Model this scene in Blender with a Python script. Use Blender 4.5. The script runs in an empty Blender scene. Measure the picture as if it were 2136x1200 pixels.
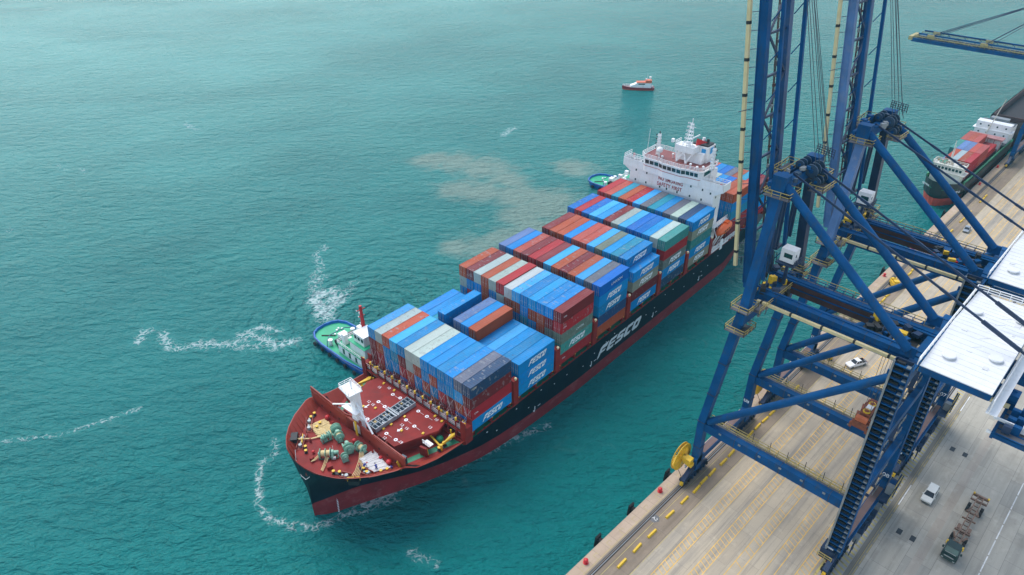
import bpy, math, random
from mathutils import Vector, Matrix
import numpy as np
R = math.radians
rnd = random.Random(7)

# ------------------------------------------------------------------ camera, sky, sun, exposure
sc = bpy.context.scene
col = sc.collection
cam_d = bpy.data.cameras.new('camera')
cam = bpy.data.objects.new('camera', cam_d)
col.objects.link(cam)
cr = Vector((0.70630973, -0.70788109, -0.00556138))
cu = Vector((0.38289047, 0.37540915, 0.84407515))
cf = Vector((0.59541705, 0.59830789, -0.53619606))
m3 = Matrix((cr, cu, -cf)).transposed()
cam.matrix_world = Matrix.Translation((-62.137, -48.956, 115.077)) @ m3.to_4x4()
cam_d.sensor_width = 36.0
cam_d.lens = 1456.385 / 2136 * 36.0
cam_d.clip_start = 1.0
cam_d.clip_end = 6000.0
sc.camera = cam

SUN_AZ, SUN_EL = 78.0, 60.0
w = bpy.data.worlds.new('World')
sc.world = w
w.use_nodes = True
nt = w.node_tree
bg = nt.nodes['Background']
sky = nt.nodes.new('ShaderNodeTexSky')
sky.sky_type = 'NISHITA'
sky.sun_disc = False
sky.sun_elevation = R(SUN_EL)
sky.sun_rotation = R(90 - SUN_AZ)
sky.altitude = 0
sky.air_density = 1.0
sky.dust_density = 0.6
sky.ozone_density = 1.0
hs = nt.nodes.new('ShaderNodeHueSaturation')      # thin overcast whitens the blue of the sky
hs.inputs['Saturation'].default_value = 0.72
nt.links.new(sky.outputs[0], hs.inputs['Color'])
nt.links.new(hs.outputs[0], bg.inputs[0])
bg.inputs[1].default_value = 0.15
sd = bpy.data.lights.new('sun', 'SUN')
sd.energy = 1.5
sd.angle = R(42)
sd.color = (1.0, 0.965, 0.91)
sun = bpy.data.objects.new('sun', sd)
col.objects.link(sun)
sv = Vector((math.cos(R(SUN_EL)) * math.cos(R(SUN_AZ)), math.cos(R(SUN_EL)) * math.sin(R(SUN_AZ)), math.sin(R(SUN_EL))))
sun.rotation_euler = sv.to_track_quat('Z', 'Y').to_euler()
sun.location = (0, 0, 200)
sc.view_settings.view_transform = 'Standard'
sc.view_settings.look = 'None'
sc.view_settings.exposure = 0.9
sc.view_settings.gamma = 1.0

# ------------------------------------------------------------------ materials
MATS = {}


def srgb(r, g, b):
    f = lambda c: (c / 255 / 12.92) if c / 255 <= 0.04045 else ((c / 255 + 0.055) / 1.055) ** 2.4
    return (f(r), f(g), f(b))


def mat(name, c, rough=0.5, metal=0.0, var=0.12, scale=0.6, dirt=None, dirt_amt=0.0, dirt_scale=1.5, bump=0.0, emit=None, spec=0.5, dst=(1, 1, 1)):
    if name in MATS:
        return MATS[name]
    m = bpy.data.materials.new(name)
    m.use_nodes = True
    n, l = m.node_tree.nodes, m.node_tree.links
    b = n['Principled BSDF']
    b.inputs['Roughness'].default_value = rough
    b.inputs['Metallic'].default_value = metal
    b.inputs['Specular IOR Level'].default_value = spec
    tc = n.new('ShaderNodeTexCoord')
    nz = n.new('ShaderNodeTexNoise')
    nz.inputs['Scale'].default_value = scale
    nz.inputs['Detail'].default_value = 5
    l.new(tc.outputs['Object'], nz.inputs['Vector'])
    mr = n.new('ShaderNodeMapRange')
    mr.inputs[1].default_value = 0.3
    mr.inputs[2].default_value = 0.7
    mr.inputs[3].default_value = 1 - var
    mr.inputs[4].default_value = 1 + var
    l.new(nz.outputs[0], mr.inputs[0])
    mx = n.new('ShaderNodeMix')
    mx.data_type = 'RGBA'
    mx.blend_type = 'MULTIPLY'
    mx.inputs[0].default_value = 1
    mx.inputs[6].default_value = (*c, 1)
    l.new(mr.outputs[0], mx.inputs[7])
    out = mx.outputs[2]
    if dirt is not None:
        n2 = n.new('ShaderNodeTexNoise')
        n2.inputs['Scale'].default_value = dirt_scale
        n2.inputs['Detail'].default_value = 8
        n2.inputs['Roughness'].default_value = 0.7
        mpd = n.new('ShaderNodeMapping')
        mpd.inputs['Scale'].default_value = dst
        l.new(tc.outputs['Object'], mpd.inputs[0])
        l.new(mpd.outputs[0], n2.inputs['Vector'])
        r2 = n.new('ShaderNodeMapRange')
        r2.inputs[1].default_value = 0.52
        r2.inputs[2].default_value = 0.68
        r2.inputs[4].default_value = dirt_amt
        l.new(n2.outputs[0], r2.inputs[0])
        m2 = n.new('ShaderNodeMix')
        m2.data_type = 'RGBA'
        l.new(r2.outputs[0], m2.inputs[0])
        l.new(out, m2.inputs[6])
        m2.inputs[7].default_value = (*dirt, 1)
        out = m2.outputs[2]
    l.new(out, b.inputs['Base Color'])
    if bump:
        bp = n.new('ShaderNodeBump')
        bp.inputs['Strength'].default_value = bump
        bp.inputs['Distance'].default_value = 0.05
        l.new(nz.outputs[0], bp.inputs['Height'])
        l.new(bp.outputs[0], b.inputs['Normal'])
    MATS[name] = m
    return m


CRANE = mat('crane_blue', (0.001, 0.064, 0.190), 0.55, 0, 0.25, 0.25, spec=.15, dirt=(0.035, 0.06, 0.09), dirt_amt=0.7, dirt_scale=0.9, dst=(1, 1, .35))
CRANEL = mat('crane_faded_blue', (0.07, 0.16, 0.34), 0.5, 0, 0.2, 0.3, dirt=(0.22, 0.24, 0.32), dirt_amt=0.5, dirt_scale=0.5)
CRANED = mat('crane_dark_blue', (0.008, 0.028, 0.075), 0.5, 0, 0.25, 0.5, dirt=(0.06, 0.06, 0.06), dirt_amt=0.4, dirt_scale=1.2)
RUSTB = mat('rust_brown_paint', (0.065, 0.022, 0.018), 0.7, 0, 0.3, 0.4, dirt=(0.03, 0.03, 0.05), dirt_amt=0.5)
WALK = mat('walkway_grating', (0.10, 0.10, 0.11), 0.7, 0, 0.2, 0.8)
GREYST = mat('grey_steel', (0.22, 0.24, 0.24), 0.5, 0.2, 0.2, 0.5)
DARK = mat('black_steel', (0.012, 0.013, 0.015), 0.6, 0, 0.3, 1.0)
RUBBER = mat('black_rubber', (0.012, 0.012, 0.012), 0.85, 0, 0.3, 1.0)
YEL = mat('yellow_paint', (0.75, 0.47, 0.02), 0.5, 0, 0.15, 1.0, dirt=(0.25, 0.14, 0.03), dirt_amt=0.5)
CREAM = mat('cream_yellow_paint', (0.62, 0.52, 0.27), 0.5, 0, 0.12, 0.5, dirt=(0.66, 0.60, 0.45), dirt_amt=0.6, dirt_scale=0.3)
RAILY = mat('yellow_rail', (0.42, 0.32, 0.09), 0.5, 0, 0.1)
WHITE = mat('white_paint', (0.84, 0.84, 0.82), 0.45, 0, 0.04, 0.4, dirt=(0.62, 0.54, 0.44), dirt_amt=0.35, dirt_scale=1.1, dst=(1, 1, .12))
ROOFW = mat('white_roof_sheet', (0.70, 0.705, 0.70), 0.55, 0, 0.05, 0.3, dirt=(0.55, 0.54, 0.50), dirt_amt=0.3, dirt_scale=0.9)
RED = mat('red_paint', (0.55, 0.02, 0.025), 0.45, 0, 0.1)
REDSIGN = mat('red_sign_paint', (0.42, 0.02, 0.02), 0.5, 0, 0.05)
DECKR = mat('deck_oxide_red', (0.24, 0.019, 0.016), 0.6, 0, 0.2, 0.35, dirt=(0.13, 0.03, 0.03), dirt_amt=0.5, dirt_scale=0.5, spec=.2)
WALLR = mat('breakwater_red', (0.27, 0.03, 0.015), 0.5, 0, 0.12, 0.4, dirt=(0.14, 0.03, 0.02), dirt_amt=0.3)
HULLK = mat('hull_navy_black', (0.001, 0.008, 0.018), 0.5, 0, 0.35, 0.15, dirt=(0.012, 0.02, 0.028), dirt_amt=0.7, dirt_scale=1.2, dst=(1, 1, .08), spec=.18)
HULLR = mat('hull_antifouling_red', (0.20, 0.010, 0.017), 0.6, 0, 0.2, 0.25, dirt=(0.28, 0.09, 0.09), dirt_amt=0.7, dirt_scale=.8, dst=(.3, 1, .6))
MINT = mat('mint_green_paint', (0.27, 0.52, 0.38), 0.45, 0, 0.15, 1.0, dirt=(0.25, 0.2, 0.12), dirt_amt=0.3)
DGREEN = mat('deck_green', (0.01, 0.20, 0.10), 0.5, 0, 0.15, 0.8, dirt=(0.03, 0.13, 0.08), dirt_amt=0.5)
TUGG = mat('tug_deck_green', (0.01, 0.36, 0.17), 0.5, 0, 0.12, 0.4, dirt=(0.03, 0.22, 0.13), dirt_amt=0.5)
TUGB = mat('tug_hull_blue', (0.008, 0.13, 0.48), 0.4, 0, 0.15, 0.6, dirt=(0.01, 0.05, 0.2), dirt_amt=0.6)
GLASS = mat('dark_window_glass', (0.012, 0.05, 0.05), 0.08, 0, 0.1)
ROPEY = mat('pale_yellow_rope', (0.72, 0.55, 0.27), 0.8, 0, 0.15, 3)
ROPEW = mat('white_rope', (0.75, 0.73, 0.70), 0.8, 0, 0.1, 3)
ORANGE = mat('lifeboat_orange', (0.75, 0.12, 0.015), 0.4, 0, 0.1)
CABLE = mat('steel_cable', (0.05, 0.07, 0.09), 0.5, 0.3, 0.1)
SKIN = mat('skin', (0.42, 0.25, 0.17), 0.6)
LOGO = mat('logo_pale_grey', (0.60, 0.64, 0.66), 0.5, 0, 0.06, 0.4)
LOGOW = mat('logo_white', (0.80, 0.84, 0.86), 0.5, 0, 0.12, 0.8)
RUSTO = mat('spreader_rust_orange', (0.24, 0.065, 0.03), 0.65, 0, 0.35, 0.9, dirt=(0.08, 0.035, 0.025), dirt_amt=0.7)
CHASS = mat('rusty_chassis', (0.20, 0.12, 0.08), 0.7, 0, 0.3, 0.8, dirt=(0.05, 0.04, 0.035), dirt_amt=0.6)


# ------------------------------------------------------------------ mesh builder
class MB:
    def __init__(s):
        s.v, s.f, s.m = [], [], []

    def add(s, vs, fs, mi=0):
        o = len(s.v)
        s.v += [tuple(v) for v in vs]
        s.f += [tuple(i + o for i in f) for f in fs]
        s.m += [mi] * len(fs)
        return s

    def box(s, x0, x1, y0, y1, z0, z1, mi=0):
        vs = [(x, y, z) for z in (z0, z1) for y in (y0, y1) for x in (x0, x1)]
        return s.add(vs, [(0, 2, 3, 1), (4, 5, 7, 6), (0, 1, 5, 4), (2, 6, 7, 3), (0, 4, 6, 2), (1, 3, 7, 5)], mi)

    def cbox(s, c, sx, sy, sz, rz=0.0, mi=0):
        ca, sa = math.cos(rz), math.sin(rz)
        vs = []
        for z in (-sz / 2, sz / 2):
            for y in (-sy / 2, sy / 2):
                for x in (-sx / 2, sx / 2):
                    vs.append((c[0] + x * ca - y * sa, c[1] + x * sa + y * ca, c[2] + z))
        return s.add(vs, [(0, 2, 3, 1), (4, 5, 7, 6), (0, 1, 5, 4), (2, 6, 7, 3), (0, 4, 6, 2), (1, 3, 7, 5)], mi)

    def bar(s, p, q, w, h, mi=0, up=(0, 0, 1)):
        p, q = Vector(p), Vector(q)
        d = (q - p).normalized()
        u = Vector(up)
        if abs(d.dot(u)) > 0.98:
            u = Vector((0, 1, 0))
        a = d.cross(u).normalized() * (w / 2)
        b = a.cross(d).normalized() * (h / 2)
        vs = [p - a - b, p + a - b, p + a + b, p - a + b, q - a - b, q + a - b, q + a + b, q - a + b]
        return s.add(vs, [(0, 1, 2, 3), (7, 6, 5, 4), (0, 4, 5, 1), (1, 5, 6, 2), (2, 6, 7, 3), (3, 7, 4, 0)], mi)

    def tube(s, p, q, r, n=8, r2=None, mi=0):
        p, q = Vector(p), Vector(q)
        r2 = r if r2 is None else r2
        d = (q - p)
        if d.length < 1e-6:
            return s
        d.normalize()
        u = Vector((0, 0, 1)) if abs(d.z) < 0.95 else Vector((1, 0, 0))
        a = d.cross(u).normalized()
        b = a.cross(d)
        vs = []
        for c, rr in ((p, r), (q, r2)):
            for i in range(n):
                t = 2 * math.pi * i / n
                vs.append(c + a * (rr * math.cos(t)) + b * (rr * math.sin(t)))
        fs = [(i, i + n, (i + 1) % n + n, (i + 1) % n) for i in range(n)]
        fs += [tuple(range(n)), tuple(range(2 * n - 1, n - 1, -1))]
        return s.add(vs, fs, mi)

    def path(s, pts, r, n=5, mi=0):
        for a, b in zip(pts, pts[1:]):
            s.tube(a, b, r, n, mi=mi)
        return s

    def prism(s, poly, z0, z1, mi=0):
        n = len(poly)
        vs = [(x, y, z0) for x, y in poly] + [(x, y, z1) for x, y in poly]
        fs = [tuple(range(n - 1, -1, -1)), tuple(range(n, 2 * n))]
        fs += [(i, (i + 1) % n, (i + 1) % n + n, i + n) for i in range(n)]
        return s.add(vs, fs, mi)

    def prismy(s, poly, y0, y1, mi=0):
        n = len(poly)
        vs = [(x, y0, z) for x, z in poly] + [(x, y1, z) for x, z in poly]
        fs = [tuple(range(n)), tuple(range(2 * n - 1, n - 1, -1))]
        fs += [(i, i + n, (i + 1) % n + n, (i + 1) % n) for i in range(n)]
        return s.add(vs, fs, mi)

    def prismx(s, poly, x0, x1, mi=0):
        n = len(poly)
        vs = [(x0, y, z) for y, z in poly] + [(x1, y, z) for y, z in poly]
        fs = [tuple(range(n - 1, -1, -1)), tuple(range(n, 2 * n))]
        fs += [(i, (i + 1) % n, (i + 1) % n + n, i + n) for i in range(n)]
        return s.add(vs, fs, mi)

    def ball(s, c, rx, ry=None, rz=None, n=12, k=7, mi=0):
        ry = ry or rx
        rz = rz or rx
        vs = [(c[0], c[1], c[2] - rz)]
        for j in range(1, k):
            ph = -math.pi / 2 + math.pi * j / k
            for i in range(n):
                t = 2 * math.pi * i / n
                vs.append((c[0] + rx * math.cos(ph) * math.cos(t), c[1] + ry * math.cos(ph) * math.sin(t), c[2] + rz * math.sin(ph)))
        vs.append((c[0], c[1], c[2] + rz))
        fs = [(0, 1 + (i + 1) % n, 1 + i) for i in range(n)]
        for j in range(k - 2):
            a, b = 1 + j * n, 1 + (j + 1) * n
            fs += [(a + i, a + (i + 1) % n, b + (i + 1) % n, b + i) for i in range(n)]
        a, t = 1 + (k - 2) * n, len(vs) - 1
        fs += [(a + i, a + (i + 1) % n, t) for i in range(n)]
        return s.add(vs, fs, mi)

    def rail(s, pts, h=1.1, r=0.035, step=2.0, mi=0, mids=1, close=False):
        pts = [Vector(p) for p in pts]
        if close:
            pts = pts + [pts[0]]
        for a, b in zip(pts, pts[1:]):
            L = (b - a).length
            k = max(1, int(round(L / step)))
            for i in range(k + 1):
                p = a.lerp(b, i / k)
                s.bar(p, p + Vector((0, 0, h)), r * 2, r * 2, mi)
            for j in range(mids + 1):
                zz = Vector((0, 0, h * (1 - j / (mids + 1))))
                s.bar(a + zz, b + zz, r * 2, r * 2, mi)
        return s

    def build(s, name, mats, parent=None, org=None, smooth=False):
        me = bpy.data.meshes.new(name)
        vs = s.v
        if org is not None:
            vs = [(a - org[0], b - org[1], c - org[2]) for a, b, c in vs]
        me.from_pydata(vs, [], s.f)
        if not isinstance(mats, (list, tuple)):
            mats = [mats]
        for m in mats:
            me.materials.append(m)
        if len(mats) > 1:
            me.polygons.foreach_set('material_index', s.m)
        if smooth:
            me.polygons.foreach_set('use_smooth', [True] * len(me.polygons))
            try:
                me.set_sharp_from_angle(angle=R(40))
            except Exception:
                pass
        me.update()
        o = bpy.data.objects.new(name, me)
        col.objects.link(o)
        if parent is not None:
            o.parent = parent
        return o


def tag(o, label=None, cat=None, group=None, kind=None):
    if label:
        o['label'] = label
    if cat:
        o['category'] = cat
    if group:
        o['group'] = group
    if kind:
        o['kind'] = kind
    return o


def thing(name, loc, label, cat, group=None, rz=0.0):
    o = bpy.data.objects.new(name, None)
    o.empty_display_size = 1.0
    col.objects.link(o)
    o.location = loc
    o.rotation_euler = (0, 0, rz)
    return tag(o, label, cat, group)


def copy_tree(o, parent=None):
    c = o.copy()
    col.objects.link(c)
    c.parent = parent
    for ch in o.children:
        copy_tree(ch, c)
    return c


TH = R(3.2857)
SO = (6.974, 32.363, 0.0)


def s2w(x, y, z):
    return (SO[0] + x * math.cos(TH) - y * math.sin(TH), SO[1] + x * math.sin(TH) + y * math.cos(TH), z)


def text_mesh(name, txt, size, mats, parent, M, shear=0.0, bold=0.0, sx=1.0, extrude=0.004, sp=1.0):
    cu_ = bpy.data.curves.new(name, 'FONT')
    cu_.body = txt
    cu_.size = size
    cu_.shear = shear
    cu_.offset = bold
    cu_.extrude = extrude
    cu_.space_character = sp
    cu_.align_x = 'CENTER'
    cu_.align_y = 'CENTER'
    t = bpy.data.objects.new('tmp_text', cu_)
    col.objects.link(t)
    dg = bpy.context.evaluated_depsgraph_get()
    me = bpy.data.meshes.new_from_object(t.evaluated_get(dg))
    bpy.data.objects.remove(t)
    bpy.data.curves.remove(cu_)
    me.transform(Matrix.Diagonal((sx, 1, 1, 1)))
    me.transform(M)
    me.materials.clear()
    me.materials.append(mats)
    me.name = name
    o = bpy.data.objects.new(name, me)
    col.objects.link(o)
    o.parent = parent
    return o


# text reading along +x and up +z, facing -y
TX = Matrix(((1, 0, 0, 0), (0, 0, -1, 0), (0, 1, 0, 0), (0, 0, 0, 1)))
# text facing -x (towards the bow): reads along -y, up +z
TF = Matrix(((0, 0, -1, 0), (-1, 0, 0, 0), (0, 1, 0, 0), (0, 0, 0, 1)))
# text lying flat, facing +z
GL = {
    'F': [[(0, -.10), (.26, -.02), (.36, .30), (.95, .30), (1.02, .47), (.42, .47), (.46, .64), (1.12, .64), (1.24, 1), (.36, 1), (.12, .86), (.05, .5)]],
    'E': [[(.15, 0), (1.02, 0), (1.08, .22), (.42, .26), (.42, .40), (1.1, .40), (1.14, .58), (.44, .58), (.46, .74), (1.16, .76), (1.24, 1), (.28, 1), (.08, .85), (0, .2)]],
    'S': [[(0, 0), (.95, 0), (1.15, .12), (1.2, .45), (1.05, .60), (.42, .62), (.45, .76), (1.18, .76), (1.28, 1), (.3, 1), (.1, .88), (.03, .5), (.15, .42), (.8, .40), (.82, .25), (.02, .22)]],
    'C': [[(.2, 0), (1.0, 0), (1.08, .28), (.50, .28), (.47, .70), (1.15, .70), (1.24, 1), (.3, 1), (.08, .86), (0, .2)]],
    'O': [[(.22, 0), (.95, 0), (1.15, .14), (1.24, .8), (1.1, 1), (.32, 1), (.1, .86), (0, .2)], [(.42, .3), (.44, .68), (.86, .68), (.84, .3)]],
}


def logo_mesh(name, h, usc, shear, M):
    cu_ = bpy.data.curves.new(name, 'CURVE')
    cu_.dimensions = '2D'
    cu_.fill_mode = 'BOTH'
    cu_.extrude = 0.006
    u0 = 0
    for ch in 'FESCO':
        for ring in GL[ch]:
            sp = cu_.splines.new('POLY')
            sp.points.add(len(ring) - 1)
            for p, (u, v) in zip(sp.points, ring):
                p.co = ((u0 + u) * h * usc + shear * v * h, v * h, 0, 1)
            sp.use_cyclic_u = True
        u0 += 1.30
    tot = (u0 - .05) * h * usc + shear * h
    t = bpy.data.objects.new('tmp_logo', cu_)
    col.objects.link(t)
    dg = bpy.context.evaluated_depsgraph_get()
    me = bpy.data.meshes.new_from_object(t.evaluated_get(dg))
    bpy.data.objects.remove(t)
    bpy.data.curves.remove(cu_)
    me.transform(Matrix.Translation((-tot / 2, -h / 2, 0)))
    me.transform(M)
    me.name = name
    return me


# ------------------------------------------------------------------ sea
FOAM = {
    'a': ([(16.86, 108.78), (20.69, 110.22), (23.91, 111.33), (25.03, 116.98), (22.48, 118.82), (19.29, 117.15), (18, 112)], 2.6, 1.0),
    'a2': ([(17, 106), (19, 112), (25, 113)], 3.2, .85),
    'b': ([(23.89, 126.02), (30.54, 131.72), (34.74, 140.79), (39.7, 142.77)], 1.8, .55),
    'b2': ([(19.29, 117.15), (24, 124), (28, 127)], 2.2, .6),
    'c': ([(27.58, 118.28), (27.86, 112.18), (33.12, 116.61)], 1.6, .55),
    'd': ([(-26.28, 132.86), (-22.96, 137.47), (-21.82, 136.31)], 1.5, .7),
    'e': ([(-19.81, 131.99), (-20.98, 125.3), (-18.95, 121.4), (-14.04, 120.41), (-9.91, 114.67), (-2.24, 113.14)], 1.8, .7),
    'f': ([(-5.05, 116.01), (1.09, 115.29), (3.61, 110.43)], 1.5, .7),
    'g': ([(-1.38, 110.68), (-0.46, 104.44), (4.35, 102.65)], 2.0, .85),
    'g2': ([(-15, 119), (-4, 108), (0, 105)], 2.2, .5),
    'h': ([(-23.63, 68.51), (-27.1, 64.14), (-30.14, 58.01), (-30.69, 53.02), (-28.25, 47.87), (-24.99, 44.25), (-20.16, 43.05), (-15.32, 41.61), (-11.8, 39.81), (-9.24, 38.29)], 0.9, .75),
    'i': ([(-20.2, 43.0), (-11.9, 41.34), (-6.16, 40.67), (0.03, 38.6), (6.05, 36.03), (12.39, 35.1), (20.09, 33.68), (28.6, 31.06)], 1.1, .7),
    'i2': ([(-15.32, 41.61), (-10, 41), (-6.5, 40.5)], 1.7, .75),
    'j': ([(-23.09, 66.94), (-19.91, 68.87), (-19.01, 72.22)], 1.0, .5),
    'k': ([(-73, 122), (-63.29, 116.66), (-58.31, 113.15), (-53.29, 109.59), (-46.7, 107.41), (-36.41, 105.46)], 0.8, .55),
    'l': ([(60.19, 299.65), (59.07, 289.02), (60.58, 285.54)], 2.0, .8),
    'm': ([(156.66, 175.96), (164.97, 179.52), (167.03, 179.31)], 2.0, .75),
    'n': ([(-32.4, 235.1), (-32.06, 231.61)], 1.5, .6),
    'o': ([(-14.99, 26.17), (-15.04, 23.18), (-13.83, 21.07)], 1.2, .6),
    'p': ([(-0.93, 283.07), (4.63, 273.64)], 1.5, .5),
}
SILT = [((114.41, 175.74), 7), ((119.13, 167.02), 8.5), ((124.13, 154.36), 10), ((122.4, 138.28), 7), ((102.61, 145.24), 7.6), ((107.68, 136.8), 8), ((113.72, 124.27), 9), ((118.32, 113.4), 10), ((150.15, 127.58), 7.1), ((103.18, 111.43), 9), ((113.48, 106.55), 9), ((89.0, 102.64), 8), ((98.91, 102.89), 9), ((70.46, 110.32), 5.5), ((77.28, 105.75), 6.7), ((125, 96), 10), ((138, 92), 8), ((95, 88), 8)]
PALE = [((60, 520), 330), ((320, 620), 330)]  # sky glare on the far water, painted as broad pale areas


def sea():
    def axis(a0, b0, b1, a1, fine):
        out = []
        x = b0
        st = fine
        while x > a0:
            out.insert(0, x)
            st *= 1.12
            x -= st
        out.insert(0, a0)
        x = b0 + fine
        while x < b1:
            out.append(x)
            x += fine
        st = fine
        while x < a1:
            out.append(x)
            st *= 1.12
            x += st
        out.append(a1)
        return np.array(out)
    xs = axis(-1500, -80, 180, 3000, 0.8)
    ys = axis(-14, -2, 200, 3000, 0.8)
    X, Y = np.meshgrid(xs, ys)
    P = np.stack([X.ravel(), Y.ravel()], 1)
    foam = np.zeros(len(P))
    for pts, wd, it in FOAM.values():
        best = np.full(len(P), 1e9)
        for a, b in zip(pts, pts[1:]):
            a = np.array(a)
            b = np.array(b)
            d = b - a
            t = np.clip(((P - a) @ d) / (d @ d), 0, 1)
            best = np.minimum(best, np.hypot(*(P - a - t[:, None] * d).T))
        foam = np.maximum(foam, it * np.exp(-(best / wd) ** 2))
    silt = np.zeros(len(P))
    for c, r in SILT:
        silt = np.maximum(silt, np.exp(-(np.hypot(P[:, 0] - c[0], P[:, 1] - c[1]) / (r * 1.45)) ** 2))
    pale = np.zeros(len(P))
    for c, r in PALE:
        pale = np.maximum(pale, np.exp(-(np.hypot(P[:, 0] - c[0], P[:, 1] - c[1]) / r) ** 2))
    nx, ny = len(xs), len(ys)
    me = bpy.data.meshes.new('sea_water')
    I = (np.arange(ny - 1)[:, None] * nx + np.arange(nx - 1)[None]).ravel()
    F = np.stack([I, I + 1, I + nx + 1, I + nx], 1)
    me.vertices.add(len(P))
    co = np.zeros((len(P), 3))
    co[:, :2] = P
    me.vertices.foreach_set('co', co.ravel())
    me.loops.add(F.size)
    me.loops.foreach_set('vertex_index', F.ravel())
    me.polygons.add(len(F))
    me.polygons.foreach_set('loop_start', np.arange(len(F)) * 4)
    me.polygons.foreach_set('loop_total', np.full(len(F), 4))
    me.update(calc_edges=True)
    for nm, arr in (('foam', foam), ('silt', silt), ('pale', pale)):
        at = me.attributes.new(nm, 'FLOAT', 'POINT')
        at.data.foreach_set('value', arr)
    m = bpy.data.materials.new('sea_water')
    m.use_nodes = True
    n, l = m.node_tree.nodes, m.node_tree.links
    b = n['Principled BSDF']
    geo = n.new('ShaderNodeNewGeometry')

    def noise(scale, detail=3, rough=.5, rot=0.0, st=(1, 1, 1), dist=0.0):
        mp = n.new('ShaderNodeMapping')
        mp.vector_type = 'TEXTURE'
        mp.inputs['Rotation'].default_value = (0, 0, rot)
        mp.inputs['Scale'].default_value = st
        l.new(geo.outputs['Position'], mp.inputs[0])
        t = n.new('ShaderNodeTexNoise')
        t.inputs['Scale'].default_value = scale
        t.inputs['Detail'].default_value = detail
        t.inputs['Roughness'].default_value = rough
        t.inputs['Distortion'].default_value = dist
        l.new(mp.outputs[0], t.inputs['Vector'])
        return t.outputs[0]

    def rng(x, a, bb, c=0.0, d=1.0, smooth=False):
        r = n.new('ShaderNodeMapRange')
        if smooth:
            r.interpolation_type = 'SMOOTHSTEP'
        r.inputs[1].default_value = a
        r.inputs[2].default_value = bb
        r.inputs[3].default_value = c
        r.inputs[4].default_value = d
        l.new(x, r.inputs[0])
        return r.outputs[0]

    def math_(op, a, bb):
        q = n.new('ShaderNodeMath')
        q.operation = op
        for k, x in enumerate((a, bb)):
            if isinstance(x, (int, float)):
                q.inputs[k].default_value = x
            else:
                l.new(x, q.inputs[k])
        return q.outputs[0]

    def mixc(f, a, bb):
        q = n.new('ShaderNodeMix')
        q.data_type = 'RGBA'
        l.new(f, q.inputs[0]) if not isinstance(f, (int, float)) else setattr(q.inputs[0], 'default_value', f)
        for k, x in ((6, a), (7, bb)):
            if isinstance(x, tuple):
                q.inputs[k].default_value = (*x, 1)
            else:
                l.new(x, q.inputs[k])
        return q.outputs[2]

    def attr(nm):
        a = n.new('ShaderNodeAttribute')
        a.attribute_name = nm
        return a.outputs['Fac']
    big = noise(0.014, 4, .55, -.6, (2.0, 1, 1), .6)
    mid = noise(0.05, 4, .6, -.75, (1.8, 1, 1), .8)
    c = mixc(rng(big, .35, .68, 0, 1, True), (0.0, 0.128, 0.128), (0.0, 0.158, 0.150))
    c = mixc(rng(mid, .40, .75, 0, .45, True), c, (0.0, 0.190, 0.178))
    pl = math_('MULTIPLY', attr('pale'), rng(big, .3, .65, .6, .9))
    c = mixc(pl, c, (0.12, 0.38, 0.35))  # base colour lightened to stand in for glare and haze far out
    # silt
    sn = noise(0.10, 7, .6, -.4, (1.3, 1, 1), 1.0)
    sf = math_('ADD', attr('silt'), rng(sn, .25, .75, -.42, .35))
    sf = rng(sf, .12, .9, 0, .9, True)
    c = mixc(sf, c, (0.175, 0.265, 0.225))
    # foam: lacy cells
    vo = n.new('ShaderNodeTexVoronoi')
    vo.feature = 'DISTANCE_TO_EDGE'
    vo.inputs['Scale'].default_value = 0.62
    wv = n.new('ShaderNodeVectorMath')
    wv.operation = 'ADD'
    nv = n.new('ShaderNodeTexNoise')
    nv.inputs['Scale'].default_value = 0.35
    nv.inputs['Detail'].default_value = 4
    l.new(geo.outputs['Position'], nv.inputs['Vector'])
    sc_ = n.new('ShaderNodeVectorMath')
    sc_.operation = 'SCALE'
    sc_.inputs[3].default_value = 5.0
    l.new(nv.outputs['Color'], sc_.inputs[0])
    l.new(geo.outputs['Position'], wv.inputs[0])
    l.new(sc_.outputs[0], wv.inputs[1])
    l.new(wv.outputs[0], vo.inputs['Vector'])
    lace = rng(vo.outputs['Distance'], 0.0, 0.30, 1, 0, True)
    fn = noise(0.55, 5, .6, 0, (1, 1, 1), 1.0)
    fm = math_('ADD', math_('MULTIPLY', lace, rng(fn, .35, .6, .35, 1.0)), rng(noise(2.5, 3, .6), .4, .7, -.12, .15))
    fo = attr('foam')
    ff = math_('ADD', math_('MULTIPLY', fo, 1.05), math_('MULTIPLY', math_('SUBTRACT', fm, .60), .9))
    ff = math_('MULTIPLY', rng(ff, .15, 1.0, 0, 1, True), rng(fo, .04, .25, 0, 1))
    # sparse whitecaps
    wc = noise(0.16, 8, .75, -.8, (2.2, 1, 1), 1.0)
    wcf = rng(wc, .74, .84, 0, .3, True)
    fall = math_('MAXIMUM', ff, wcf)
    halo = math_('MULTIPLY', fo, .55)
    c = mixc(halo, c, (0.05, 0.30, 0.28))
    c = mixc(math_('MULTIPLY', fall, .72), c, (0.62, 0.72, 0.70))
    l.new(c, b.inputs['Base Color'])
    l.new(rng(fall, 0, 1, .17, .7), b.inputs['Roughness'])
    b.inputs['IOR'].default_value = 1.25
    b.inputs['Specular IOR Level'].default_value = 0.11
    # waves
    h1 = noise(0.24, 3, .5, -.70, (2.0, 1, 1), .5)
    h2 = noise(0.55, 3, .55, -.95, (2.3, 1, 1), .6)
    h3 = noise(1.7, 4, .6, -.55, (1.9, 1, 1), .3)
    h = math_('ADD', math_('MULTIPLY', h1, 1.0), math_('ADD', math_('MULTIPLY', h2, .85), math_('MULTIPLY', h3, .36)))
    gust = rng(noise(0.018, 3, .5, -.6, (1.5, 1, 1), .5), .35, .65, .75, 1.15)
    h = math_('MULTIPLY', h, gust)
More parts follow.
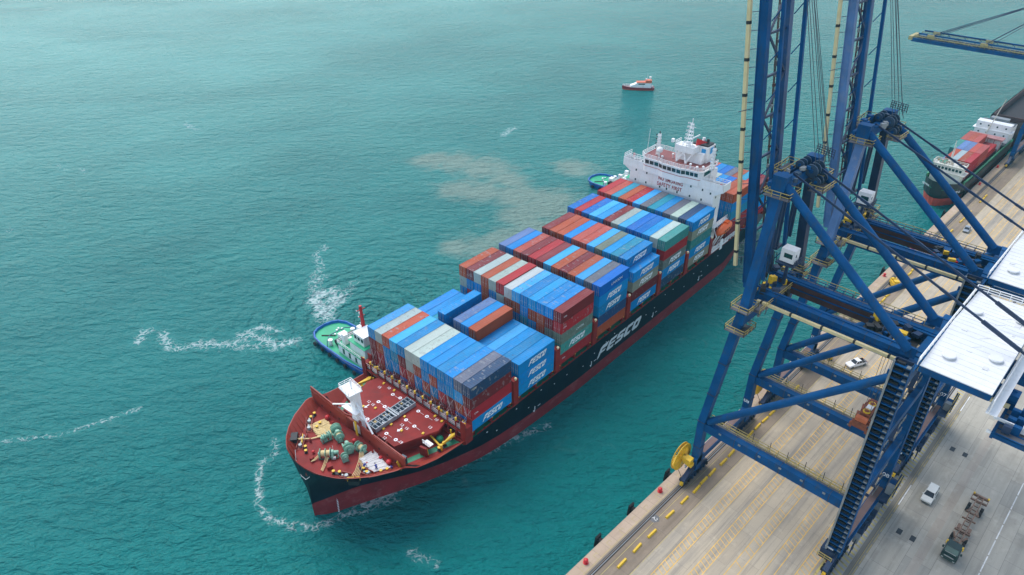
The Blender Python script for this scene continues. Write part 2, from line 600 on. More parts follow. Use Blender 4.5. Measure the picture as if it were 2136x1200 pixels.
    # rings spreading from the tug wash
    d = n.new('ShaderNodeVectorMath')
    d.operation = 'DISTANCE'
    l.new(geo.outputs['Position'], d.inputs[0])
    d.inputs[1].default_value = (26, 98, 0)
    dn = math_('ADD', d.outputs['Value'], math_('MULTIPLY', nv.outputs[0], 6))
    rings = math_('MULTIPLY', math_('SINE', math_('MULTIPLY', dn, 1.5), 0), rng(d.outputs['Value'], 16, 46, .22, 0))
    h = math_('ADD', h, rings)
    h = math_('ADD', h, math_('MULTIPLY', fall, .12))
    bp = n.new('ShaderNodeBump')
    bp.inputs['Strength'].default_value = 1.0
    bp.inputs['Distance'].default_value = 2.3
    l.new(h, bp.inputs['Height'])
    l.new(bp.outputs[0], b.inputs['Normal'])
    me.materials.append(m)
    o = bpy.data.objects.new('sea_water', me)
    col.objects.link(o)
    tag(o, kind='structure')


sea()


# ------------------------------------------------------------------ quay
def concrete(name, c1, c2, slab=(6.0, 5.0), joint=(0.10, 0.09, 0.08), streak=0.25, stain=(0.16, 0.14, 0.11), off=(0, 0), brickvar=0.5, streakc=None):
    m = bpy.data.materials.new(name)
    m.use_nodes = True
    n, l = m.node_tree.nodes, m.node_tree.links
    b = n['Principled BSDF']
    b.inputs['Roughness'].default_value = 0.85
    geo = n.new('ShaderNodeNewGeometry')
    mp = n.new('ShaderNodeMapping')
    mp.inputs['Location'].default_value = (off[0], off[1], 0)
    l.new(geo.outputs['Position'], mp.inputs[0])
    br = n.new('ShaderNodeTexBrick')
    br.offset = 0.37
    br.squash = 1
    br.inputs['Color1'].default_value = (*c1, 1)
    br.inputs['Color2'].default_value = (*c2, 1)
    br.inputs['Mortar'].default_value = (*joint, 1)
    br.inputs['Scale'].default_value = 1.0
    br.inputs['Mortar Size'].default_value = 0.035
    br.inputs['Mortar Smooth'].default_value = 0.5
    br.inputs['Bias'].default_value = 0
    br.inputs['Brick Width'].default_value = slab[0]
    br.inputs['Row Height'].default_value = slab[1]
    l.new(mp.outputs[0], br.inputs['Vector'])

    def noise(scale, st=(1, 1, 1), detail=6, rough=.6):
        q = n.new('ShaderNodeMapping')
        q.inputs['Scale'].default_value = st
        l.new(geo.outputs['Position'], q.inputs[0])
        t = n.new('ShaderNodeTexNoise')
        t.inputs['Scale'].default_value = scale
        t.inputs['Detail'].default_value = detail
        t.inputs['Roughness'].default_value = rough
        l.new(q.outputs[0], t.inputs['Vector'])
        return t.outputs[0]

    def rng(x, a, bb, c, d):
        r = n.new('ShaderNodeMapRange')
        r.inputs[1].default_value = a
        r.inputs[2].default_value = bb
        r.inputs[3].default_value = c
        r.inputs[4].default_value = d
        l.new(x, r.inputs[0])
        return r.outputs[0]

    def mix(f, a, bb, mode='MIX'):
        q = n.new('ShaderNodeMix')
        q.data_type = 'RGBA'
        q.blend_type = mode
        l.new(f, q.inputs[0])
        l.new(a, q.inputs[6])
        q.inputs[7].default_value = (*bb, 1)
        return q.outputs[2]
    sc_ = streakc or tuple(x * .45 for x in c1)
    c = mix(rng(noise(0.35, (.07, 1, 1)), .45, .72, 0, streak), br.outputs[0], sc_)
    c = mix(rng(noise(1.1, (.03, 1, 1), 5, .7), .52, .68, 0, streak * .7), c, tuple(x * .75 for x in sc_))
    c = mix(rng(noise(0.12, (1, 1.4, 1), 8, .65), .50, .72, 0, .45), c, stain)
    c = mix(rng(noise(1.6, (1, 1, 1), 8, .75), .60, .72, 0, .5), c, tuple(x * .35 for x in c1))
    c = mix(rng(noise(0.5, (1, 1, 1), 5, .6), .55, .75, 0, .35), c, tuple(min(1, x * 1.35) for x in c2))
    l.new(c, b.inputs['Base Color'])
    return m


LANE = concrete('lane_concrete', (0.42, 0.345, 0.245), (0.47, 0.39, 0.28), (9.0, 4.6), (0.26, 0.23, 0.18), .85, (0.27, 0.24, 0.19), (2, 1.2), streakc=(0.23, 0.21, 0.18))
APRON = concrete('apron_concrete', (0.255, 0.195, 0.135), (0.285, 0.22, 0.155), (12.0, 3.6), (0.11, 0.09, 0.07), .5, (0.13, 0.105, 0.08), (0, 0.8))
COPE = concrete('cope_concrete', (0.42, 0.31, 0.215), (0.46, 0.345, 0.245), (2.4, 2.9), (0.20, 0.15, 0.11), .3, (0.27, 0.20, 0.14), (0, 0))
YARD = concrete('yard_concrete', (0.36, 0.335, 0.275), (0.47, 0.43, 0.345), (8.5, 4.4), (0.19, 0.18, 0.16), .35, (0.20, 0.17, 0.13), (1, 2.2))
STRIPC = concrete('strip_concrete', (0.25, 0.22, 0.17), (0.28, 0.25, 0.20), (20, 3), (0.10, 0.09, 0.08), .5, (0.12, 0.11, 0.09))
PALEC = concrete('pale_strip_concrete', (0.38, 0.33, 0.26), (0.42, 0.37, 0.30), (6, 3), (0.25, 0.22, 0.18), .3, (0.27, 0.22, 0.16))
CRAIL = concrete('rail_strip_concrete', (0.38, 0.355, 0.305), (0.42, 0.39, 0.335), (6, 3), (0.17, 0.16, 0.14), .4, (0.2, 0.17, 0.13))
X0, X1 = -160, 1400
b_ = MB().box(X0, X1, -900, 0, -10, 4.0)
tag(b_.build('quay_ground', YARD), kind='structure')


def sheet(name, y0, y1, z, m, x0=X0, x1=X1):
    o = MB().add([(x0, y0, z), (x1, y0, z), (x1, y1, z), (x0, y1, z)], [(0, 1, 2, 3)]).build(name, m)
    return tag(o, kind='structure')


sheet('quay_cope', -2.45, -0.02, 4.004, COPE)
sheet('quay_apron', -8.15, -2.45, 4.004, APRON)
sheet('traffic_lanes', -32.2, -8.15, 4.004, LANE)
sheet('crane_rail_strip', -35.3, -32.2, 4.004, CRAIL)
sheet('drain_strip', -36.7, -35.3, 4.004, STRIPC)
sheet('pale_joint_strip', -44.6, -43.0, 4.004, PALEC)

LINEY = mat('road_marking_yellow', (0.72, 0.42, 0.07), 0.8, 0, 0.2, 0.5, dirt=(0.45, 0.34, 0.18), dirt_amt=0.6, dirt_scale=0.7)
LINEYB = mat('road_marking_faded_yellow', (0.42, 0.33, 0.13), 0.8, 0, 0.25, 0.5, dirt=(0.30, 0.26, 0.2), dirt_amt=0.9, dirt_scale=0.9)
LINEW = mat('road_marking_white', (0.68, 0.67, 0.63), 0.8, 0, 0.2, 0.5, dirt=(0.36, 0.34, 0.30), dirt_amt=0.7, dirt_scale=0.7)


def flat(mb, x0, x1, y0, y1, z=4.008):
    mb.add([(x0, y0, z), (x1, y0, z), (x1, y1, z), (x0, y1, z)], [(0, 1, 2, 3)])


# hatched lane strips
mk = MB()
for k, y in enumerate((-10.85, -15.6, -20.15, -24.8, -29.2)):
    wd = 1.75
    flat(mk, -70, 420, y - .13, y)
    flat(mk, -70, 420, y - wd - .13, y - wd)
    x = -70.0
    while x < 420:
        if not (k == 3 and 12 < x < 31) and not (k == 2 and rnd.random() < .25):
            mk.add([(x, y - wd, 4.008), (x + .14, y - wd, 4.008), (x + .14 + .75, y - .13, 4.008), (x + .75, y - .13, 4.008)], [(0, 1, 2, 3)])
        x += 1.12
tag(mk.build('lane_marking', LINEY), kind='structure')
mk = MB()
flat(mk, X0, X1, -4.58, -4.46)
flat(mk, X0, X1, -8.32, -8.18)
flat(mk, X0, X1, -2.34, -2.22)
x = -60.0
while x < 300:
    for (ax, ay, bx, by) in ((0, -1.0, 0, -2.2), (0, -1.0, .9, -1.0), (.9, -1.0, .9, -1.5)):
        mk.bar((x + ax, ay, 4.0045), (x + bx, by, 4.0045), .09, .007)
    x += 3.9
tag(mk.build('apron_marking', LINEYB), kind='structure')
mk = MB()
x = -60.0
while x < 420:
    mk.add([(x, -35.2, 4.008), (x + .38, -35.2, 4.008), (x + .9, -33.7, 4.008), (x + .52, -33.7, 4.008)], [(0, 1, 2, 3)])
    x += 1.15
flat(mk, X0, X1, -32.0, -31.6)
tag(mk.build('hazard_marking', mat('hazard_yellow', (0.52, 0.41, 0.12), 0.8, 0, .3, .6, dirt=(0.10, 0.09, 0.08), dirt_amt=1.0, dirt_scale=.5)), kind='structure')
mk = MB()
x = -60.0
while x < 420:
    flat(mk, x, x + 2.6, -36.62, -36.45)
    x += 3.3
flat(mk, -60, 420, -36.15, -36.05)
tag(mk.build('edge_dash_marking', LINEYB), kind='structure')
mk = MB()
x = -60.0
while x < 420:
    flat(mk, x, x + 4.5, -52.72, -52.52)
    x += 4.9
for x in (58, 96):
    flat(mk, x, x + 7, -36.62, -36.40, 4.010)
tag(mk.build('white_line_marking', LINEW), kind='structure')
mk = MB()
for x, y in ((51.5, -39.05), (51.58, -41.46), (81.81, -39.17), (81.85, -41.62), (112.1, -39.1), (112.1, -41.6), (21.3, -39.1), (21.3, -41.5)):
    flat(mk, x - .75, x + .75, y - .45, y + .45, 4.010)
tag(mk.build('dark_slot_cover', mat('slot_cover_steel', (0.035, 0.04, 0.045), .6, .2, .2)), kind='structure')
# A2 berth plate
mk = MB()
mk.add([(20.3, -3.35, 4.010), (22.2, -3.35, 4.010), (22.2, -4.6, 4.010), (21.25, -5.2, 4.010), (20.3, -4.6, 4.010)], [(4, 3, 2, 1, 0)])
o = mk.build('berth_plate', mat('berth_plate_grey', (0.12, 0.12, 0.12), .8, 0, .2))
tag(o, kind='structure')
text_mesh('berth_plate_lettering', 'A2', 1.0, LINEW, o, Matrix.Translation((21.25, -4.2, 4.016)) @ Matrix.Rotation(R(-90), 4, 'Z'))

# rails and slot
mk = MB()
for y in (-3.35, -32.85):
    mk.box(X0, X1, y - .30, y + .30, 4.0045, 4.012)
    mk.box(X0, X1, y - .06, y + .06, 4.013, 4.09, 1)
mk.box(X0, X1, -2.95, -2.72, 4.0045, 4.02, 2)
o = mk.build('crane_rail', [mat('rail_slot_dark', (0.035, 0.022, 0.02), .8, 0, .3), GREYST, mat('cable_slot', (0.06, 0.065, 0.07), .7, 0, .3)])
tag(o, kind='structure')

# bollards on the cope
bol = MB()
bol.tube((0, 0, 0), (0, 0, .08), .55, 14)
bol.tube((0, 0, .08), (0, 0, .55), .30, 14, .26)
bol.ball((0, 0, .72), .46, .46, .30, 14, 7)
me0 = None
where = ['beside the berth end lowest in the photo', 'near the yellow cable reel', 'behind the nearest crane legs', 'inside the span of the nearest crane', 'between the two upright cranes', 'past the second upright crane', 'off the stern of the big ship', 'on the open quay near the grey car', 'nearest the moored small ship bow', 'alongside the small ship foredeck', 'alongside the small ship containers', 'alongside the small ship aft house', 'farthest visible along the cope']
for k in range(0, 13):
    x = 4.2 + 23.42 * k
    if me0 is None:
        o = bol.build('mooring_bollard', RED, smooth=True)
        me0 = o.data
    else:
        o = bpy.data.objects.new('mooring_bollard', me0)
        col.objects.link(o)
    o.location = (x, -0.95, 4.005)
    tag(o, 'round red mooring bollard on the quay edge, ' + where[k], 'bollard', 'red bollards along the quay edge')

# fenders
fn = MB()
fn.prismx([(0.9, .3), (1.15, -2.4), (1.5, -2.4), (1.25, .5)], -.75, .75)
fn.tube((0, 0.05, -.6), (0, 1.0, -.6), .55, 12)
fn.tube((0, 0.05, -1.9), (0, 1.0, -1.9), .5, 12)
me0 = None
fw = ['lowest in the photo', 'next above the lowest', 'under the yellow cable reel', 'behind the nearest crane legs', 'inside the nearest crane span', 'between both crane spans', 'inside the second crane span', 'just past the second crane', 'off the big ship stern', 'near the grey car', 'before the small ship bow', 'touching the small ship bow', 'by the small ship midbody']
for k in range(13):
    x = 10.4 + [0, 10.4, 23.0, 34.5, 46, 58, 70, 93, 116, 139.3, 162, 195, 218][k]
    if me0 is None:
        o = fn.build('rubber_fender', RUBBER)
        me0 = o.data
    else:
        o = bpy.data.objects.new('rubber_fender', me0)
        col.objects.link(o)
    o.location = (x, 0, 3.7)
    tag(o, 'black rubber fender hung on the quay wall, ' + fw[k], 'fender', 'fenders along the quay wall')

# yellow kerb blocks
yb = MB()
yb.prismx([(-.28, 0), (.28, 0), (.16, .42), (-.16, .42)], -1.25, 1.25)
me0 = None
ordw = ['first', 'second', 'third', 'fourth', 'fifth', 'sixth', 'seventh', 'eighth', 'ninth', 'tenth', 'eleventh', 'twelfth', 'thirteenth', 'fourteenth', 'fifteenth', 'sixteenth', 'seventeenth', 'eighteenth', 'nineteenth', 'twentieth', 'twenty-first', 'twenty-second', 'twenty-third', 'twenty-fourth', 'twenty-fifth', 'twenty-sixth', 'twenty-seventh', 'twenty-eighth', 'twenty-ninth', 'thirtieth', 'thirty-first', 'thirty-second', 'thirty-third', 'thirty-fourth', 'thirty-fifth', 'thirty-sixth', 'thirty-seventh', 'thirty-eighth', 'thirty-ninth', 'fortieth']
bx = [8.61, 13.27, 17.88, 24.07, 29.04, 33.2, 36.2, 39.4, 43.6, 47.0, 50.3, 55.1, 58.4, 61.6, 64.9, 77.0, 112, 115.2, 124.5, 127.8, 131.0, 134.2, 148, 151.2, 154.4, 157.6, 160.8, 177, 180.2, 183.4, 186.6, 189.8, 200, 203.2, 206.4, 209.6, 222, 225.2, 228.4]
for k, x in enumerate(bx):
    if me0 is None:
        o = yb.build('kerb_block', YEL)
        me0 = o.data
    else:
        o = bpy.data.objects.new('kerb_block', me0)
        col.objects.link(o)
    o.location = (x, -5.85 + rnd.uniform(-.12, .12), 4.008)
    o.rotation_euler = (0, 0, rnd.uniform(-.06, .06))
    tag(o, 'yellow kerb block lying on the brown apron, %s from the bottom of the photo' % ordw[k], 'kerb block', 'yellow kerb blocks on the apron')

hz = MB().box(-170, 1390, -420, 1650, -12, 120).build('haze', [])
tag(hz, kind='stuff')
hm = bpy.data.materials.new('haze_air')
hm.use_nodes = True
hm.node_tree.nodes.clear()
ho = hm.node_tree.nodes.new('ShaderNodeOutputMaterial')
hv = hm.node_tree.nodes.new('ShaderNodeVolumePrincipled')
hv.inputs['Density'].default_value = 0.00013
hv.inputs['Color'].default_value = (0.30, 0.80, 0.92, 1)
hm.node_tree.links.new(hv.outputs[0], ho.inputs['Volume'])
hz.data.materials.append(hm)

# ------------------------------------------------------------------ container ship
ship = thing('container_ship', SO, 'large black and red container ship with a white NO SMOKING bridge front, stacked with containers', 'container ship', rz=TH)
CY = 16.3


def interp(t, tab):
    if t <= tab[0][0]:
        return tab[0][1]
    for (a, va), (b, vb) in zip(tab, tab[1:]):
        if t <= b:
            return va + (vb - va) * (t - a) / (b - a)
    return tab[-1][1]


TOPHB = [(-30.8, 0.0), (-30.6, 2.2), (-30.1, 4.6), (-29.3, 6.2), (-28.0, 8.3), (-26.0, 10.5), (-23, 12.9), (-19, 15.0), (-15, 15.9), (-10, 16.35), (-4, 16.55), (4, 16.6), (122, 16.6), (136, 15.8), (147, 14.0)]
WLHB = [(-29.8, 0.0), (-28.6, 1.0), (-26.4, 2.4), (-21, 4.8), (-14.5, 7.8), (-10.4, 9.6), (-4.3, 11.9), (3.6, 14.2), (11, 15.4), (25, 16.2), (37, 16.6), (112, 16.6), (126, 14.2), (138, 9.5), (145, 4.0)]
BOOT = [(-29.8, 3.5), (-27, 4.9), (-22, 5.5), (-16, 4.7), (-11, 3.9), (-5, 3.6), (200, 3.6)]
TOPZ = [(-30.8, 16.0), (-28, 15.4), (-22, 15.0), (-18, 14.9), (-16.6, 14.2), (-14.5, 12.9), (-10, 12.0), (-5, 11.55), (0, 11.3), (3, 11.0), (130, 11.0), (147, 11.4)]
xs = [-30.8, -30.6, -30.1, -29.3, -28, -26, -23, -21, -19, -17.2, -15, -12.5, -10, -7, -4, 0, 4, 9, 15, 22, 30, 37, 50, 70, 90, 112, 122, 128, 136, 142, 147]
zl = [-1.5, 0, 1.8, 3.6, 5.5, 8.0, 10.5]
STEM = [(-1.5, -29.6), (0, -29.8), (8, -29.85), (12, -30.25), (16, -30.8)]


def hull_pt(i, x, z, zt):
    t = max(0, min(1, z / zt))
    hw = interp(max(x, -29.8) if x > -29.8 else x, WLHB)
    ht = interp(x, TOPHB)
    if x < -28:
        # near the stem: pull the whole section on to the stem line
        xs_ = max(x, interp(z, STEM))
        hw = interp(xs_, WLHB)
        k = (x + 30.8) / 2.8
        base = hw * k + 0.0
        f = t ** 3.0
        return xs_, base * (1 - f) + ht * f
    p = 3.2 if x < 20 else 1.6
    f = t ** p
    if x > 122 and z < 6:
        f = max(f, (max(z, 0) / 6) ** 1.5)
        return x, hw + (ht - hw) * f
    return x, hw + (ht - hw) * f


rows = []
for i, x in enumerate(xs):
    zt = interp(x, TOPZ)
    zb_ = interp(x, BOOT)
    zs = [-1.5, 0, zb_ * .5, zb_, (zb_ + 8) / 2, 8.0, 10.5] + [zt - .35, zt]
    rows.append([(hull_pt(i, x, z, zt), z) for z in zs])
nz = len(rows[0])
mbh = MB()
for sgn in (-1, 1):
    vs = []
    for r_ in rows:
        for (xx, hb), z in r_:
            vs.append((xx, CY + sgn * hb, z))
    fs, ms = [], []
    for i in range(len(xs) - 1):
        for j in range(nz - 1):
            a = i * nz + j
            q = (a, a + nz, a + nz + 1, a + 1)
            fs.append(q if sgn < 0 else q[::-1])
            ms.append(1 if j < 3 else (2 if (j == nz - 2 and xs[i] < -1) else 0))
    o_ = len(mbh.v)
    mbh.v += vs
    mbh.f += [tuple(k + o_ for k in f) for f in fs]
    mbh.m += ms
# transom
vs = []
for sgn in (-1, 1):
    for (xx, hb), z in rows[-1]:
        vs.append((xx, CY + sgn * hb, z))
mbh.add(vs, [(j, j + nz, j + nz + 1, j + 1) for j in range(nz - 1)], 0)
hull = mbh.build('hull', [HULLK, HULLR, DECKR], ship, smooth=True)

# deck plates, bulwark inner skin
mb = MB()


def deckpoly(x0, x1, z, inset=.12):
    pts = [x for x in xs if x0 < x < x1]
    pts = [x0] + pts + [x1]
    hb = []
    for x in pts:
        zt = interp(x, TOPZ)
        (xx, h) = hull_pt(0, x, z, zt)
        hb.append((xx, max(0.02, h - inset)))
    return [(x, CY - h) for x, h in hb] + [(x, CY + h) for x, h in reversed(hb)]


mb.prism(deckpoly(-30.2, -16.9, 13.3), 13.2, 13.3)
mb.build('foredeck', DECKR, ship)
mb = MB()
mb.prism(deckpoly(-16.9, 147, 10.5), 10.35, 10.5)
mb.build('main_deck', DECKR, ship)
# bulwark inner face with stiffeners
for sgn in (-1, 1):
    mb = MB()
    pr = None
    x = -30.5
    k = 0
    while x < 0.5:
        zt = interp(x, TOPZ)
        zd = 13.3 if x < -16.9 else 10.5
        xa, ht = hull_pt(0, x, zt, zt)
        xb, hd = hull_pt(0, x, zd, zt)
        cur = ((xa, CY + sgn * (ht - .02), zt + .03), (xa, CY + sgn * max(0, ht - .22), zt + .03), (xb, CY + sgn * max(0, hd - .12), zd))
        if pr:
            mb.add([pr[0], cur[0], cur[1], pr[1]], [(0, 1, 2, 3)])
            mb.add([pr[1], cur[1], cur[2], pr[2]], [(0, 1, 2, 3)])
        if k % 2 == 0 and ht > 3 and x < -17:
            a, b = Vector(cur[1]), Vector(cur[2])
            inn = Vector((.3 if x < -27 else 0, -sgn * .45, 0))
            mb.add([a, a + Vector((.06, 0, 0)), b + Vector((.06, 0, 0)), b, b + inn, b + inn + Vector((.06, 0, 0))], [(0, 1, 5, 4), (0, 4, 3), (1, 2, 5)])
        pr = cur
        x += .55
        k += 1
    mb.build('bulwark', WALLR, ship)
# green walkways along the deck edge
mb = MB()
for y0, y1 in ((-.05, 1.6), (31.0, 32.65)):
    mb.box(-3, 101, y0, y1, 10.505, 10.53)
mb.add([(-14.5, 6.2, 10.53), (-14.5, 4.9, 10.53), (-3, 1.1, 10.53), (-3, 2.6, 10.53)], [(0, 1, 2, 3)])
mb.add([(-14.5, 26.4, 10.53), (-14.5, 27.7, 10.53), (-3, 31.5, 10.53), (-3, 30.0, 10.53)], [(0, 1, 2, 3)][::-1])
mb.build('deck_walkway', DGREEN, ship)
# gunwale strip along midship, lower belt line
mb = MB()
for y in (-.34, 32.86):
    mb.box(1, 118, y, y + .1, 10.75, 11.02)
    x = 3.0
    while x < 100:
        mb.box(x, x + .35, y - .06, y + .16, 10.9, 11.35)
        x += 2.43
mb.build('gunwale', DECKR, ship)
mb = MB()
for k in range(22):
    x = 3 + k * 4.9 + rnd.uniform(-1, 1)
    mb.cbox((x, -.32, rnd.uniform(6, 9.5)), .35, .03, .18)
for x in (19.8, 41.8, 70.5, 96.0, 120):
    mb.cbox((x, -.33, 5.4), .25, .03, .9)
    mb.add([(x - .7, -.335, 4.9), (x + .2, -.335, 4.9), (x - .25, -.335, 4.2)], [(0, 1, 2)])
    mb.cbox((x + 1.5, -.33, 5.3), .9, .03, .14)
mb.build('hull_marking', LOGOW, ship)
# draught marks at the stem
mb = MB()
for k in range(10):
    mb.cbox((-26.0 + .04 * k, 16.3 - 3.05 + .05 * k - k * .012, .4 + k * .42), .30, .12, .16)
mb.build('draught_mark', LOGOW, ship)
me = logo_mesh('hull_lettering', 2.95, 1.0, 0.45, Matrix.Translation((54.3, -.36, 6.75)) @ TX)
me.materials.append(LOGO)
o = bpy.data.objects.new('hull_lettering', me)
col.objects.link(o)
o.parent = ship

# breakwater
mb = MB()
def bw(p, q, z0, z1a, z1b):
    (x0, y0), (x1, y1) = p, q
    d = Vector((x1 - x0, y1 - y0, 0)).normalized()
    nrm = Vector((-d.y, d.x, 0)) * .12
    vs = []
    for (x, y, zt) in ((x0, y0, z1a), (x1, y1, z1b)):
        for s in (-1, 1):
            vs.append((x + nrm.x * s, y + nrm.y * s, z0))
            vs.append((x + nrm.x * s, y + nrm.y * s, zt))
    mb.add(vs, [(0, 1, 5, 4), (2, 6, 7, 3), (1, 3, 7, 5), (0, 2, 3, 1), (4, 5, 7, 6)])
pts = [(-17.0, 1.15, 17.0), (-17.0, 9.6, 17.0), (-17.0, 14.2, 17.0), (-16.4, 15.2, 17.0), (-16.4, 18.0, 17.0), (-17.0, 19.2, 17.2), (-17.0, 23.4, 17.2), (-17.0, 31.5, 17.6)]
for a, b in zip(pts[1:-1], pts[2:-1]):
    bw(a[:2], b[:2], 10.4, a[2], b[2])
mb.prismx([(9.6, 10.4), (9.6, 17.0), (1.15, 17.0), (1.15, 14.8), (3.0, 13.0), (6.6, 10.4)], -17.12, -16.88)
mb.prismx([(23.4, 10.4), (26.0, 10.4), (29.6, 13.0), (31.5, 14.8), (31.5, 17.6), (23.4, 17.2)], -17.12, -16.88)
for y in [7.4, 9.8, 12.2, 21, 23.4]:
    mb.box(-16.88, -16.0, y, y + .1, 10.5, 16.6)
mb.box(-17.25, -16.75, 1.0, 31.6, 16.98 - .25, 16.98 - .2)
for y in (4, 6.5, 9, 12, 22, 25, 28):
    mb.cbox((-17.14, y, 14.2), .04, .4, .4, mi=1)
mb.build('breakwater', [WALLR, DARK], ship)

# forward hatch with pontoon, markings
mb = MB()
hc = [(-2.6, 5.4), (-5.2, 4.6), (-14.3, 8.0), (-14.3, 24.6), (-5.2, 28.0), (-2.6, 27.2)]
mb.prism(hc[::-1], 12.75, 13.3)
inner = [(x + (.5 if x < -10 else -.3 if x > -4 else 0), CY + (y - CY) * .94) for x, y in hc]
mb.prism(inner[::-1], 10.5, 12.75)
hat = mb.build('hatch_cover', DECKR, ship)
mb = MB()


def ring(c, r0, r1, z, n=20, mi=0):
    vs = []
    for r in (r0, r1):
        for i in range(n):
            t = 2 * math.pi * i / n
            vs.append((c[0] + r * math.cos(t), c[1] + r * math.sin(t), z))
    mb.add(vs, [(i, i + n, (i + 1) % n + n, (i + 1) % n) for i in range(n)], mi)
for (x, y) in ((-4.2, 20.3), (-3.9, 18.2), (-7.8, 20.8), (-7.9, 18.6), (-12.6, 20.6), (-12.8, 18.3), (-4.1, 12.1), (-4.0, 9.5), (-7.6, 12.0), (-7.7, 9.3), (-12.9, 12.0), (-12.8, 9.2)):
    ring((x, y), .17, .42, 13.31)
    mb.box(x - .025, x + .025, y - 1.7, y - .5, 13.305, 13.312)
for (x, y) in ((-10.2, 21.6), (-10.2, 10.8)):
    mb.add([(x - .9, y, 13.312), (x - .3, y - .5, 13.312), (x - .3, y + .5, 13.312)], [(0, 1, 2)])
    mb.box(x - .3, x + .5, y - .12, y + .12, 13.305, 13.312)
mb.build('hatch_marking', LOGOW, hat)
for i, (tx, x, y) in enumerate((('10', -3.4, 22.6), ('15', -4.6, 24.4), ('12', -9.2, 22.4), ('15', -9.2, 21.0), ('12', -9.2, 11.5), ('15', -9.2, 10.0), ('10', -3.4, 7.3), ('13', -5.8, 6.6), ('19', -12.6, 7.9), ('12', -14.0, 11.3))):
    text_mesh('hatch_lettering', tx, .95, LOGOW, hat, Matrix.Translation((x, y, 13.32)) @ Matrix.Rotation(R(-90), 4, 'Z'))
mb = MB()
for (x, y) in ((-12.2, 23.4), (-11.0, 22.0), (-9.6, 19.6), (-3.2, 24.6), (-3.2, 21.0), (-10.6, 13.2), (-10.4, 10.2), (-7.2, 12.9), (-2.9, 8.2), (-3.0, 6.0), (-8.0, 6.3), (-12.5, 13.4)):
    mb.cbox((x, y, 13.42), .55, .42, .24, .2)
mb.build('lashing_socket', YEL, hat)
mb = MB()
x0, x1, y0, y1 = -14.2, -3.3, 13.7, 16.5
mb.box(x0, x1, y0, y0 + .12, 13.31, 14.3)
mb.box(x0, x1, y1 - .12, y1, 13.31, 14.3)
for k in range(13):
    x = x0 + (x1 - x0 - .12) * k / 12
    mb.box(x, x + .12, y0 + .12, y1 - .12, 13.31, 14.25)
mb.box(x0, x1, 15.05, 15.15, 13.4, 14.28)
mb.box(x0 + .12, x1 - .12, y0 + .12, y1 - .12, 13.33, 13.5, 1)
for k in range(22):
    x = rnd.uniform(x0 + .5, x1 - .9)
    y = rnd.choice((14.3, 15.7)) + rnd.uniform(-.3, .3)
    mb.cbox((x, y, 13.7 + rnd.uniform(0, .3)), rnd.uniform(.4, .8), rnd.uniform(.25, .6), .25, rnd.uniform(0, 3), mi=rnd.choice((1, 0, 2)))
mb.box(-9.1, -8.75, 13.3, 16.9, 14.3, 14.5)
mb.box(-8.5, -8.2, 13.3, 16.9, 14.3, 14.5)
pon = mb.build('gear_rack', [mat('galvanised_grey', (0.33, 0.37, 0.40), .5, .2, .15, 1.2, dirt=(0.2, 0.2, 0.2), dirt_amt=.5), mat('rack_blue_grey', (0.13, 0.19, 0.26), .6, 0, .3, 1.5), mat('rack_ochre', (0.4, 0.30, 0.13), .7)], ship)

# foremast with platform and braces
mb = MB()
mb.prismx([(15.7, 13.3), (17.8, 13.3), (17.4, 24.0), (16.1, 24.0)], -16.6, -15.0)
mb.build('foremast', WHITE, ship)
mb = MB()
mb.prism([(-18.6, 14.4), (-15.4, 14.0), (-14.9, 18.6), (-18.0, 19.0)][::-1] if False else [(-18.4, 14.8), (-15.4, 14.4), (-15.0, 18.5), (-17.9, 18.8)], 24.8, 25.05)
mb.rail([(-18.3, 14.9, 25.05), (-15.5, 14.5, 25.05), (-15.1, 18.4, 25.05), (-17.8, 18.7, 25.05)], .9, .04, 1.4, close=True)
mb.bar((-16.4, 16.6, 25), (-16.4, 16.6, 27.2), .25, .25)
mb.prism([(-18.0, 15.4), (-15.8, 15.0), (-15.5, 17.8), (-17.6, 18.1)], 24.0, 24.8)
mb.prism([(-17.6, 15.5), (-16.2, 15.4), (-16, 17.5), (-17.3, 17.6)], 22.9, 23.9)
mb.build('mast_platform', WHITE, ship)
mb = MB()
mb.tube((-16.2, 16.0, 21.4), (-17.0, 10.6, 17.0), .19, 8)
mb.tube((-16.2, 17.2, 20.4), (-17.0, 23.6, 17.2), .19, 8)
mb.tube((-16.3, 15.9, 18.6), (-16.8, 13.4, 18.9), .14, 8)
mb.prism([(-17.5, 15.0), (-15.5, 15.0), (-15.2, 18.4), (-17.6, 19.4)], 19.4, 19.6)
mb.bar((-16.3, 15.9, 17.0), (-16.3, 17.5, 17.0), .9, .7)
mb.build('mast_brace', WHITE, ship)

# windlasses and mooring winches on the foredeck
ZF = 13.3


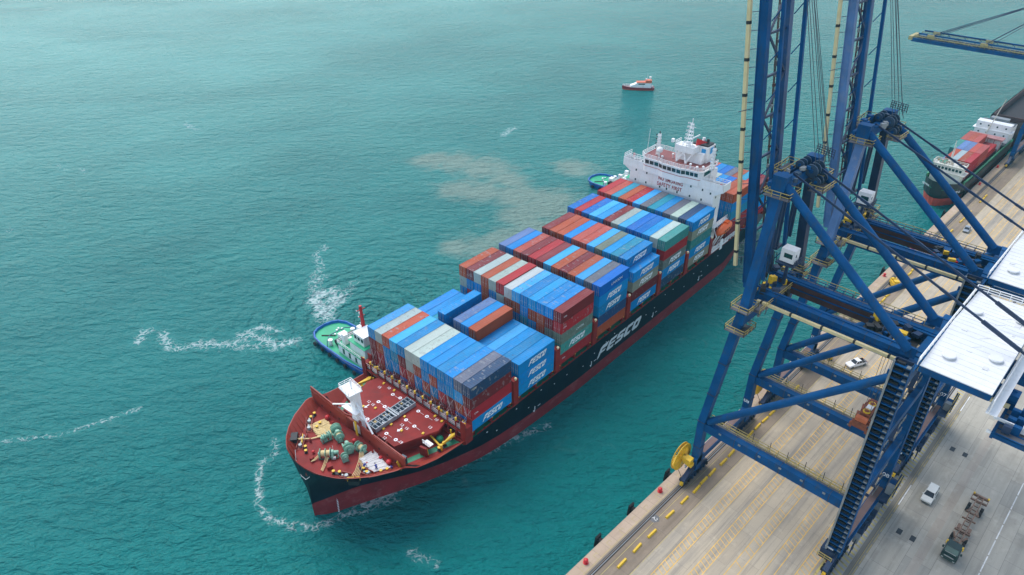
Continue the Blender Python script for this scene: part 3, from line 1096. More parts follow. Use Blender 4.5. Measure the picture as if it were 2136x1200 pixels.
def winch(cx, cy, rz, drums, cheek=1.0, rope=True):
    m_ = MB()
    L = sum(d[0] for d in drums)
    u = -L / 2
    H = 1.15
    m_.tube((-L / 2, 0, H), (L / 2, 0, H), .13, 8, mi=2)
    for wd, r, kind in drums:
        a, b = Vector((u, 0, H)), Vector((u + wd, 0, H))
        r *= .88
        if kind == 'f':
            if wd < .3:
                m_.tube(a, a + Vector((.07, 0, 0)), r, 18)
                m_.tube(a + Vector((.07, 0, 0)), b, r * .5, 12, mi=2)
            else:
                k = 0.0
                while k < wd - .1:
                    m_.tube(a + Vector((k, 0, 0)), a + Vector((k + .1, 0, 0)), r * (1 if int(k * 10) % 4 == 0 else .72), 18)
                    k += .2
                m_.tube(a, b, r * .45, 10, mi=2)
                m_.cbox((u + wd / 2, 0, .35), wd * .8, r * 1.5, .7)
        elif kind == 'd':
            m_.tube(a, b, r * .82, 16, mi=1 if rope else 0)
        elif kind == 'g':
            m_.prismx([(-r * .9, .15), (r * .9, .15), (r * .8, r * .7), (r * .3, H + r * .55), (-r * .3, H + r * .55), (-r * .8, r * .7)], u + .05, u + wd * .45)
            m_.tube(a + Vector((wd * .45, 0, 0)), b, r * .38, 12)
            m_.tube(a + Vector((wd * .3, r * .8, -.5)), b + Vector((.2, r * .8, -.5)), .2, 10)
            m_.cbox((u + wd * .6, -r * .7, .4), wd * .5, .4, .5, mi=3)
        elif kind == 's':
            m_.tube(a, b, min(r, .3), 10)
            m_.tube(a + (b - a) * .3, a + (b - a) * .5, min(r + .12, .42), 12)
        u += wd
    n_ = max(2, int(L / 1.0))
    for k in range(n_ + 1):
        xx = -L / 2 + .12 + (L - .24) * k / n_
        m_.prismx([(-.5, .12), (.5, .12), (.16, H + .2), (-.16, H + .2)], xx - .06, xx + .06)
    m_.cbox((0, .55, .12), L * .98, .14, .16, mi=2)
    m_.cbox((0, -.55, .12), L * .98, .14, .16, mi=2)
    m_.bar((L * .2, .5, .3), (L * .2, 1.1, 1.9), .05, .05, 3)
    o = m_.build('mooring_winch', [MINT, ROPEY, mat('winch_shadow_green', (0.08, 0.17, 0.13), .5), WHITE], ship, smooth=False)
    o.location = (cx, cy, ZF)
    o.rotation_euler = (0, 0, rz)
    return o


wid = [(.35, .35, 's'), (.18, 1.05, 'f'), (.9, .75, 'd'), (.18, 1.05, 'f'), (.5, .25, 's'), (.8, 1.2, 'g'), (.3, .3, 's')]
winch(-24.6, 15.4, R(-42), [(.35, .3, 's'), (.2, 1.15, 'f'), (.85, .8, 'd'), (.15, 1.1, 'f'), (.8, .8, 'd'), (.2, 1.15, 'f'), (1.0, 1.15, 'g'), (.4, .35, 's')])
winch(-19.9, 18.8, R(70), [(.5, .35, 's'), (.25, 1.1, 'f'), (.7, .8, 'd'), (.25, 1.1, 'f'), (1.2, 1.25, 'g'), (1.1, 1.25, 'f'), (.4, .7, 's')])
winch(-22.2, 19.6, R(-10), [(.4, .5, 's'), (.9, .8, 'f'), (.3, .35, 's'), (.6, .9, 'f')], rope=False)
winch(-20.9, 14.0, R(68), [(.3, .5, 's'), (.45, 1.2, 'f'), (.3, .45, 's'), (.45, 1.2, 'f'), (.3, .5, 's'), (.9, 1.1, 'g')], rope=False)
winch(-19.4, 11.9, R(95), [(.4, .4, 's'), (.2, 1.05, 'f'), (.9, .8, 'd'), (.2, 1.05, 'f'), (.6, .5, 's'), (.2, 1.0, 'f')])
winch(-23.0, 12.3, R(70), [(.3, .35, 's'), (.4, .8, 'f'), (.3, .3, 's'), (.4, .8, 'f')], rope=False)


def bollard_pair(x, y, rz):
    m_ = MB()
    m_.cbox((0, 0, .1), 2.2, .8, .2, mi=0)
    for s_ in (-.75, .75):
        m_.tube((s_, 0, .2), (s_, 0, .75), .30, 12, mi=0)
        m_.tube((s_, 0, .75), (s_, 0, .98), .38, 12, mi=1)
    o = m_.build('deck_bollard', [DARK, YEL], ship)
    o.scale = (.8, .8, .8)
    o.location = (x, y, ZF)
    o.rotation_euler = (0, 0, rz)
for a in ((-26.6, 20.3, R(60)), (-26.2, 10.7, R(-55)), (-20.0, 27.4, R(20)), (-20.9, 24.1, R(25)), (-19.9, 4.2, R(-25)), (-22.3, 6.9, R(80))):
    bollard_pair(*a)
for (x, y, z) in ((-6.4, 2.6, 10.5), (-6.4, 30.0, 10.5)):
    m_ = MB()
    m_.cbox((0, 0, .1), 2.4, .8, .2)
    for s_ in (-.8, .8):
        m_.tube((s_, 0, .2), (s_, 0, .8), .33, 12)
        m_.tube((s_, 0, .8), (s_, 0, .98), .42, 12, mi=1)
    o = m_.build('deck_bollard', [DARK, YEL], ship)
    o.location = (x, y, z)
    o.rotation_euler = (0, 0, .15 if y < 5 else -.15)


def fairlead(x, y, rz, grey=True, z=ZF):
    m_ = MB()
    m_.cbox((0, .62, .35), 2.0, .12, .7)
    m_.cbox((0, -.62, .35), 2.0, .12, .7)
    m_.cbox((0, 0, .05), 2.0, 1.2, .1)
    m_.tube((-.2, 0, .1), (-.2, 0, .75), .36, 12, mi=1)
    m_.tube((.65, 0, .1), (.65, 0, .5), .2, 10, mi=1)
    o = m_.build('fairlead', [WALLR, mat('roller_pale', (0.38, 0.44, 0.43), .45)], ship)
    o.location = (x, y, z)
    o.rotation_euler = (0, 0, rz)
for a in ((-25.6, 8.7, R(115)), (-22.4, 6.2, R(105)), (-22.6, 25.0, R(60)), (-21.4, 26.6, R(55)), (-25.2, 23.4, R(40)), (-26.6, 22.1, R(45))):
    fairlead(*a)
m_ = MB()
m_.cbox((-25.5, 6.2, ZF + .5), 2.0, .9, 1.0, R(-50))
m_.rail([(-26.0, 7.6, ZF), (-24.3, 6.0, ZF)], 1.0, .06, 1.0, mi=1)
m_.build('panama_chock', [DARK, YEL], ship)
m_ = MB()
m_.cbox((-26.6, 24.2, ZF + .8), 2.2, 1.4, 1.3, R(50), mi=0)
m_.rail([(-26.3, 22.0, ZF), (-24.8, 23.8, ZF)], 1.0, .06, 1.0, mi=1)
m_.build('panama_chock', [DARK, YEL], ship)
m_ = MB()
m_.prism([(-26.9, 12.6), (-25.9, 12.3), (-25.5, 13.5), (-26.4, 13.8)], ZF, ZF + .8)
m_.cbox((-27.3, 17.2, ZF + .4), .7, .5, .8, .4)
for x, y in ((-18.6, 22.3), (-18.3, 9.6), (-24.6, 21.6)):
    m_.tube((x, y, ZF), (x, y, ZF + .9), .22, 10)
m_.build('deck_hatch', DECKR, ship)
for x, y, r in ((-18.3, 24.6, .5), (-18.0, 5.0, .6), (-18.8, 14.8, .5), (-26.0, 18.6, .35), (-18.2, 7.3, .4)):
    m_ = MB()
    m_.tube((x, y, ZF), (x, y, ZF + r), r * .6, 10)
    m_.ball((x, y, ZF + r * 1.3), r, r, r * .7)
    m_.build('vent_head', RED, ship, smooth=True)
m_ = MB()
m_.bar((-17.2, 16.0, 13.3), (-17.2, 16.0, 17.2), .12, .7)
m_.bar((-17.25, 2.2, 13.3), (-17.6, 2.9, 15.2), .5, .12)
m_.build('access_ladder', YEL, ship)

# ropes flaked out on the foredeck: things of their own
def rope_pile(name, corners, n, m, label, cat, r=.09, z=ZF + .1, group=None):
    a, b, c, d = [Vector((*p, 0)) for p in corners]
    m_ = MB()
    for lay in range(2):
        pts = []
        for k in range(n):
            t = (k + .5 * lay) / n
            e0 = a.lerp(d, t) + Vector((rnd.uniform(-.25, .25), rnd.uniform(-.25, .25), 0))
            e1 = b.lerp(c, t) + Vector((rnd.uniform(-.25, .25), rnd.uniform(-.25, .25), 0))
            seq = [e0, e0.lerp(e1, .5) + Vector((rnd.uniform(-.1, .1),) * 2 + (0,)), e1]
            if k % 2:
                seq.reverse()
            pts += [Vector((p.x, p.y, z + lay * .14 + rnd.uniform(0, .08))) for p in seq]
        m_.path(pts, r, 5)
    w0 = s2w(a.x, a.y, z)
    o = m_.build(name, m, org=(0, 0, 0))
    o.location = SO
    o.rotation_euler = (0, 0, TH)
    return tag(o, label, cat, group)


rope_pile('mooring_rope', [(-22.0, 25.4), (-19.0, 24.8), (-19.3, 19.6), (-22.6, 21.4)], 44, ROPEY, 'pale yellow mooring rope flaked out flat beside the starboard winch on the red foredeck', 'rope', r=.11)
rope_pile('mooring_rope', [(-20.9, 10.2), (-17.9, 10.0), (-18.7, 4.0), (-21.6, 5.6)], 44, ROPEW, 'white mooring rope flaked out flat on the red foredeck beside the crew', 'rope', r=.11)


def ropes(pts_list, m, label, r=.07):
    m_ = MB()
    for pts in pts_list:
        m_.path(pts, r, 5)
    o = m_.build('mooring_rope', m)
    o.location = SO
    o.rotation_euler = (0, 0, TH)
    tag(o, label, 'rope')
pl = []
for k in range(5):
    pl.append([(-20.2 + k * .12, 11.2 - .1 * k, 14.2), (-21.3 + k * .25, 10.2 - .1 * k, 13.5), (-23.4 + k * .25, 8.6 - .15 * k, 13.45), (-24.9 + .2 * k, 7.6 - .25 * k, 13.9)])
ropes(pl, ROPEY, 'yellow mooring lines led from the port winch to the black chock')
pl = []
for k in range(3):
    pl.append([(-25.2, 14.6 + k * .35, 14.2), (-26.4, 14.0 + k * .3, 13.5), (-27.8, 13.0 + k * .25, 13.6)])
for k in range(3):
    pl.append([(-25.6, 16.4 + k * .2, 14.2), (-27.0, 16.5 + .2 * k, 13.6), (-27.9, 16.6, 13.8)])
ropes(pl, ROPEY, 'short yellow mooring lines led from the forward winch over the bow')
pl = []
for k in range(3):
    pl.append([(-21.8, 20.6 + k * .15, 13.7), (-24.0, 21.9 + k * .1, 13.6), (-26.2, 23.2 + k * .2, 14.2)])
ropes(pl, ROPEY, 'yellow mooring lines led from the starboard winch to the black bow chock')
ropes([[(-28.6, 20.6, 14.9), (-29.4, 19.6, 13.4), (-29.9, 18.2, 12.2), (-30.3, 16.9, 11.6), (-30.4, 15.2, 11.9), (-30.2, 14.0, 13.2), (-30.0, 13.4, 14.6)]], ROPEW, 'white heaving line hanging in a loop outside the bow', .06)

# deck gear between breakwater and stacks
m_ = MB()
for sy in (0, 1):
    f = (lambda y: y + 1.0) if sy == 0 else (lambda y: 2 * CY - y - 1.0)
    m_.tube((-6.4, f(5.4), 12.0), (-6.9, f(1.2), 11.4), .22, 8)
    m_.prism([(-6.9, f(1.2)), (-3.4, f(1.9)), (-2.6, f(1.6)), (-3.0, f(1.2))] if sy == 0 else [(-6.9, f(1.2)), (-3.0, f(1.2)), (-2.6, f(1.7)), (-3.4, f(2.2))], 11.6, 12.1)
    m_.tube((-6.9, f(1.2), 10.5), (-6.9, f(1.2), 12.1), .3, 10)
    for k in range(5):
        m_.tube((-4.0 + .1 * k, f(5.6 - .0 * k), 10.6 + k * .35), (-4.0 + .1 * k, f(5.3), 10.8 + k * .35), .22, 8)
    m_.tube((-2.8, f(2.6), 10.6), (-2.8, f(2.6), 12.4), .18, 8)
m_.bar((-9.6, 3.4, 10.5), (-9.8, 3.4, 12.4), .12, .5)
m_.build('provision_crane', YEL, ship)
for x, y, z, r in ((-5.3, 4.4, 11.1, .85), (-5.3, 28.2, 11.1, .85), (-8.2, 6.9, 10.9, .45), (-5.6, 6.2, 10.9, .45), (-8.2, 26.4, 10.9, .45)):
    MB().ball((x, y, z), r, r, r * .95).build('mushroom_vent', DGREEN, ship, smooth=True)
m_ = MB()
for y in (2.9, 29.7):
    m_.tube((-3.9, y, 11.0), (-3.1, y + .5, 11.0), .42, 12)
m_.cbox((-8.6, 4.2, 12.4), 1.2, 2.0, .12)
m_.rail([(-9.2, 3.2, 12.4), (-9.2, 5.2, 12.4)], .9, .05, .7)
m_.build('deck_drum', WHITE, ship, smooth=False)
m_ = MB()
m_.cbox((-14.6, 5.4, 11.4), 1.7, 1.2, 1.6, .1)
m_.build('deck_locker', mat('locker_slate', (0.05, 0.09, 0.12), .5), ship)
MB().cbox((-14.6, 27.2, 11.4), 1.7, 1.2, 1.6, -.1).build('deck_locker', MATS['locker_slate'], ship)
for y, s_ in ((3.9, .2), (28.7, -.2)):
    MB().cbox((-10.2, y, 11.6), .5, 1.6, 2.2, s_).build('davit_post', DECKR, ship)

# hatch coamings under the stacks and lashing bridges
BX = [0.0, 14.63, 29.25, 43.9, 58.67, 73.29, 87.97, 111.9, 126.5]
BP = 14.63
for i, x in enumerate(BX):
    m_ = MB()
    m_.box(x + .1, x + 12.1, 2.3, 30.3, 10.5, 11.96)
    m_.build('hatch_coaming', DECKR, ship)
    for y in (.25, 31.6):
        for k in (0.1, 5.6, 11.4):
            MB().box(x + k, x + k + .75, y, y + .8, 10.5, 11.9).build('pedestal', DECKR, ship)
m_ = MB()
for i, x in enumerate(BX):
    for y in (.1, 32.1):
        for k in (-.05, 6.0, 11.9):
            m_.cbox((x + k + .15, y + .15, 11.8), .28, .28, .35)
m_.build('twist_lock', YEL, ship)


def lash_bridge(x, ztop=17.4, front=False):
    m_ = MB()
    w_ = .75
    for y0, y1 in ((-.25, 1.0), (31.6, 32.85)):
        m_.box(x - w_, x - w_ + .2, y0, y1, 10.5, ztop)
        m_.box(x + w_ - .2, x + w_, y0, y1, 10.5, ztop)
        m_.box(x - w_ + .2, x + w_ - .2, y0, y0 + .15, 10.5, ztop)
        m_.box(x - w_ - .02, x + w_ + .02, y0 - .02, y1 + .02, ztop, ztop + .15)
    for zz in (12.0, 15.0):
        m_.box(x - w_ + .1, x + w_ - .1, 1.0, 31.6, zz - .15, zz, 1)
    y = 1.0
    for k in range(13):
        yy = 2.5 + k * 2.514 - .08
        if yy > 31:
            break
        m_.box(x - w_ + .02, x - w_ + .24, yy, yy + .22, 10.5, 15.0)
        m_.box(x + w_ - .24, x + w_ - .02, yy, yy + .22, 10.5, 15.0)
        m_.tube((x - w_ + .1, yy + .1, 15.0), (x - w_ + .1, yy + .1, 15.45), .16, 8, mi=2)
    m_.rail([(x - w_, 1, 15.0), (x - w_, 31.6, 15.0)], 1.05, .05, 2.5)
    m_.rail([(x + w_, 1, 15.0), (x + w_, 31.6, 15.0)], 1.05, .05, 2.5)
    o = m_.build('lashing_bridge', [DECKR, GREYST, YEL], ship)
    q = MB()
    q.ball((x, -.1, ztop + .55), .33)
    q.tube((x, -.1, ztop + .15), (x, -.1, ztop + .4), .2, 8)
    q.build('deck_lamp', mat('lamp_cream', (0.8, 0.68, 0.42), .4), o, smooth=True)
for i in range(6):
    lash_bridge(BX[i] + 12.19 + 1.22)
lash_bridge(BX[6] + 12.19 + .85, 16.2)
# the front lashing bridge is the elaborate one
m_ = MB()
for k in range(14):
    y = .0 + k * 2.514 - .12
    m_.box(-2.35, -2.0, y, y + .28, 10.5, 15.3)
    m_.box(-1.0, -.7, y, y + .22, 10.5, 13.6)
    m_.tube((-2.18, y + .14, 15.3), (-2.18, y + .14, 15.95), .24, 8, mi=2)
    if k < 13:
        m_.box(-2.0, -1.85, y + .35, y + 2.3, 12.05, 12.75, 3)
        m_.bar((-2.0, y + .3, 13.8), (-.6, y + 1.6, 14.9), .07, .07, mi=4)
        m_.bar((-2.0, y + 2.2, 13.8), (-.6, y + 1.2, 14.9), .07, .07, mi=4)
m_.box(-2.2, -.6, -.2, 32.8, 13.5, 13.62, 1)
m_.box(-2.5, -2.36, -.2, 32.8, 12.9, 13.45)
m_.box(-2.5, -2.36, -.2, 32.8, 11.2, 11.5)
m_.box(-2.9, -2.5, -.2, 32.8, 10.5, 11.0)
m_.rail([(-2.2, -.2, 13.62), (-2.2, 32.8, 13.62)], 1.05, .05, 2.5, mi=4)
m_.rail([(-.6, -.2, 13.62), (-.6, 32.8, 13.62)], 1.05, .05, 2.5, mi=0)
for y0, y1 in ((-.5, .9), (31.7, 33.1)):
    m_.box(-2.6, -.5, y0, y1, 10.5, 14.6)
    m_.box(-2.6, -2.4, y0, y1, 14.6, 16.2)
    m_.box(-.7, -.5, y0, y1, 14.6, 16.2)
for k in range(26):
    y = .6 + k * 1.22
    m_.cbox((-1.3, y, 13.9), .5, .4, .5, mi=rnd.choice((5, 5, 2, 4, 0)))
m_.build('lashing_bridge', [DECKR, GREYST, YEL, mat('plate_pale', (0.42, 0.40, 0.38), .6), mat('lashing_pink', (0.55, 0.40, 0.38), .5), mat('gear_blue', (0.02, 0.06, 0.22), .5)], ship)
m_ = MB()
for k in range(13):
    y = .15 + k * 2.514
    for a, b, z1 in ((y, y + 2.2, 17.9), (y + 2.2, y, 17.9), (y + .2, y + 2.4, 20.6)):
        if z1 > 19 and k % 2:
            continue
        m_.tube((-.65, a, 13.7), (-.06, b, z1), .035, 4)
m_.build('lashing_rod', mat('rod_steel', (0.55, 0.50, 0.50), .4, .3), ship)

# deckhouse
m_ = MB()
XF = 102.0
m_.box(XF, 106.6, 1.9, 30.5, 10.5, 30.7)
m_.box(106.6, 110.8, 6, 26.6, 10.5, 34.0)
m_.prismx([(1.9, 29.2), (1.9, 30.7), (-.6, 30.7)], XF, 106.0)
m_.prismx([(30.5, 29.2), (33.0, 30.7), (30.5, 30.7)], XF, 106.0)
house = m_.build('deckhouse', WHITE, ship)
m_ = MB()
# bridge wing bulwarks and deck
m_.box(XF - .15, XF, -.6, 33.0, 30.6, 33.1)
m_.box(XF, 106.3, -.75, -.6, 30.7, 33.1)
m_.box(XF, 106.3, 33.0, 33.15, 30.7, 33.1)
m_.box(106.15, 106.3, -.6, 6.3, 30.7, 32.0)
m_.box(106.15, 106.3, 26.3, 33.0, 30.7, 32.0)
m_.box(XF, 106.15, -.6, 6.2, 30.7, 30.8, 1)
m_.box(XF, 106.15, 26.3, 33.0, 30.7, 30.8, 1)
m_.rail([(106.2, -.6, 32.0), (106.2, 6.3, 32.0)], 1.1, .05, 1.2)
m_.rail([(XF + .1, -.5, 33.1), (XF + .1, 6.0, 33.1)], .6, .05, 1.2)
m_.rail([(106.2, 26.3, 32.0), (106.2, 33.0, 32.0)], 1.1, .05, 1.2)
m_.rail([(XF + .1, 26.0, 33.1), (XF + .1, 33.0, 33.1), (106.2, 33.0, 33.1)], 1.1, .05, 1.2)
for k in range(14):
    m_.cbox((XF + rnd.uniform(.8, 3.6), rnd.choice((rnd.uniform(0, 5), rnd.uniform(28, 32))), 31.4), .5, .5, 1.2, mi=rnd.choice((1, 2, 0)))
m_.build('bridge_wing', [WHITE, mat('wing_deck_navy', (0.03, 0.04, 0.07), .6), mat('bunting_red', (0.5, 0.06, 0.06), .6)], house)
m_ = MB()
fr = [(XF + .2, 6.3), (XF - .5, 7.2), (XF - .9, 11.2), (XF - 1.5, 12.4), (XF - 1.5, 18.6), (XF - .9, 20.2), (XF - .9, 25.0), (XF + .2, 26.2)]
wh = fr + [(109.5, 26.2), (109.5, 6.3)]
lean = [(x - (.35 if x < XF + 1 else 0), y) for x, y in wh]
n = len(wh)
vs = [(x, y, 33.0) for x, y in wh] + [(x, y, 35.2) for x, y in lean]
m_.add(vs, [tuple(range(n - 1, -1, -1)), tuple(range(n, 2 * n))] + [(i, (i + 1) % n, (i + 1) % n + n, i + n) for i in range(n)])
m_.prism(wh, 30.75, 33.0)
m_.prism([(x - .08, y) for x, y in fr] + [(x + .02, y) for x, y in reversed(fr)], 32.65, 32.78, mi=1)
m_.build('wheelhouse', [WHITE, REDSIGN], house)
# windows band: individual panes
def pane(p, q, z0, z1, mdl, k=1):
    (x0_, y0_), (x1_, y1_) = p, q
    for j in range(k):
        a, b = (j + .08) / k, (j + .92) / k
        xa, ya = x0_ + (x1_ - x0_) * a, y0_ + (y1_ - y0_) * a
        xb, yb_ = x0_ + (x1_ - x0_) * b, y0_ + (y1_ - y0_) * b
        f0, f1 = .35 * (z0 - 33.0) / 2.2, .35 * (z1 - 33.0) / 2.2
        q_ = MB()
        q_.add([(xa - f0 - .03, ya, z0), (xb - f0 - .03, yb_, z0), (xb - f1 - .03, yb_, z1), (xa - f1 - .03, ya, z1),
                (xa - f0 + .1, ya, z0), (xb - f0 + .1, yb_, z0), (xb - f1 + .1, yb_, z1), (xa - f1 + .1, ya, z1)],
               [(3, 2, 1, 0), (4, 5, 6, 7), (0, 1, 5, 4), (2, 3, 7, 6), (1, 2, 6, 5), (3, 0, 4, 7)])
        q_.build('window', GLASS, house)
pane((XF - .5, 7.3), (XF - .9, 11.2), 33.55, 34.75, 0, 3)
pane((XF - .9, 11.2), (XF - 1.5, 12.4), 33.55, 34.75, 0, 1)
pane((XF - 1.5, 12.4), (XF - 1.5, 18.6), 33.55, 34.75, 0, 4)
pane((XF - 1.5, 18.6), (XF - .9, 20.2), 33.55, 34.75, 0, 1)
pane((XF - .9, 20.2), (XF - .9, 25.0), 33.55, 34.75, 0, 3)
q_ = MB()
q_.box(XF + 1.0, XF + 6.5, 6.24, 6.30, 33.6, 34.7)
q_.build('window', GLASS, house)
# roof deck
m_ = MB()
rf = [(x - .55, y) for x, y in fr[1:-1]]
roof = [(XF - .1, 5.9)] + rf + [(XF - .1, 26.6), (110.2, 26.6), (110.2, 5.9)]
m_.prism(roof, 35.2, 35.42, mi=0)
m_.prism([(XF + .2 + (x - XF) * .93 if x < XF else x - .3, CY + (y - CY) * .965) for x, y in roof], 35.42, 35.46, mi=1)
m_.rail([(x, y, 35.42) for x, y in roof], 1.15, .055, 1.3, close=True, mids=2)
m_.build('monkey_island', [WHITE, mat('roof_deck_red', (0.21, 0.055, 0.05), .6, 0, .15, .5, dirt=(.26, .1, .09), dirt_amt=.5)], house)
# portholes on the front and port side
for (y, z) in ((28.3, 30.0), (28.3, 26.9), (24.5, 30.0), (24.5, 26.9), (19.6, 30.7 - .35), (17.2, 30.3), (19.6, 26.9), (17.2, 26.9), (13.6, 30.3), (13.6, 26.9), (9.4, 30.0), (9.4, 26.9), (5.6, 30.0), (5.6, 26.9), (3.0, 29.6)):
    q_ = MB()
    q_.box(XF - .05, XF + .1, y - .22, y + .22, z - .32, z + .32)
    q_.build('window', GLASS, house)
for (x, z) in ((103.4, 28.3), (105.2, 29.2), (104.3, 24.5), (104.3, 20.6), (104.3, 16.8)):
    q_ = MB()
    q_.box(x - .22, x + .22, 1.84, 1.96, z - .3, z + .3)
    q_.build('window', GLASS, house)
TFm = lambda y, z: Matrix.Translation((XF - .06, y, z)) @ TF
text_mesh('sign_lettering', 'NO SMOKING', 1.6, REDSIGN, house, TFm(16.2, 29.65), bold=.035, sx=.74, sp=1.16)
text_mesh('sign_lettering', 'SAFETY FIRST', 1.6, REDSIGN, house, TFm(16.4, 27.85), bold=.035, sx=.77, sp=1.16)
# masts, funnel, domes
def signal_mast(y, x=104.5, z0=35.4, z1=42.2):
    m_ = MB()
    for dx, dy in ((-.4, -.4), (.4, -.4), (.4, .4), (-.4, .4)):
        m_.bar((x + dx, y + dy, z0), (x + dx * .7, y + dy * .7, z1), .14, .14)
    for k in range(7):
        z = z0 + .6 + k * .95
        m_.cbox((x, y, z), .95, .95, .08)
    m_.box(x - .25, x + .25, y - .25, y + .25, z0, z1)
    for k in range(4):
        z = z0 + 2.2 + k * 1.3
        s_ = 1 if y > CY else -1
        m_.bar((x, y, z), (x - .2, y + s_ * 1.0, z), .16, .1)
        m_.tube((x - .2, y + s_ * .9, z), (x - .2, y + s_ * .9, z + .45), .16, 8, mi=1)
    m_.tube((x, y, z1), (x, y, z1 + .7), .18, 8, mi=1)
    m_.build('signal_mast', [WHITE, DARK], house)
signal_mast(22.9)
signal_mast(5.0)
m_ = MB()
m_.prismy([(106.0, 35.4), (110.3, 35.4), (110.3, 38.4), (107.0, 38.4)], 9.2, 17.5)
m_.box(104.6, 108.0, 11.4, 17.6, 38.4, 40.3)
m_.box(108.0, 112.5, 8.6, 14.2, 35.4, 40.2)
m_.box(108.3, 112.2, 8.9, 13.9, 40.2, 40.6, 1)
m_.box(109.5, 111.5, 8.53, 8.6, 37.9, 39.7, 2)
m_.add([(107.99, 9.2, 38.0), (107.99, 10.6, 38.0), (107.99, 10.6, 39.6), (107.99, 9.2, 39.6)], [(3, 2, 1, 0)], 2)
for y0_, y1_ in ((11.8, 13.2), (14.6, 13.2), (14.6, 16.2), (17.2, 16.2)):
    m_.bar((105.0, y0_, 38.4), (104.0, y1_, 35.4), .35, .35)
m_.tube((110.4, 10.2, 40.6), (110.7, 10.2, 41.8), .45, 10, mi=1)
m_.tube((110.4, 11.6, 40.6), (110.7, 11.6, 42.0), .45, 10, mi=0)
m_.add([(107.4, 12.2, 40.3), (109.6, 9.8, 41.2), (107.6, 12.3, 42.4), (107.6, 12.5, 40.3)], [(0, 1, 2), (0, 2, 3), (1, 3, 2), (0, 3, 1)], 3)
m_.rail([(104.6, 11.4, 40.3), (104.6, 17.6, 40.3), (108, 17.6, 40.3)], 1.0, .05, 1.2)
m_.build('funnel', [WHITE, DARK, mat('funnel_blue', (0.03, 0.33, 0.66), .4), RED], house)
m_ = MB()
for dx, dy in ((-.9, -1.0), (.9, -1.0), (.9, 1.0), (-.9, 1.0)):
    m_.bar((106 + dx, 14.2 + dy, 40.3), (106 + dx * .3, 13.6 + dy * .3, 47.0), .15, .15)
for k in range(6):
    z = 41.2 + k * 1.1
    f = 1 - .11 * k
    m_.rail([(106 - .9 * f, 13.2, z), (106 - .9 * f, 15.2 - .3 * k * .3, z)], .5, .05, .9)
    m_.cbox((106, 14.0 - .08 * k, z), 1.7 * f, 2.0 * f, .1)
m_.tube((106, 13.6, 47.0), (106, 13.6, 48.5), .12, 6)
m_.bar((106, 12.4, 46.0), (106, 14.8, 46.0), .12, .12)
m_.bar((104.4, 12.6, 43.0), (105.2, 10.4, 44.6), .45, .25)
m_.bar((106, 13.6, 43.2), (104.4, 12.6, 43.0), .2, .2)
m_.cbox((104.6, 18.4, 41.2), .9, .7, 1.0)
m_.build('radar_mast', WHITE, house)
m_ = MB()
m_.tube((103.0, 21.5, 35.4), (103.0, 21.5, 37.2), .2, 8)
m_.ball((103.0, 21.5, 37.9), .95, n=16, k=10)
for x, y, h in ((102.6, 20.2, .9), (105.4, 18.2, 1.3), (102.0, 8.3, .9), (101.9, 10.4, 1.3), (103.0, 6.9, 1.0)):
    m_.tube((x, y, 35.4), (x, y, 35.4 + h), .15, 8)
    m_.ball((x, y, 35.4 + h), .4, .4, .35)
m_.build('satellite_dome', WHITE, house, smooth=True)
m_ = MB()
m_.tube((103, 25.8, 35.4), (103, 25.4, 43.5), .06, 5)
m_.build('whip_antenna', WHITE, house)
# aft port deck fittings by the lifeboat
m_ = MB()
for x in (103.6, 106.0, 109.2):
    m_.bar((x, 1.6, 10.5), (x + .6, -.1, 15.6), .4, .35)
    m_.bar((x + .6, -.1, 15.6), (x + .7, 1.8, 18.6), .3, .3)
m_.box(101.9, 112.5, -.33, -.2, 11.0, 11.3)
m_.box(101.9, 112.5, -.35, -.22, 12.6, 12.8)
m_.rail([(101.8, -.2, 11.0), (118, -.2, 11.0)], 1.6, .08, 1.8, mids=2)
m_.rail([(103, 1.0, 18.8), (112, 1.0, 18.8)], 1.1, .05, 1.2, mids=2)
m_.box(103, 112, .6, 1.9, 18.6, 18.75)
for x in (102.6, 103.9):
    m_.tube((x, .4, 11.7), (x + 1.0, .4, 11.7), .45, 12)
m_.cbox((107.8, -.3, 11.8), 1.4, .25, 3.4)
m_.build('boat_davit', WHITE, ship)
m_ = MB()
m_.box(-1, 1, 0, 0, 0, 0) if False else None
lb = MB()
prof = [(-4.1, .15), (-3.7, .75), (-2.6, 1.2), (-1, 1.42), (1, 1.45), (2.6, 1.3), (3.6, .95), (4.1, .3)]
nn = 14
vs = []
for x, r_ in prof:
    for i in range(nn):
        t = 2 * math.pi * i / nn
        vs.append((x, r_ * .95 * math.cos(t), r_ * (1.05 if math.sin(t) > 0 else .95) * math.sin(t)))
fs = []
for j in range(len(prof) - 1):
    fs += [(j * nn + i, j * nn + (i + 1) % nn, (j + 1) * nn + (i + 1) % nn, (j + 1) * nn + i) for i in range(nn)]
fs += [tuple(range(nn - 1, -1, -1)), tuple(range((len(prof) - 1) * nn, len(prof) * nn))]
lb.add(vs, fs)
lb.cbox((1.6, 0, 1.5), 1.6, 1.3, .7)
life = lb.build('lifeboat', ORANGE, smooth=True)
life.location = s2w(107.9, -.3, 17.1)
life.rotation_euler = (0, R(-6), TH)
tag(life, 'orange enclosed lifeboat hung beside the white deckhouse of the big ship', 'lifeboat')
q_ = MB()
for k in range(3):
    q_.box(-1.8 + k * 1.1, -1.2 + k * 1.1, -1.42, -1.36, .2, .5)
q_.build('window', GLASS, life)

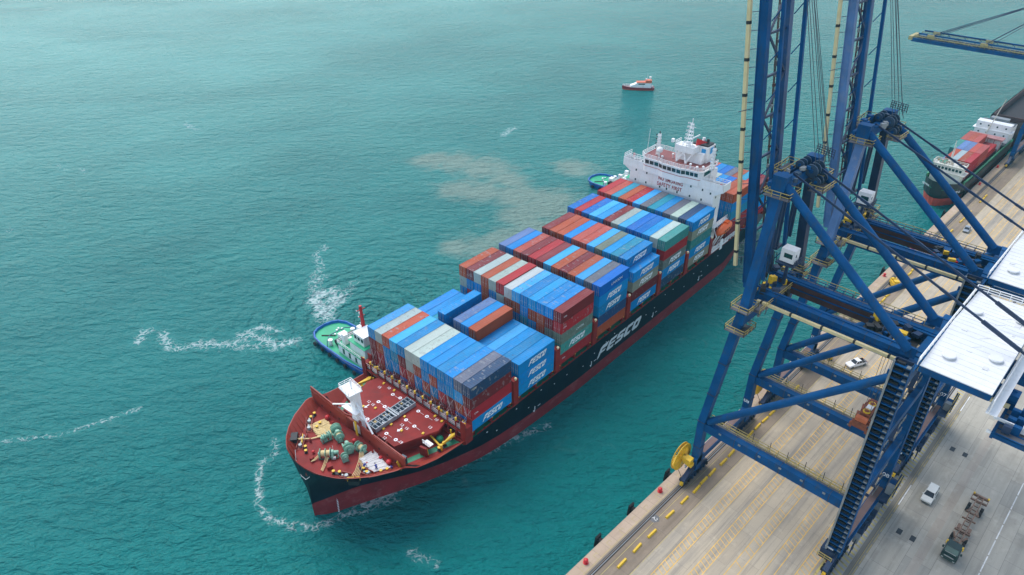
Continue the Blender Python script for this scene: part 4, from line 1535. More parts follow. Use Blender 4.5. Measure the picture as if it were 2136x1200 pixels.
# ------------------------------------------------------------------ containers
def cont_mat():
    m = bpy.data.materials.new('container_paint')
    m.use_nodes = True
    n, l = m.node_tree.nodes, m.node_tree.links
    b = n['Principled BSDF']
    oi = n.new('ShaderNodeObjectInfo')
    tc = n.new('ShaderNodeTexCoord')
    off = n.new('ShaderNodeVectorMath')
    off.operation = 'ADD'
    sc_ = n.new('ShaderNodeVectorMath')
    sc_.operation = 'SCALE'
    cb = n.new('ShaderNodeCombineXYZ')
    for i in range(3):
        l.new(oi.outputs['Random'], cb.inputs[i])
    l.new(cb.outputs[0], sc_.inputs[0])
    sc_.inputs[3].default_value = 170
    l.new(tc.outputs['Object'], off.inputs[0])
    l.new(sc_.outputs[0], off.inputs[1])

    def noise(scale, st, detail=6, rough=.65):
        mp = n.new('ShaderNodeMapping')
        mp.inputs['Scale'].default_value = st
        l.new(off.outputs[0], mp.inputs[0])
        t = n.new('ShaderNodeTexNoise')
        t.inputs['Scale'].default_value = scale
        t.inputs['Detail'].default_value = detail
        t.inputs['Roughness'].default_value = rough
        l.new(mp.outputs[0], t.inputs['Vector'])
        return t.outputs[0]

    def rng(x, a, bb, c, d):
        r = n.new('ShaderNodeMapRange')
        for k, v in enumerate((a, bb, c, d)):
            r.inputs[k + 1].default_value = v
        l.new(x, r.inputs[0])
        return r.outputs[0]

    def mul(a, bb):
        q = n.new('ShaderNodeMath')
        q.operation = 'MULTIPLY'
        l.new(a, q.inputs[0])
        l.new(bb, q.inputs[1]) if not isinstance(bb, float) else setattr(q.inputs[1], 'default_value', bb)
        return q.outputs[0]

    def mix(f, a, bb, mode='MIX'):
        q = n.new('ShaderNodeMix')
        q.data_type = 'RGBA'
        q.blend_type = mode
        l.new(f, q.inputs[0]) if not isinstance(f, float) else setattr(q.inputs[0], 'default_value', f)
        l.new(a, q.inputs[6])
        if isinstance(bb, tuple):
            q.inputs[7].default_value = (*bb, 1)
        else:
            l.new(bb, q.inputs[7])
        return q.outputs[2]
    # roofs chalk and bleach: weathering belongs to upward faces of the box in its own frame
    sepn = n.new('ShaderNodeSeparateXYZ')
    l.new(tc.outputs['Normal'], sepn.inputs[0])
    top = rng(sepn.outputs[2], .6, .9, 0, 1)
    wear = oi.outputs['Alpha'] if 'Alpha' in oi.outputs else oi.outputs['Random']
    c = oi.outputs['Color']
    v = rng(noise(.35, (.35, 1, 1)), .3, .7, .86, 1.12)
    cbv = n.new('ShaderNodeCombineXYZ')
    for i in range(3):
        l.new(v, cbv.inputs[i])
    c = mix(1.0, c, cbv.outputs[0], 'MULTIPLY')
    chalk = mul(top, rng(noise(.5, (.3, 1, 1)), .25, .75, .0, .08))
    c = mix(chalk, c, (0.62, 0.62, 0.60))
    patch = mul(rng(noise(.9, (1.4, .7, 1), 4, .6), .58, .64, 0, .5), rng(oi.outputs['Random'], .3, .9, 0.0, 1.0))
    c = mix(patch, c, (0.30, 0.31, 0.31))
    rust = mul(rng(noise(1.5, (.9, 1, .8), 8, .8), .54, .68, 0, .85), rng(oi.outputs['Random'], .1, 1.0, .25, 1.0))
    c = mix(rust, c, (0.10, 0.045, 0.03))
    l.new(c, b.inputs['Base Color'])
    b.inputs['Roughness'].default_value = 0.55
    b.inputs['Specular IOR Level'].default_value = 0.12
    return m


CM = cont_mat()
LC, WC, HC, PITCH = 12.19, 2.44, 2.90, 2.93


def corrugated(n, a, b, d, duty=.5):
    # list of (t, offset) along an edge a..b
    out = [(a, 0)]
    p = (b - a) / n
    for k in range(n):
        s_ = a + k * p
        out += [(s_ + p * .2, 0), (s_ + p * .32, d), (s_ + p * .68, d), (s_ + p * .8, 0)]
    out.append((b, 0))
    return out


def container_mesh():
    m_ = MB()
    # corner posts and rails
    for x in (0, LC - .16):
        for y in (0, WC - .16):
            m_.box(x, x + .16, y, y + .16, 0, HC)
    for y in (0.005, WC - .105):
        m_.box(.16, LC - .16, y, y + .1, HC - .11, HC - .004)
        m_.box(.16, LC - .16, y, y + .1, 0.004, .17)
    for x in (0.005, LC - .105):
        m_.box(x, x + .1, .16, WC - .16, HC - .14, HC - .006)
        m_.box(x, x + .1, .16, WC - .16, 0.006, .16)
    for side in (0, 1):
        cs = corrugated(34, .16, LC - .16, .045)
        vs, fs = [], []
        for t, d in cs:
            y = (.02 + d) if side == 0 else (WC - .02 - d)
            vs += [(t, y, .17), (t, y, HC - .11)]
        for k in range(len(cs) - 1):
            q = (2 * k, 2 * k + 2, 2 * k + 3, 2 * k + 1)
            fs.append(q if side == 0 else q[::-1])
        m_.add(vs, fs)
    # ends
    cs = corrugated(8, .16, WC - .16, .045)
    for x, sg in ((.02, 1), (LC - .02, -1)):
        vs, fs = [], []
        for t, d in cs:
            vs += [(x + sg * d, t, .16), (x + sg * d, t, HC - .14)]
        for k in range(len(cs) - 1):
            q = (2 * k, 2 * k + 1, 2 * k + 3, 2 * k + 2)
            fs.append(q if sg > 0 else q[::-1])
        m_.add(vs, fs)
    # roof with cross ribs
    cs = corrugated(20, .1, LC - .1, -.025)
    vs, fs = [], []
    for t, d in cs:
        vs += [(t, .1, HC - .02 + d), (t, WC - .1, HC - .02 + d)]
    for k in range(len(cs) - 1):
        fs.append((2 * k, 2 * k + 2, 2 * k + 3, 2 * k + 1))
    m_.add(vs, fs)
    for x in (0, LC - .2):
        for y in (-.008, WC - .152):
            m_.box(x - .008, x + .19, y, y + .16, HC - .10, HC + .012)
    m_.add([(0, 0, .01), (LC, 0, .01), (LC, WC, .01), (0, WC, .01)], [(3, 2, 1, 0)])
    me = bpy.data.meshes.new('shipping_container')
    me.from_pydata(m_.v, [], m_.f)
    me.materials.append(CM)
    return me


def door_mesh():
    m_ = MB()
    m_.box(-.03, .0, .18, WC / 2 - .01, .18, HC - .16)
    m_.box(-.03, .0, WC / 2 + .01, WC - .18, .18, HC - .16)
    for y in (.45, .9, WC - .9, WC - .45):
        m_.box(-.075, -.03, y - .025, y + .025, .14, HC - .12, 1)
        m_.box(-.085, -.03, y - .05, y + .16, 1.15, 1.22, 1)
    me = bpy.data.meshes.new('container_door')
    me.from_pydata(m_.v, [], m_.f)
    me.materials.append(CM)
    me.materials.append(mat('lock_bar', (0.42, 0.40, 0.38), .5, .2, .2))
    me.polygons.foreach_set('material_index', m_.m)
    return me


CME = container_mesh()
DME = door_mesh()
CC = {
    'b': ((0.002, 0.225, 0.53), 'bright blue'), 'l': ((0.04, 0.33, 0.64), 'light blue'), 'd': ((0.0, 0.15, 0.50), 'royal blue'),
    'n': ((0.025, 0.065, 0.15), 'navy'), 'g': ((0.115, 0.125, 0.165), 'slate grey'), 't': ((0.012, 0.25, 0.38), 'teal blue'),
    'w': ((0.36, 0.44, 0.41), 'pale grey'), 'G': ((0.15, 0.19, 0.165), 'grey green'), 'e': ((0.28, 0.30, 0.225), 'weathered beige green'),
    'r': ((0.38, 0.022, 0.03), 'red'), 'm': ((0.18, 0.02, 0.025), 'maroon'), 'o': ((0.36, 0.07, 0.028), 'rusty orange'),
    'q': ((0.05, 0.26, 0.235), 'sea green'), 'u': ((0.10, 0.17, 0.36), 'faded blue'), 's': ((0.42, 0.075, 0.055), 'salmon red'),
}
# tops listed from starboard (row 12) to port (row 0)
bays = [
    dict(x=0, n=4, top='lwsltwwbbbbgn', hs=None),
    dict(x=1, n=3, top='bbtbmuboblbbb', h={11: 3, 12: 3, 10: 3, 9: 4, 8: 2, 7: 4, 6: 4, 5: 4, 4: 3, 3: 3, 2: 3, 1: 3, 0: 3}),
    dict(x=2, n=5, top='omwowrwlbbbbm'),
    dict(x=3, n=5, top='ubsmrmlomolgd'),
    dict(x=4, n=5, top='mmoobsolGbtbb', h={12: 3, 0: 4}),
    dict(x=5, n=5, top='drdlbmwlddbwt'),
    dict(x=6, n=5, top='rstorlgtbgwnb'),
    dict(x=7, n=5, top='blmodbrtwbdoo'),
    dict(x=8, n=4, top='romblsbdgotro'),
]
FIX = {}


def setrow(bay, tier, s):      # s from starboard to port
    for k, ch in enumerate(s):
        FIX[(bay, 12 - k, tier)] = ch


setrow(0, 3, 'lwolbwwbbbbgn')
setrow(0, 2, 'mobtmwobobblm')
setrow(0, 1, 'mrbbrobmormor'.replace('mor', 'obr', 1))
setrow(0, 0, 'robmdrbtomrdb')
setrow(2, 4, 'omwowrwlbbbbm')
setrow(2, 3, 'wbbobwoobooor'.replace('ooor', 'oomr'))
setrow(2, 2, 'brtobqddtboGq'[:12] + 'G')
setrow(1, 2, 'bbtbmuboblbbb')
for bay, tiers in {0: 'nmrb', 1: 'bbb', 2: 'mrGqr', 3: 'dbbno', 4: 'beembb', 5: 'trGbn', 6: 'betbe', 7: 'drtbo'}.items():
    pass
PORT = {0: 'brmn', 1: 'bbb', 2: 'rqGrm', 3: 'onbbd', 4: 'bmeb', 5: 'nbGrq', 6: 'ebqeb', 7: 'mrtbo', 8: 'rbtm'}
for bay, s in PORT.items():
    for t, ch in enumerate(s):
        FIX[(bay, 0, t)] = ch
FIX[(4, 1, 4)] = 'b'
TOPFIX = {4: {11: 'm', 10: 'o', 9: 'o', 8: 'b', 7: 's', 6: 's', 5: 'l', 4: 'G', 3: 'b', 2: 't', 1: 'b', 0: 'b', 12: 'm'},
          1: {12: 'b', 11: 'b', 10: 'l', 9: 'b', 8: 'm', 7: 'u', 6: 'b', 5: 'o', 4: 'b', 3: 'b', 2: 'b', 1: 'b', 0: 'b'}}
FESCO = {(0, 0, 0), (1, 0, 0), (1, 0, 1), (1, 0, 2), (2, 0, 1), (3, 0, 2), (3, 0, 3), (4, 1, 4), (4, 0, 3), (4, 0, 2), (4, 0, 0), (5, 0, 2), (5, 0, 1), (6, 0, 4), (6, 0, 3), (6, 0, 1), (6, 0, 0)}
LOGOME = logo_mesh('container_lettering', 1.45, .60, .5, Matrix.Translation((6.3, -.02, 1.45)) @ TX)
LOGOME.materials.append(LOGOW)
ORD = ['first', 'second', 'third', 'fourth', 'fifth', 'sixth', 'seventh', 'eighth', 'ninth', 'tenth', 'eleventh', 'twelfth', 'thirteenth']
BAYN = ['foremost bay', 'second bay from bow', 'third bay from bow', 'fourth bay from bow', 'fifth bay from bow', 'sixth bay from bow', 'bay before bridge', 'bay behind bridge', 'sternmost bay']
TOPN = {1: 'second tier down', 2: 'third tier down', 3: 'fourth tier down'}
allc = []
for bi, bay in enumerate(bays):
    for row in range(13):
        h = bay.get('h', {}).get(row, bay['n']) if bay.get('h') else bay['n']
        for t in range(h):
            top = (t == h - 1)
            if (bi, row, t) in FIX:
                ch = FIX[(bi, row, t)]
            elif top and bi in TOPFIX:
                ch = TOPFIX[bi][row]
            elif top:
                ch = bay['top'][12 - row]
            else:
                ch = rnd.choice('bbbbldrmomotgnwG')
            if top and bi in TOPFIX and (bi, row, t) not in FIX:
                ch = TOPFIX[bi][row]
            # visibility rank
            vis = 0
            if top or row == 0:
                vis = 3
            if bi == 0:
                vis = max(vis, 2.8)
            if bi == 2 and t >= 2:
                vis = max(vis, 2.5)
            if bi == 1 and row in (5, 9):
                vis = max(vis, 2.4)
            if bi == 7 and row < 5:
                vis = max(vis, 2.3)
            if t == h - 2:
                vis = max(vis, 2.0)
            if row == 12:
                vis = max(vis, 1.8)
            vis -= bi * .01
            allc.append((vis, bi, row, t, h, ch))
allc.sort(key=lambda a: (-a[0], a[1], a[2], -a[3]))
CRND = random.Random(3)
stuff = {}
CORE = MB()
for i, (vis, bi, row, t, h, ch) in enumerate(allc):
    x = BX[bi] + CRND.uniform(-.03, .03)
    y = row * 2.514 + .02 + CRND.uniform(-.015, .015)
    z = 12.0 + t * PITCH
    if bi == 2 and row == 7 and t == h - 1:
        z += .25
    base, cname = CC[ch]
    j = CRND.uniform(.86, 1.14)
    c = tuple(min(.9, k * j * CRND.uniform(.93, 1.07)) for k in base)
    if i < 296:
        o = bpy.data.objects.new('shipping_container', CME)
        col.objects.link(o)
        o.location = s2w(x, y, z)
        o.rotation_euler = (0, 0, TH)
        o.color = (*c, 1)
        rowp = 'port edge row' if row == 0 else ('starboard edge row' if row == 12 else '%s row from port' % ORD[row])
        tierp = 'top tier' if t == h - 1 else ('bottom tier' if t == 0 else TOPN[h - 1 - t])
        tag(o, '%s container, %s, %s, %s' % (cname, tierp, rowp, BAYN[bi]), 'shipping container', 'containers stacked on the big ship')
        if bi in (0, 2) or (t == h - 1 and bi > 0) or (bi == 7):
            d_ = bpy.data.objects.new('door', DME)
            col.objects.link(d_)
            d_.parent = o
            d_.color = (*c, 1)
        if (bi, row, t) in FESCO:
            d_ = bpy.data.objects.new('lettering', LOGOME)
            col.objects.link(d_)
            d_.parent = o
        if (bi, row, t) == (3, 0, 4):
            text_mesh('lettering', 'UNICON', .95, LOGOW, o, Matrix.Translation((6.9, -.02, 1.5)) @ TX, shear=.25, sx=1.25)
        if (bi, row, t) == (2, 0, 2):
            text_mesh('lettering', 'CAPITAL', .8, LOGOW, o, Matrix.Translation((7.2, -.02, 1.4)) @ TX, shear=.2)
        if (bi, row, t) == (0, 0, 3):
            text_mesh('lettering', 'CAI', .7, mat('stencil_cream', (.7, .6, .45), .6), o, Matrix.Translation((1.1, -.02, 2.3)) @ TX, bold=.02)
        if (bi, row, t) in ((0, 0, 1), (2, 0, 4), (2, 0, 3), (2, 0, 0)):
            text_mesh('lettering', 'CMA', .55, LOGOW, o, Matrix.Translation((1.3, -.02, 1.5)) @ TX)
    else:
        CORE.box(x, x + LC, y, y + WC, z, z + HC, mi=list(CC).index(ch))
mats = [mat('stack_' + nm.replace(' ', '_'), c_, .55, 0, .15, .5, dirt=(.1, .05, .035), dirt_amt=.4) for c_, nm in CC.values()]
o = CORE.build('stacked_containers', mats)
o.location = SO
o.rotation_euler = (0, 0, TH)
tag(o, 'mixed coloured containers buried inside the stacks of the big ship', 'shipping container', 'containers stacked on the big ship', 'stuff')

# ------------------------------------------------------------------ ship-to-shore cranes
def crane(cx, label, num, faded=False, raised=True, gz=48.3):
    root = thing('container_crane', (cx, -18.0, 4.0), label, 'gantry crane', 'blue ship-to-shore cranes on the quay')
    org = (cx, -18.0, 4.0)
    P = lambda x, y, z: (cx + x, y, z)
    bld = lambda m_, name, mats, parent=root, sm=False: m_.build(name, mats, parent, org=org, smooth=sm)
    LG = CRANE
    AF = CRANEL if faded else CRANE
    yw, yl = -3.35, -33.0
    ywt = -6.9
    # legs
    for sx in (-10, 10):
        m_ = MB()
        m_.bar(P(sx, yw, 6.5), P(sx, yw, 19.6), 1.7, 1.5, up=(0, 1, 0))
        m_.bar(P(sx, yw, 19.4), P(sx, ywt, gz), 1.6, 1.5, up=(0, 1, 0))
        for zz in (12.8, 19.5, 27, 35, 43):
            f = 0 if zz < 19.6 else (zz - 19.4) / (gz - 19.4)
            m_.cbox(P(sx, yw + (ywt - yw) * f, zz), 1.86, 1.74, .18, mi=1)
        z = 20.5 if sx > 99 else 99
        while z < gz - 2:
            f = (z - 19.4) / (gz - 19.4)
            m_.cbox(P(sx - .95 if sx < 0 else sx + .95, yw + (ywt - yw) * f + .2, z), .12, .5, .06, mi=2)
            z += .9
        bld(m_, 'waterside_leg', [LG, CRANED, GREYST])
        m_ = MB()
        m_.bar(P(sx, yl, 6.5), P(sx, yl + .2, gz), 1.6, 1.5, up=(0, 1, 0))
        for zz in (12.8, 19.5, 27.5, 38, 45):
            m_.cbox(P(sx, yl + .1, zz), 1.76, 1.66, .18, mi=1)
        bld(m_, 'landside_leg', [LG, CRANED])
    if True:
        # grey pipe up the inner corner of the waterside legs
        for sx in (-10, 10):
            m_ = MB()
            m_.tube(P(sx + .95, yw - .3, 19.6), P(sx + .95, ywt - .3, gz - 3), .22, 8)
            bld(m_, 'leg_conduit', mat('conduit_grey', (0.26, 0.28, 0.24), .6, 0, .15))
    # sill beams and bogies
    for y in (yw, yl):
        m_ = MB()
        m_.prismy([(cx - 11.2, 8.2), (cx + 11.2, 8.2), (cx + 11.2, 9.6), (cx + 9.3, 10.4), (cx + 8.2, 9.5), (cx - 8.2, 9.5), (cx - 9.3, 10.4), (cx - 11.2, 9.6)], y - .75, y + .75)
        bld(m_, 'sill_beam', LG)
        m_ = MB()
        m_.box(cx - 8, cx + 8, y - .62, y + .62, 9.51, 9.56)
        bld(m_, 'sill_walkway', mat('sill_brown', (0.15, 0.095, 0.085), .8, 0, .2, .5))
        for s_ in (-1, 1):
            m_ = MB()
            m_.prismy([(cx + s_ * 10 - 4.4, 5.9), (cx + s_ * 10 + 4.4, 5.9), (cx + s_ * 10 + .8, 8.2), (cx + s_ * 10 - .8, 8.2)], y - .45, y + .45)
            for k in (-3.3, -1.1, 1.1, 3.3):
                xx = cx + s_ * 10 + k
                m_.box(xx - .95, xx + .95, y - .55, y + .55, 4.75, 5.9)
                for q in (-.5, .5):
                    m_.tube((xx + q, y - .25, 4.55), (xx + q, y + .25, 4.55), .42, 12, mi=1)
                    m_.cbox((xx + q, y + .7, 5.3), .5, .35, .6, mi=rnd.choice((0, 1, 2)))
                    m_.cbox((xx + q, y - .7, 5.3), .5, .35, .7, mi=rnd.choice((0, 1, 0)))
            m_.box(cx + s_ * 14.4 - .3, cx + s_ * 14.4 + .3, y - .3, y + .3, 4.6, 5.4, 3)
            bld(m_, 'bogie', [CRANED, DARK, RUSTO, YEL])
    # hanging cables, floodlights
    m_ = MB()
    for k in range(9):
        a = Vector(P(-9 + k * 2.2, ywt + .9, gz - 2.5))
        b2 = Vector(P(-8 + k * 2.0, ywt + 1.1, gz - 6.5 - (k % 3)))
        m_.path([a, a.lerp(b2, .5) + Vector((.5, .2, -.8)), b2, b2 + Vector((1.2, 0, 1.8))], .05, 4)
    bld(m_, 'loose_cable', CABLE)
    m_ = MB()
    for k in range(7):
        m_.cbox(P(-9 + k * 3.0, yl + .9, gz - 2.0), .5, .35, .4)
        m_.cbox(P(-9 + k * 3.0, ywt - 1.0, gz - 3.6), .5, .35, .4)
    bld(m_, 'floodlight', GREYST)
    # portal beams with walkways
    for sx in (-10, 10):
        m_ = MB()
        m_.box(cx + sx - .65, cx + sx + .65, yl + .8, yw - .75, 17.5, 19.4)
        k = yl + 4
        while k < yw - 3:
            m_.box(cx + sx - .7, cx + sx + .7, k, k + .14, 17.46, 19.43, 1)
            k += 4.6
        for k in range(6):
            m_.cbox(P(sx - .68, yl + 5 + k * 4.1, 18.9), .1, .5, .4, mi=2)
        o = bld(m_, 'portal_beam', [LG, CRANED, GREYST])
        m_ = MB()
        m_.box(cx + sx + .7, cx + sx + 1.75, yl + 1, yw - .8, 19.0, 19.1, 0)
        m_.rail([P(sx + 1.72, yl + 1, 19.1), P(sx + 1.72, yw - .8, 19.1)], 1.1, .045, 2.0, mi=1)
        m_.rail([P(sx + .72, yl + 1, 19.4), P(sx + .72, yw - .8, 19.4)], 1.0, .045, 2.0, mi=1)
        for k in range(8):
            yy = yl + 3 + k * 3.4
            m_.tube(P(sx + 1.72, yy, 19.1), P(sx + 1.72, yy, 21.2), .06, 5, mi=2)
        bld(m_, 'beam_walkway', [WALK, RAILY, DARK], o)
        # diagonal braces
        m_ = MB()
        m_.tube(P(sx, yw - 1.2, 19.8), P(sx, yl + 1.0, gz - 1.0), .72, 14)
        m_.cbox(P(sx, yw - 1.3, 19.9), .3, 1.8, 1.6)
        m_.cbox(P(sx, yl + 1.2, gz - 1.3), .3, 2.2, 1.8)
        bld(m_, 'brace_tube', LG, sm=True)
    # landside cross ties with rounded corners
    for z in (21.5, 34.0):
        m_ = MB()
        m_.prismy([(cx - 9.3, z - .8), (cx + 9.3, z - .8), (cx + 9.3, z + 2.2), (cx + 8.6, z + 1.3), (cx + 7.8, z + .8), (cx - 7.8, z + .8), (cx - 8.6, z + 1.3), (cx - 9.3, z + 2.2)], yl - .45, yl + .55)
        bld(m_, 'cross_tie', LG)
    for z in (gz - 1.2,):
        m_ = MB()
        m_.box(cx - 11.2, cx + 11.2, yl - .7, yl + .9, z - 1.1, z + 1.1)
        bld(m_, 'cross_tie', LG)
    m_ = MB()
    m_.box(cx - 11.2, cx + 11.2, ywt - .8, ywt + .8, gz - 3.4, gz - 1.3)
    bld(m_, 'portal_head', LG)
    # twin trolley girders
    for sx, inner in ((-3.6, 0), (3.6, 1)):
        m_ = MB()
        x = cx + sx
        m_.box(x - .7, x + .7, -46.5, -4.6, gz - 2.5, gz, 0)
        m_.box(x - .95, x + .95, -46.5, -4.6, gz, gz + .12, 0)
        m_.box(x - .95, x - .7, -46.5, -4.6, gz - 1.3, gz - 1.15, 0)
        if inner:
            m_.box(x - .76, x - .705, -30.5, -6.5, gz - 2.45, gz - .3, 1)
        m_.box(x - .3 * (1 if inner else -1) - .1, x - .3 * (1 if inner else -1) + .1, -46, -5, gz + .12, gz + .3, 0)
        k = -44.0
        while k < -6:
            m_.box(x - .74, x + .74, k, k + .16, gz - 2.53, gz + .125, 2)
            k += 3.8
        o = bld(m_, 'trolley_girder', [LG, RUSTB, CRANED])
        m_ = MB()
        s_ = -1 if sx < 0 else 1
        if s_ > 0:
            m_.box(x + 1.0, x + 2.0, -46, -6, gz - .3, gz - .2, 0)
            m_.rail([(x + 2.0, -30.5, gz - .2), (x + 2.0, -6, gz - .2)], 1.1, .045, 1.6, mi=1)
            m_.rail([(x + 1.0, -30.5, gz - .2), (x + 1.0, -6, gz - .2)], 1.1, .045, 1.6, mi=3)
            bld(m_, 'girder_walkway', [WALK, RAILY, CREAM, CRANE], o)
        else:
            m_.box(x - 2.4, x - 1.9, -46, -7, gz - 1.3, gz - .8, 2)
            k = -8.0
            while k > -45:
                m_.box(x - 2.43, x - 1.87, k, k + .35, gz - 1.33, gz - .77, 4)
                m_.bar((x - 1.9, k - 1.2, gz - 1.2), (x - .7, k - 1.2, gz - 1.2), .1, .12, 3)
                m_.bar((x - 1.9, k - 3.2, gz - 1.2), (x - .7, k - 3.2, gz - 1.2), .1, .12, 3)
                k -= 5.4
            bld(m_, 'power_rail', [WALK, RAILY, CREAM, CRANE, DARK], o)
    # machine house
    m_ = MB()
    hx0, hx1, hy0, hy1 = cx - 13.4, cx + 13.4, -44.0, -34.9
    zb = gz + 1.0
    m_.box(hx0 + 5.0, hx1 - .6, hy0 + .6, hy1 - .6, zb, 52.8, 0)
    m_.box(hx0 + 4.8, hx1 - .4, hy0 + .4, hy1 - .4, zb - .7, zb, 1)
    m_.box(hx0, hx0 + .15, hy0, hy1, 51.9, 52.85, 1)
    m_.box(hx0 + .15, hx1, hy0, hy0 + .15, 52.0, 52.85, 1)
    house_ = bld(m_, 'machine_house', [WHITE, CRANE])
    m_ = MB()
    m_.add([(hx0, hy0, 53.0), (cx, hy0, 53.9), (hx1, hy0, 53.0), (hx0, hy1, 53.0), (cx, hy1, 53.9), (hx1, hy1, 53.0), (hx0, hy0, 52.86), (hx1, hy0, 52.86), (hx0, hy1, 52.86), (hx1, hy1, 52.86)],
           [(0, 1, 4, 3), (1, 2, 5, 4), (6, 7, 2, 1, 0), (9, 8, 3, 4, 5), (8, 6, 0, 3), (7, 9, 5, 2), (6, 8, 9, 7)])
    for k in range(1, 22):
        xx = hx0 + k * (hx1 - hx0) / 22
        zz = 53.9 - .9 * abs(xx - cx) / 13.4
        m_.bar((xx, hy0 + .05, zz + .015), (xx, hy1 - .05, zz + .015), .05, .03, 1)
    for k in range(9):
        xx = cx + rnd.uniform(-11, 11)
        m_.cbox((xx, rnd.uniform(hy0 + 1, hy1 - 1), 53.93 - .9 * abs(xx - cx) / 13.4), rnd.uniform(.3, .9), rnd.uniform(.3, .9), .12, 0, 1)
    bld(m_, 'roof', [ROOFW, mat('roof_seam_grey', (0.62, 0.62, 0.61), .6, 0, .15)], house_)
    for ax, ay in ((-9.2, -37.2), (-5.8, -42.2), (5.2, -36.6), (7.2, -42.4)):
        zz = 53.9 - .9 * abs(ax) / 13.4
        m_ = MB()
        m_.tube((cx + ax, ay, zz - .1), (cx + ax, ay, zz + .35), .62, 18)
        m_.tube((cx + ax, ay, zz + .35), (cx + ax, ay, zz + .5), .95, 20, .85)
        bld(m_, 'roof_vent', ROOFW, house_, sm=True)
    m_ = MB()
    for k in range(5):
        m_.bar((cx - 5 + k * 2.8, -38.8 - .3 * k, 53.9 - .9 * abs(-5 + k * 2.8) / 13.4), (cx - 3.9 + k * 2.8, -39.9 - .3 * k, 53.9 - .9 * abs(-3.9 + k * 2.8) / 13.4), .07, .1)
    bld(m_, 'roof_step', ROOFW, house_)
    m_ = MB()
    m_.rail([(hx0, hy1 + .3, 52.9), (hx1, hy1 + .3, 52.9), (hx1 + .5, hy0, 52.9)], 1.2, .06, 1.6, mids=2)
    m_.rail([(hx0, hy0 - .5, 50), (hx1, hy0 - .5, 50)], 2.2, .06, 1.6, mids=3)
    m_.box(hx1 + .1, hx1 + 1.6, hy0, hy1, 50.0, 50.12)
    m_.rail([(hx1 + 1.6, hy0, 50.1), (hx1 + 1.6, hy1, 50.1)], 1.2, .06, 1.6, mids=2)
    m_.box(hx0, hx1, hy0 - 1.5, hy0 - .1, 49.9, 50.0)
    bld(m_, 'roof_railing', WHITE, house_)
    m_ = MB()
    m_.box(hx0 + 2, hx0 + 9, hy0 - 6.5, hy0 - 6.1, 45.0, 46.2, 0)
    m_.box(hx0 + 2, hx0 + 9, hy0 - 2.0, hy0 - 1.6, 45.0, 46.2, 0)
    m_.box(hx0 + 2, hx0 + 9, hy0 - 6.1, hy0 - 2.0, 45.9, 46.0, 3)
    for k in range(6):
        m_.box(hx0 + 2 + k * 1.36, hx0 + 2.2 + k * 1.36, hy0 - 6.1, hy0 - 2.0, 45.2, 46.1, 0)
    m_.rail([(hx0 + 2, hy0 - 6.4, 46.2), (hx0 + 9, hy0 - 6.4, 46.2)], 1.2, .06, 1.2, mi=1)
    for k in range(8):
        m_.cbox((hx0 + 3 + k * .75, hy0 - 3 - (k % 3), 46.8), .7, 1.0, 1.2, mi=rnd.choice((0, 1, 2)))
    m_.bar((hx0 + 2.2, hy0 - 6.4, 45.8), (hx0 + 2.2, hy0 - 1.0, 45.8), .25, .4, 1)
    m_.bar((hx0 + 4.2, hy0 - 6.4, 47.0), (hx0 + 4.2, hy0 - 1.0, 47.0), .25, .4, 1)
    bld(m_, 'rear_platform', [CRANE, WHITE, CRANED, WALK])
    # hoist machinery between the girders near the house
    m_ = MB()
    for k in range(26):
        m_.cbox((cx + rnd.uniform(-2.6, 2.6), rnd.uniform(-31, -23.5), gz + rnd.uniform(-.9, .5)), rnd.uniform(.5, 1.4), rnd.uniform(.5, 1.4), rnd.uniform(.5, 1.2), rnd.uniform(0, 1.5), mi=rnd.choice((0, 0, 0, 1, 2, 3, 4)))
    m_.box(cx - 2.8, cx + 2.8, -31.5, -23.2, gz - 1.6, gz - 1.3, 0)
    for k in range(4):
        m_.tube((cx - 2.2, -24.5 - k * 1.7, gz - .5), (cx + 2.2, -24.5 - k * 1.7, gz - .5), .3, 10, mi=rnd.choice((0, 4)))
    bld(m_, 'hoist_trolley', [DARK, RED, YEL, CRANE, CRANED])
    # A-frame and apex
    ax_, ay_, az_ = 5.8, -6.75, 69.0
    for s_ in (-1, 1):
        m_ = MB()
        m_.bar(P(s_ * 10, ywt, gz - 1.4), P(s_ * ax_, ay_, az_ - .8), 1.6, 1.5, up=(0, 1, 0))
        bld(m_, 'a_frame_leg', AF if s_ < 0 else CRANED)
        m_ = MB()
        m_.tube(P(s_ * ax_, ay_ - .8, az_ + .3), P(s_ * ax_, -31.6, gz + 1.4), .72, 14)
        m_.cbox(P(s_ * ax_, -31.7, gz + 1.2), .4, 2.2, 1.8)
        bld(m_, 'backstay_tube', LG, sm=True)
        # long thin stay
        m_ = MB()
        a, b = Vector(P(s_ * 3.4, -7.5, az_ + 1.5)), Vector(P(s_ * 3.4, -47.5, 53.6))
        m_.bar(a, b, .18, .34)
        for t in (.22, .46, .62, .8):
            p = a.lerp(b, t)
            q = a.lerp(b, t + .035)
            m_.bar(p, q, .26, .42)
        p, q = a.lerp(b, .78), a.lerp(b, .92)
        m_.bar(p, q, .25, .6)
        bld(m_, 'forestay', CRANED)
    m_ = MB()
    m_.box(cx - ax_ - .7, cx + ax_ + .7, ay_ - .7, ay_ + .7, az_ - 1.1, az_ + .5)
    m_.box(cx - ax_ - .5, cx + ax_ + .5, ay_ + 1.4, ay_ + 2.0, az_ - .4, az_ + .3)
    for s_ in (-1, 1):
        m_.cbox(P(s_ * ax_, ay_, az_ + .6), 1.9, 2.3, 2.6)
    bld(m_, 'apex_beam', LG)
    SHV = mat('sheave_dark', (0.02, 0.05, 0.09), .5, 0, .2)
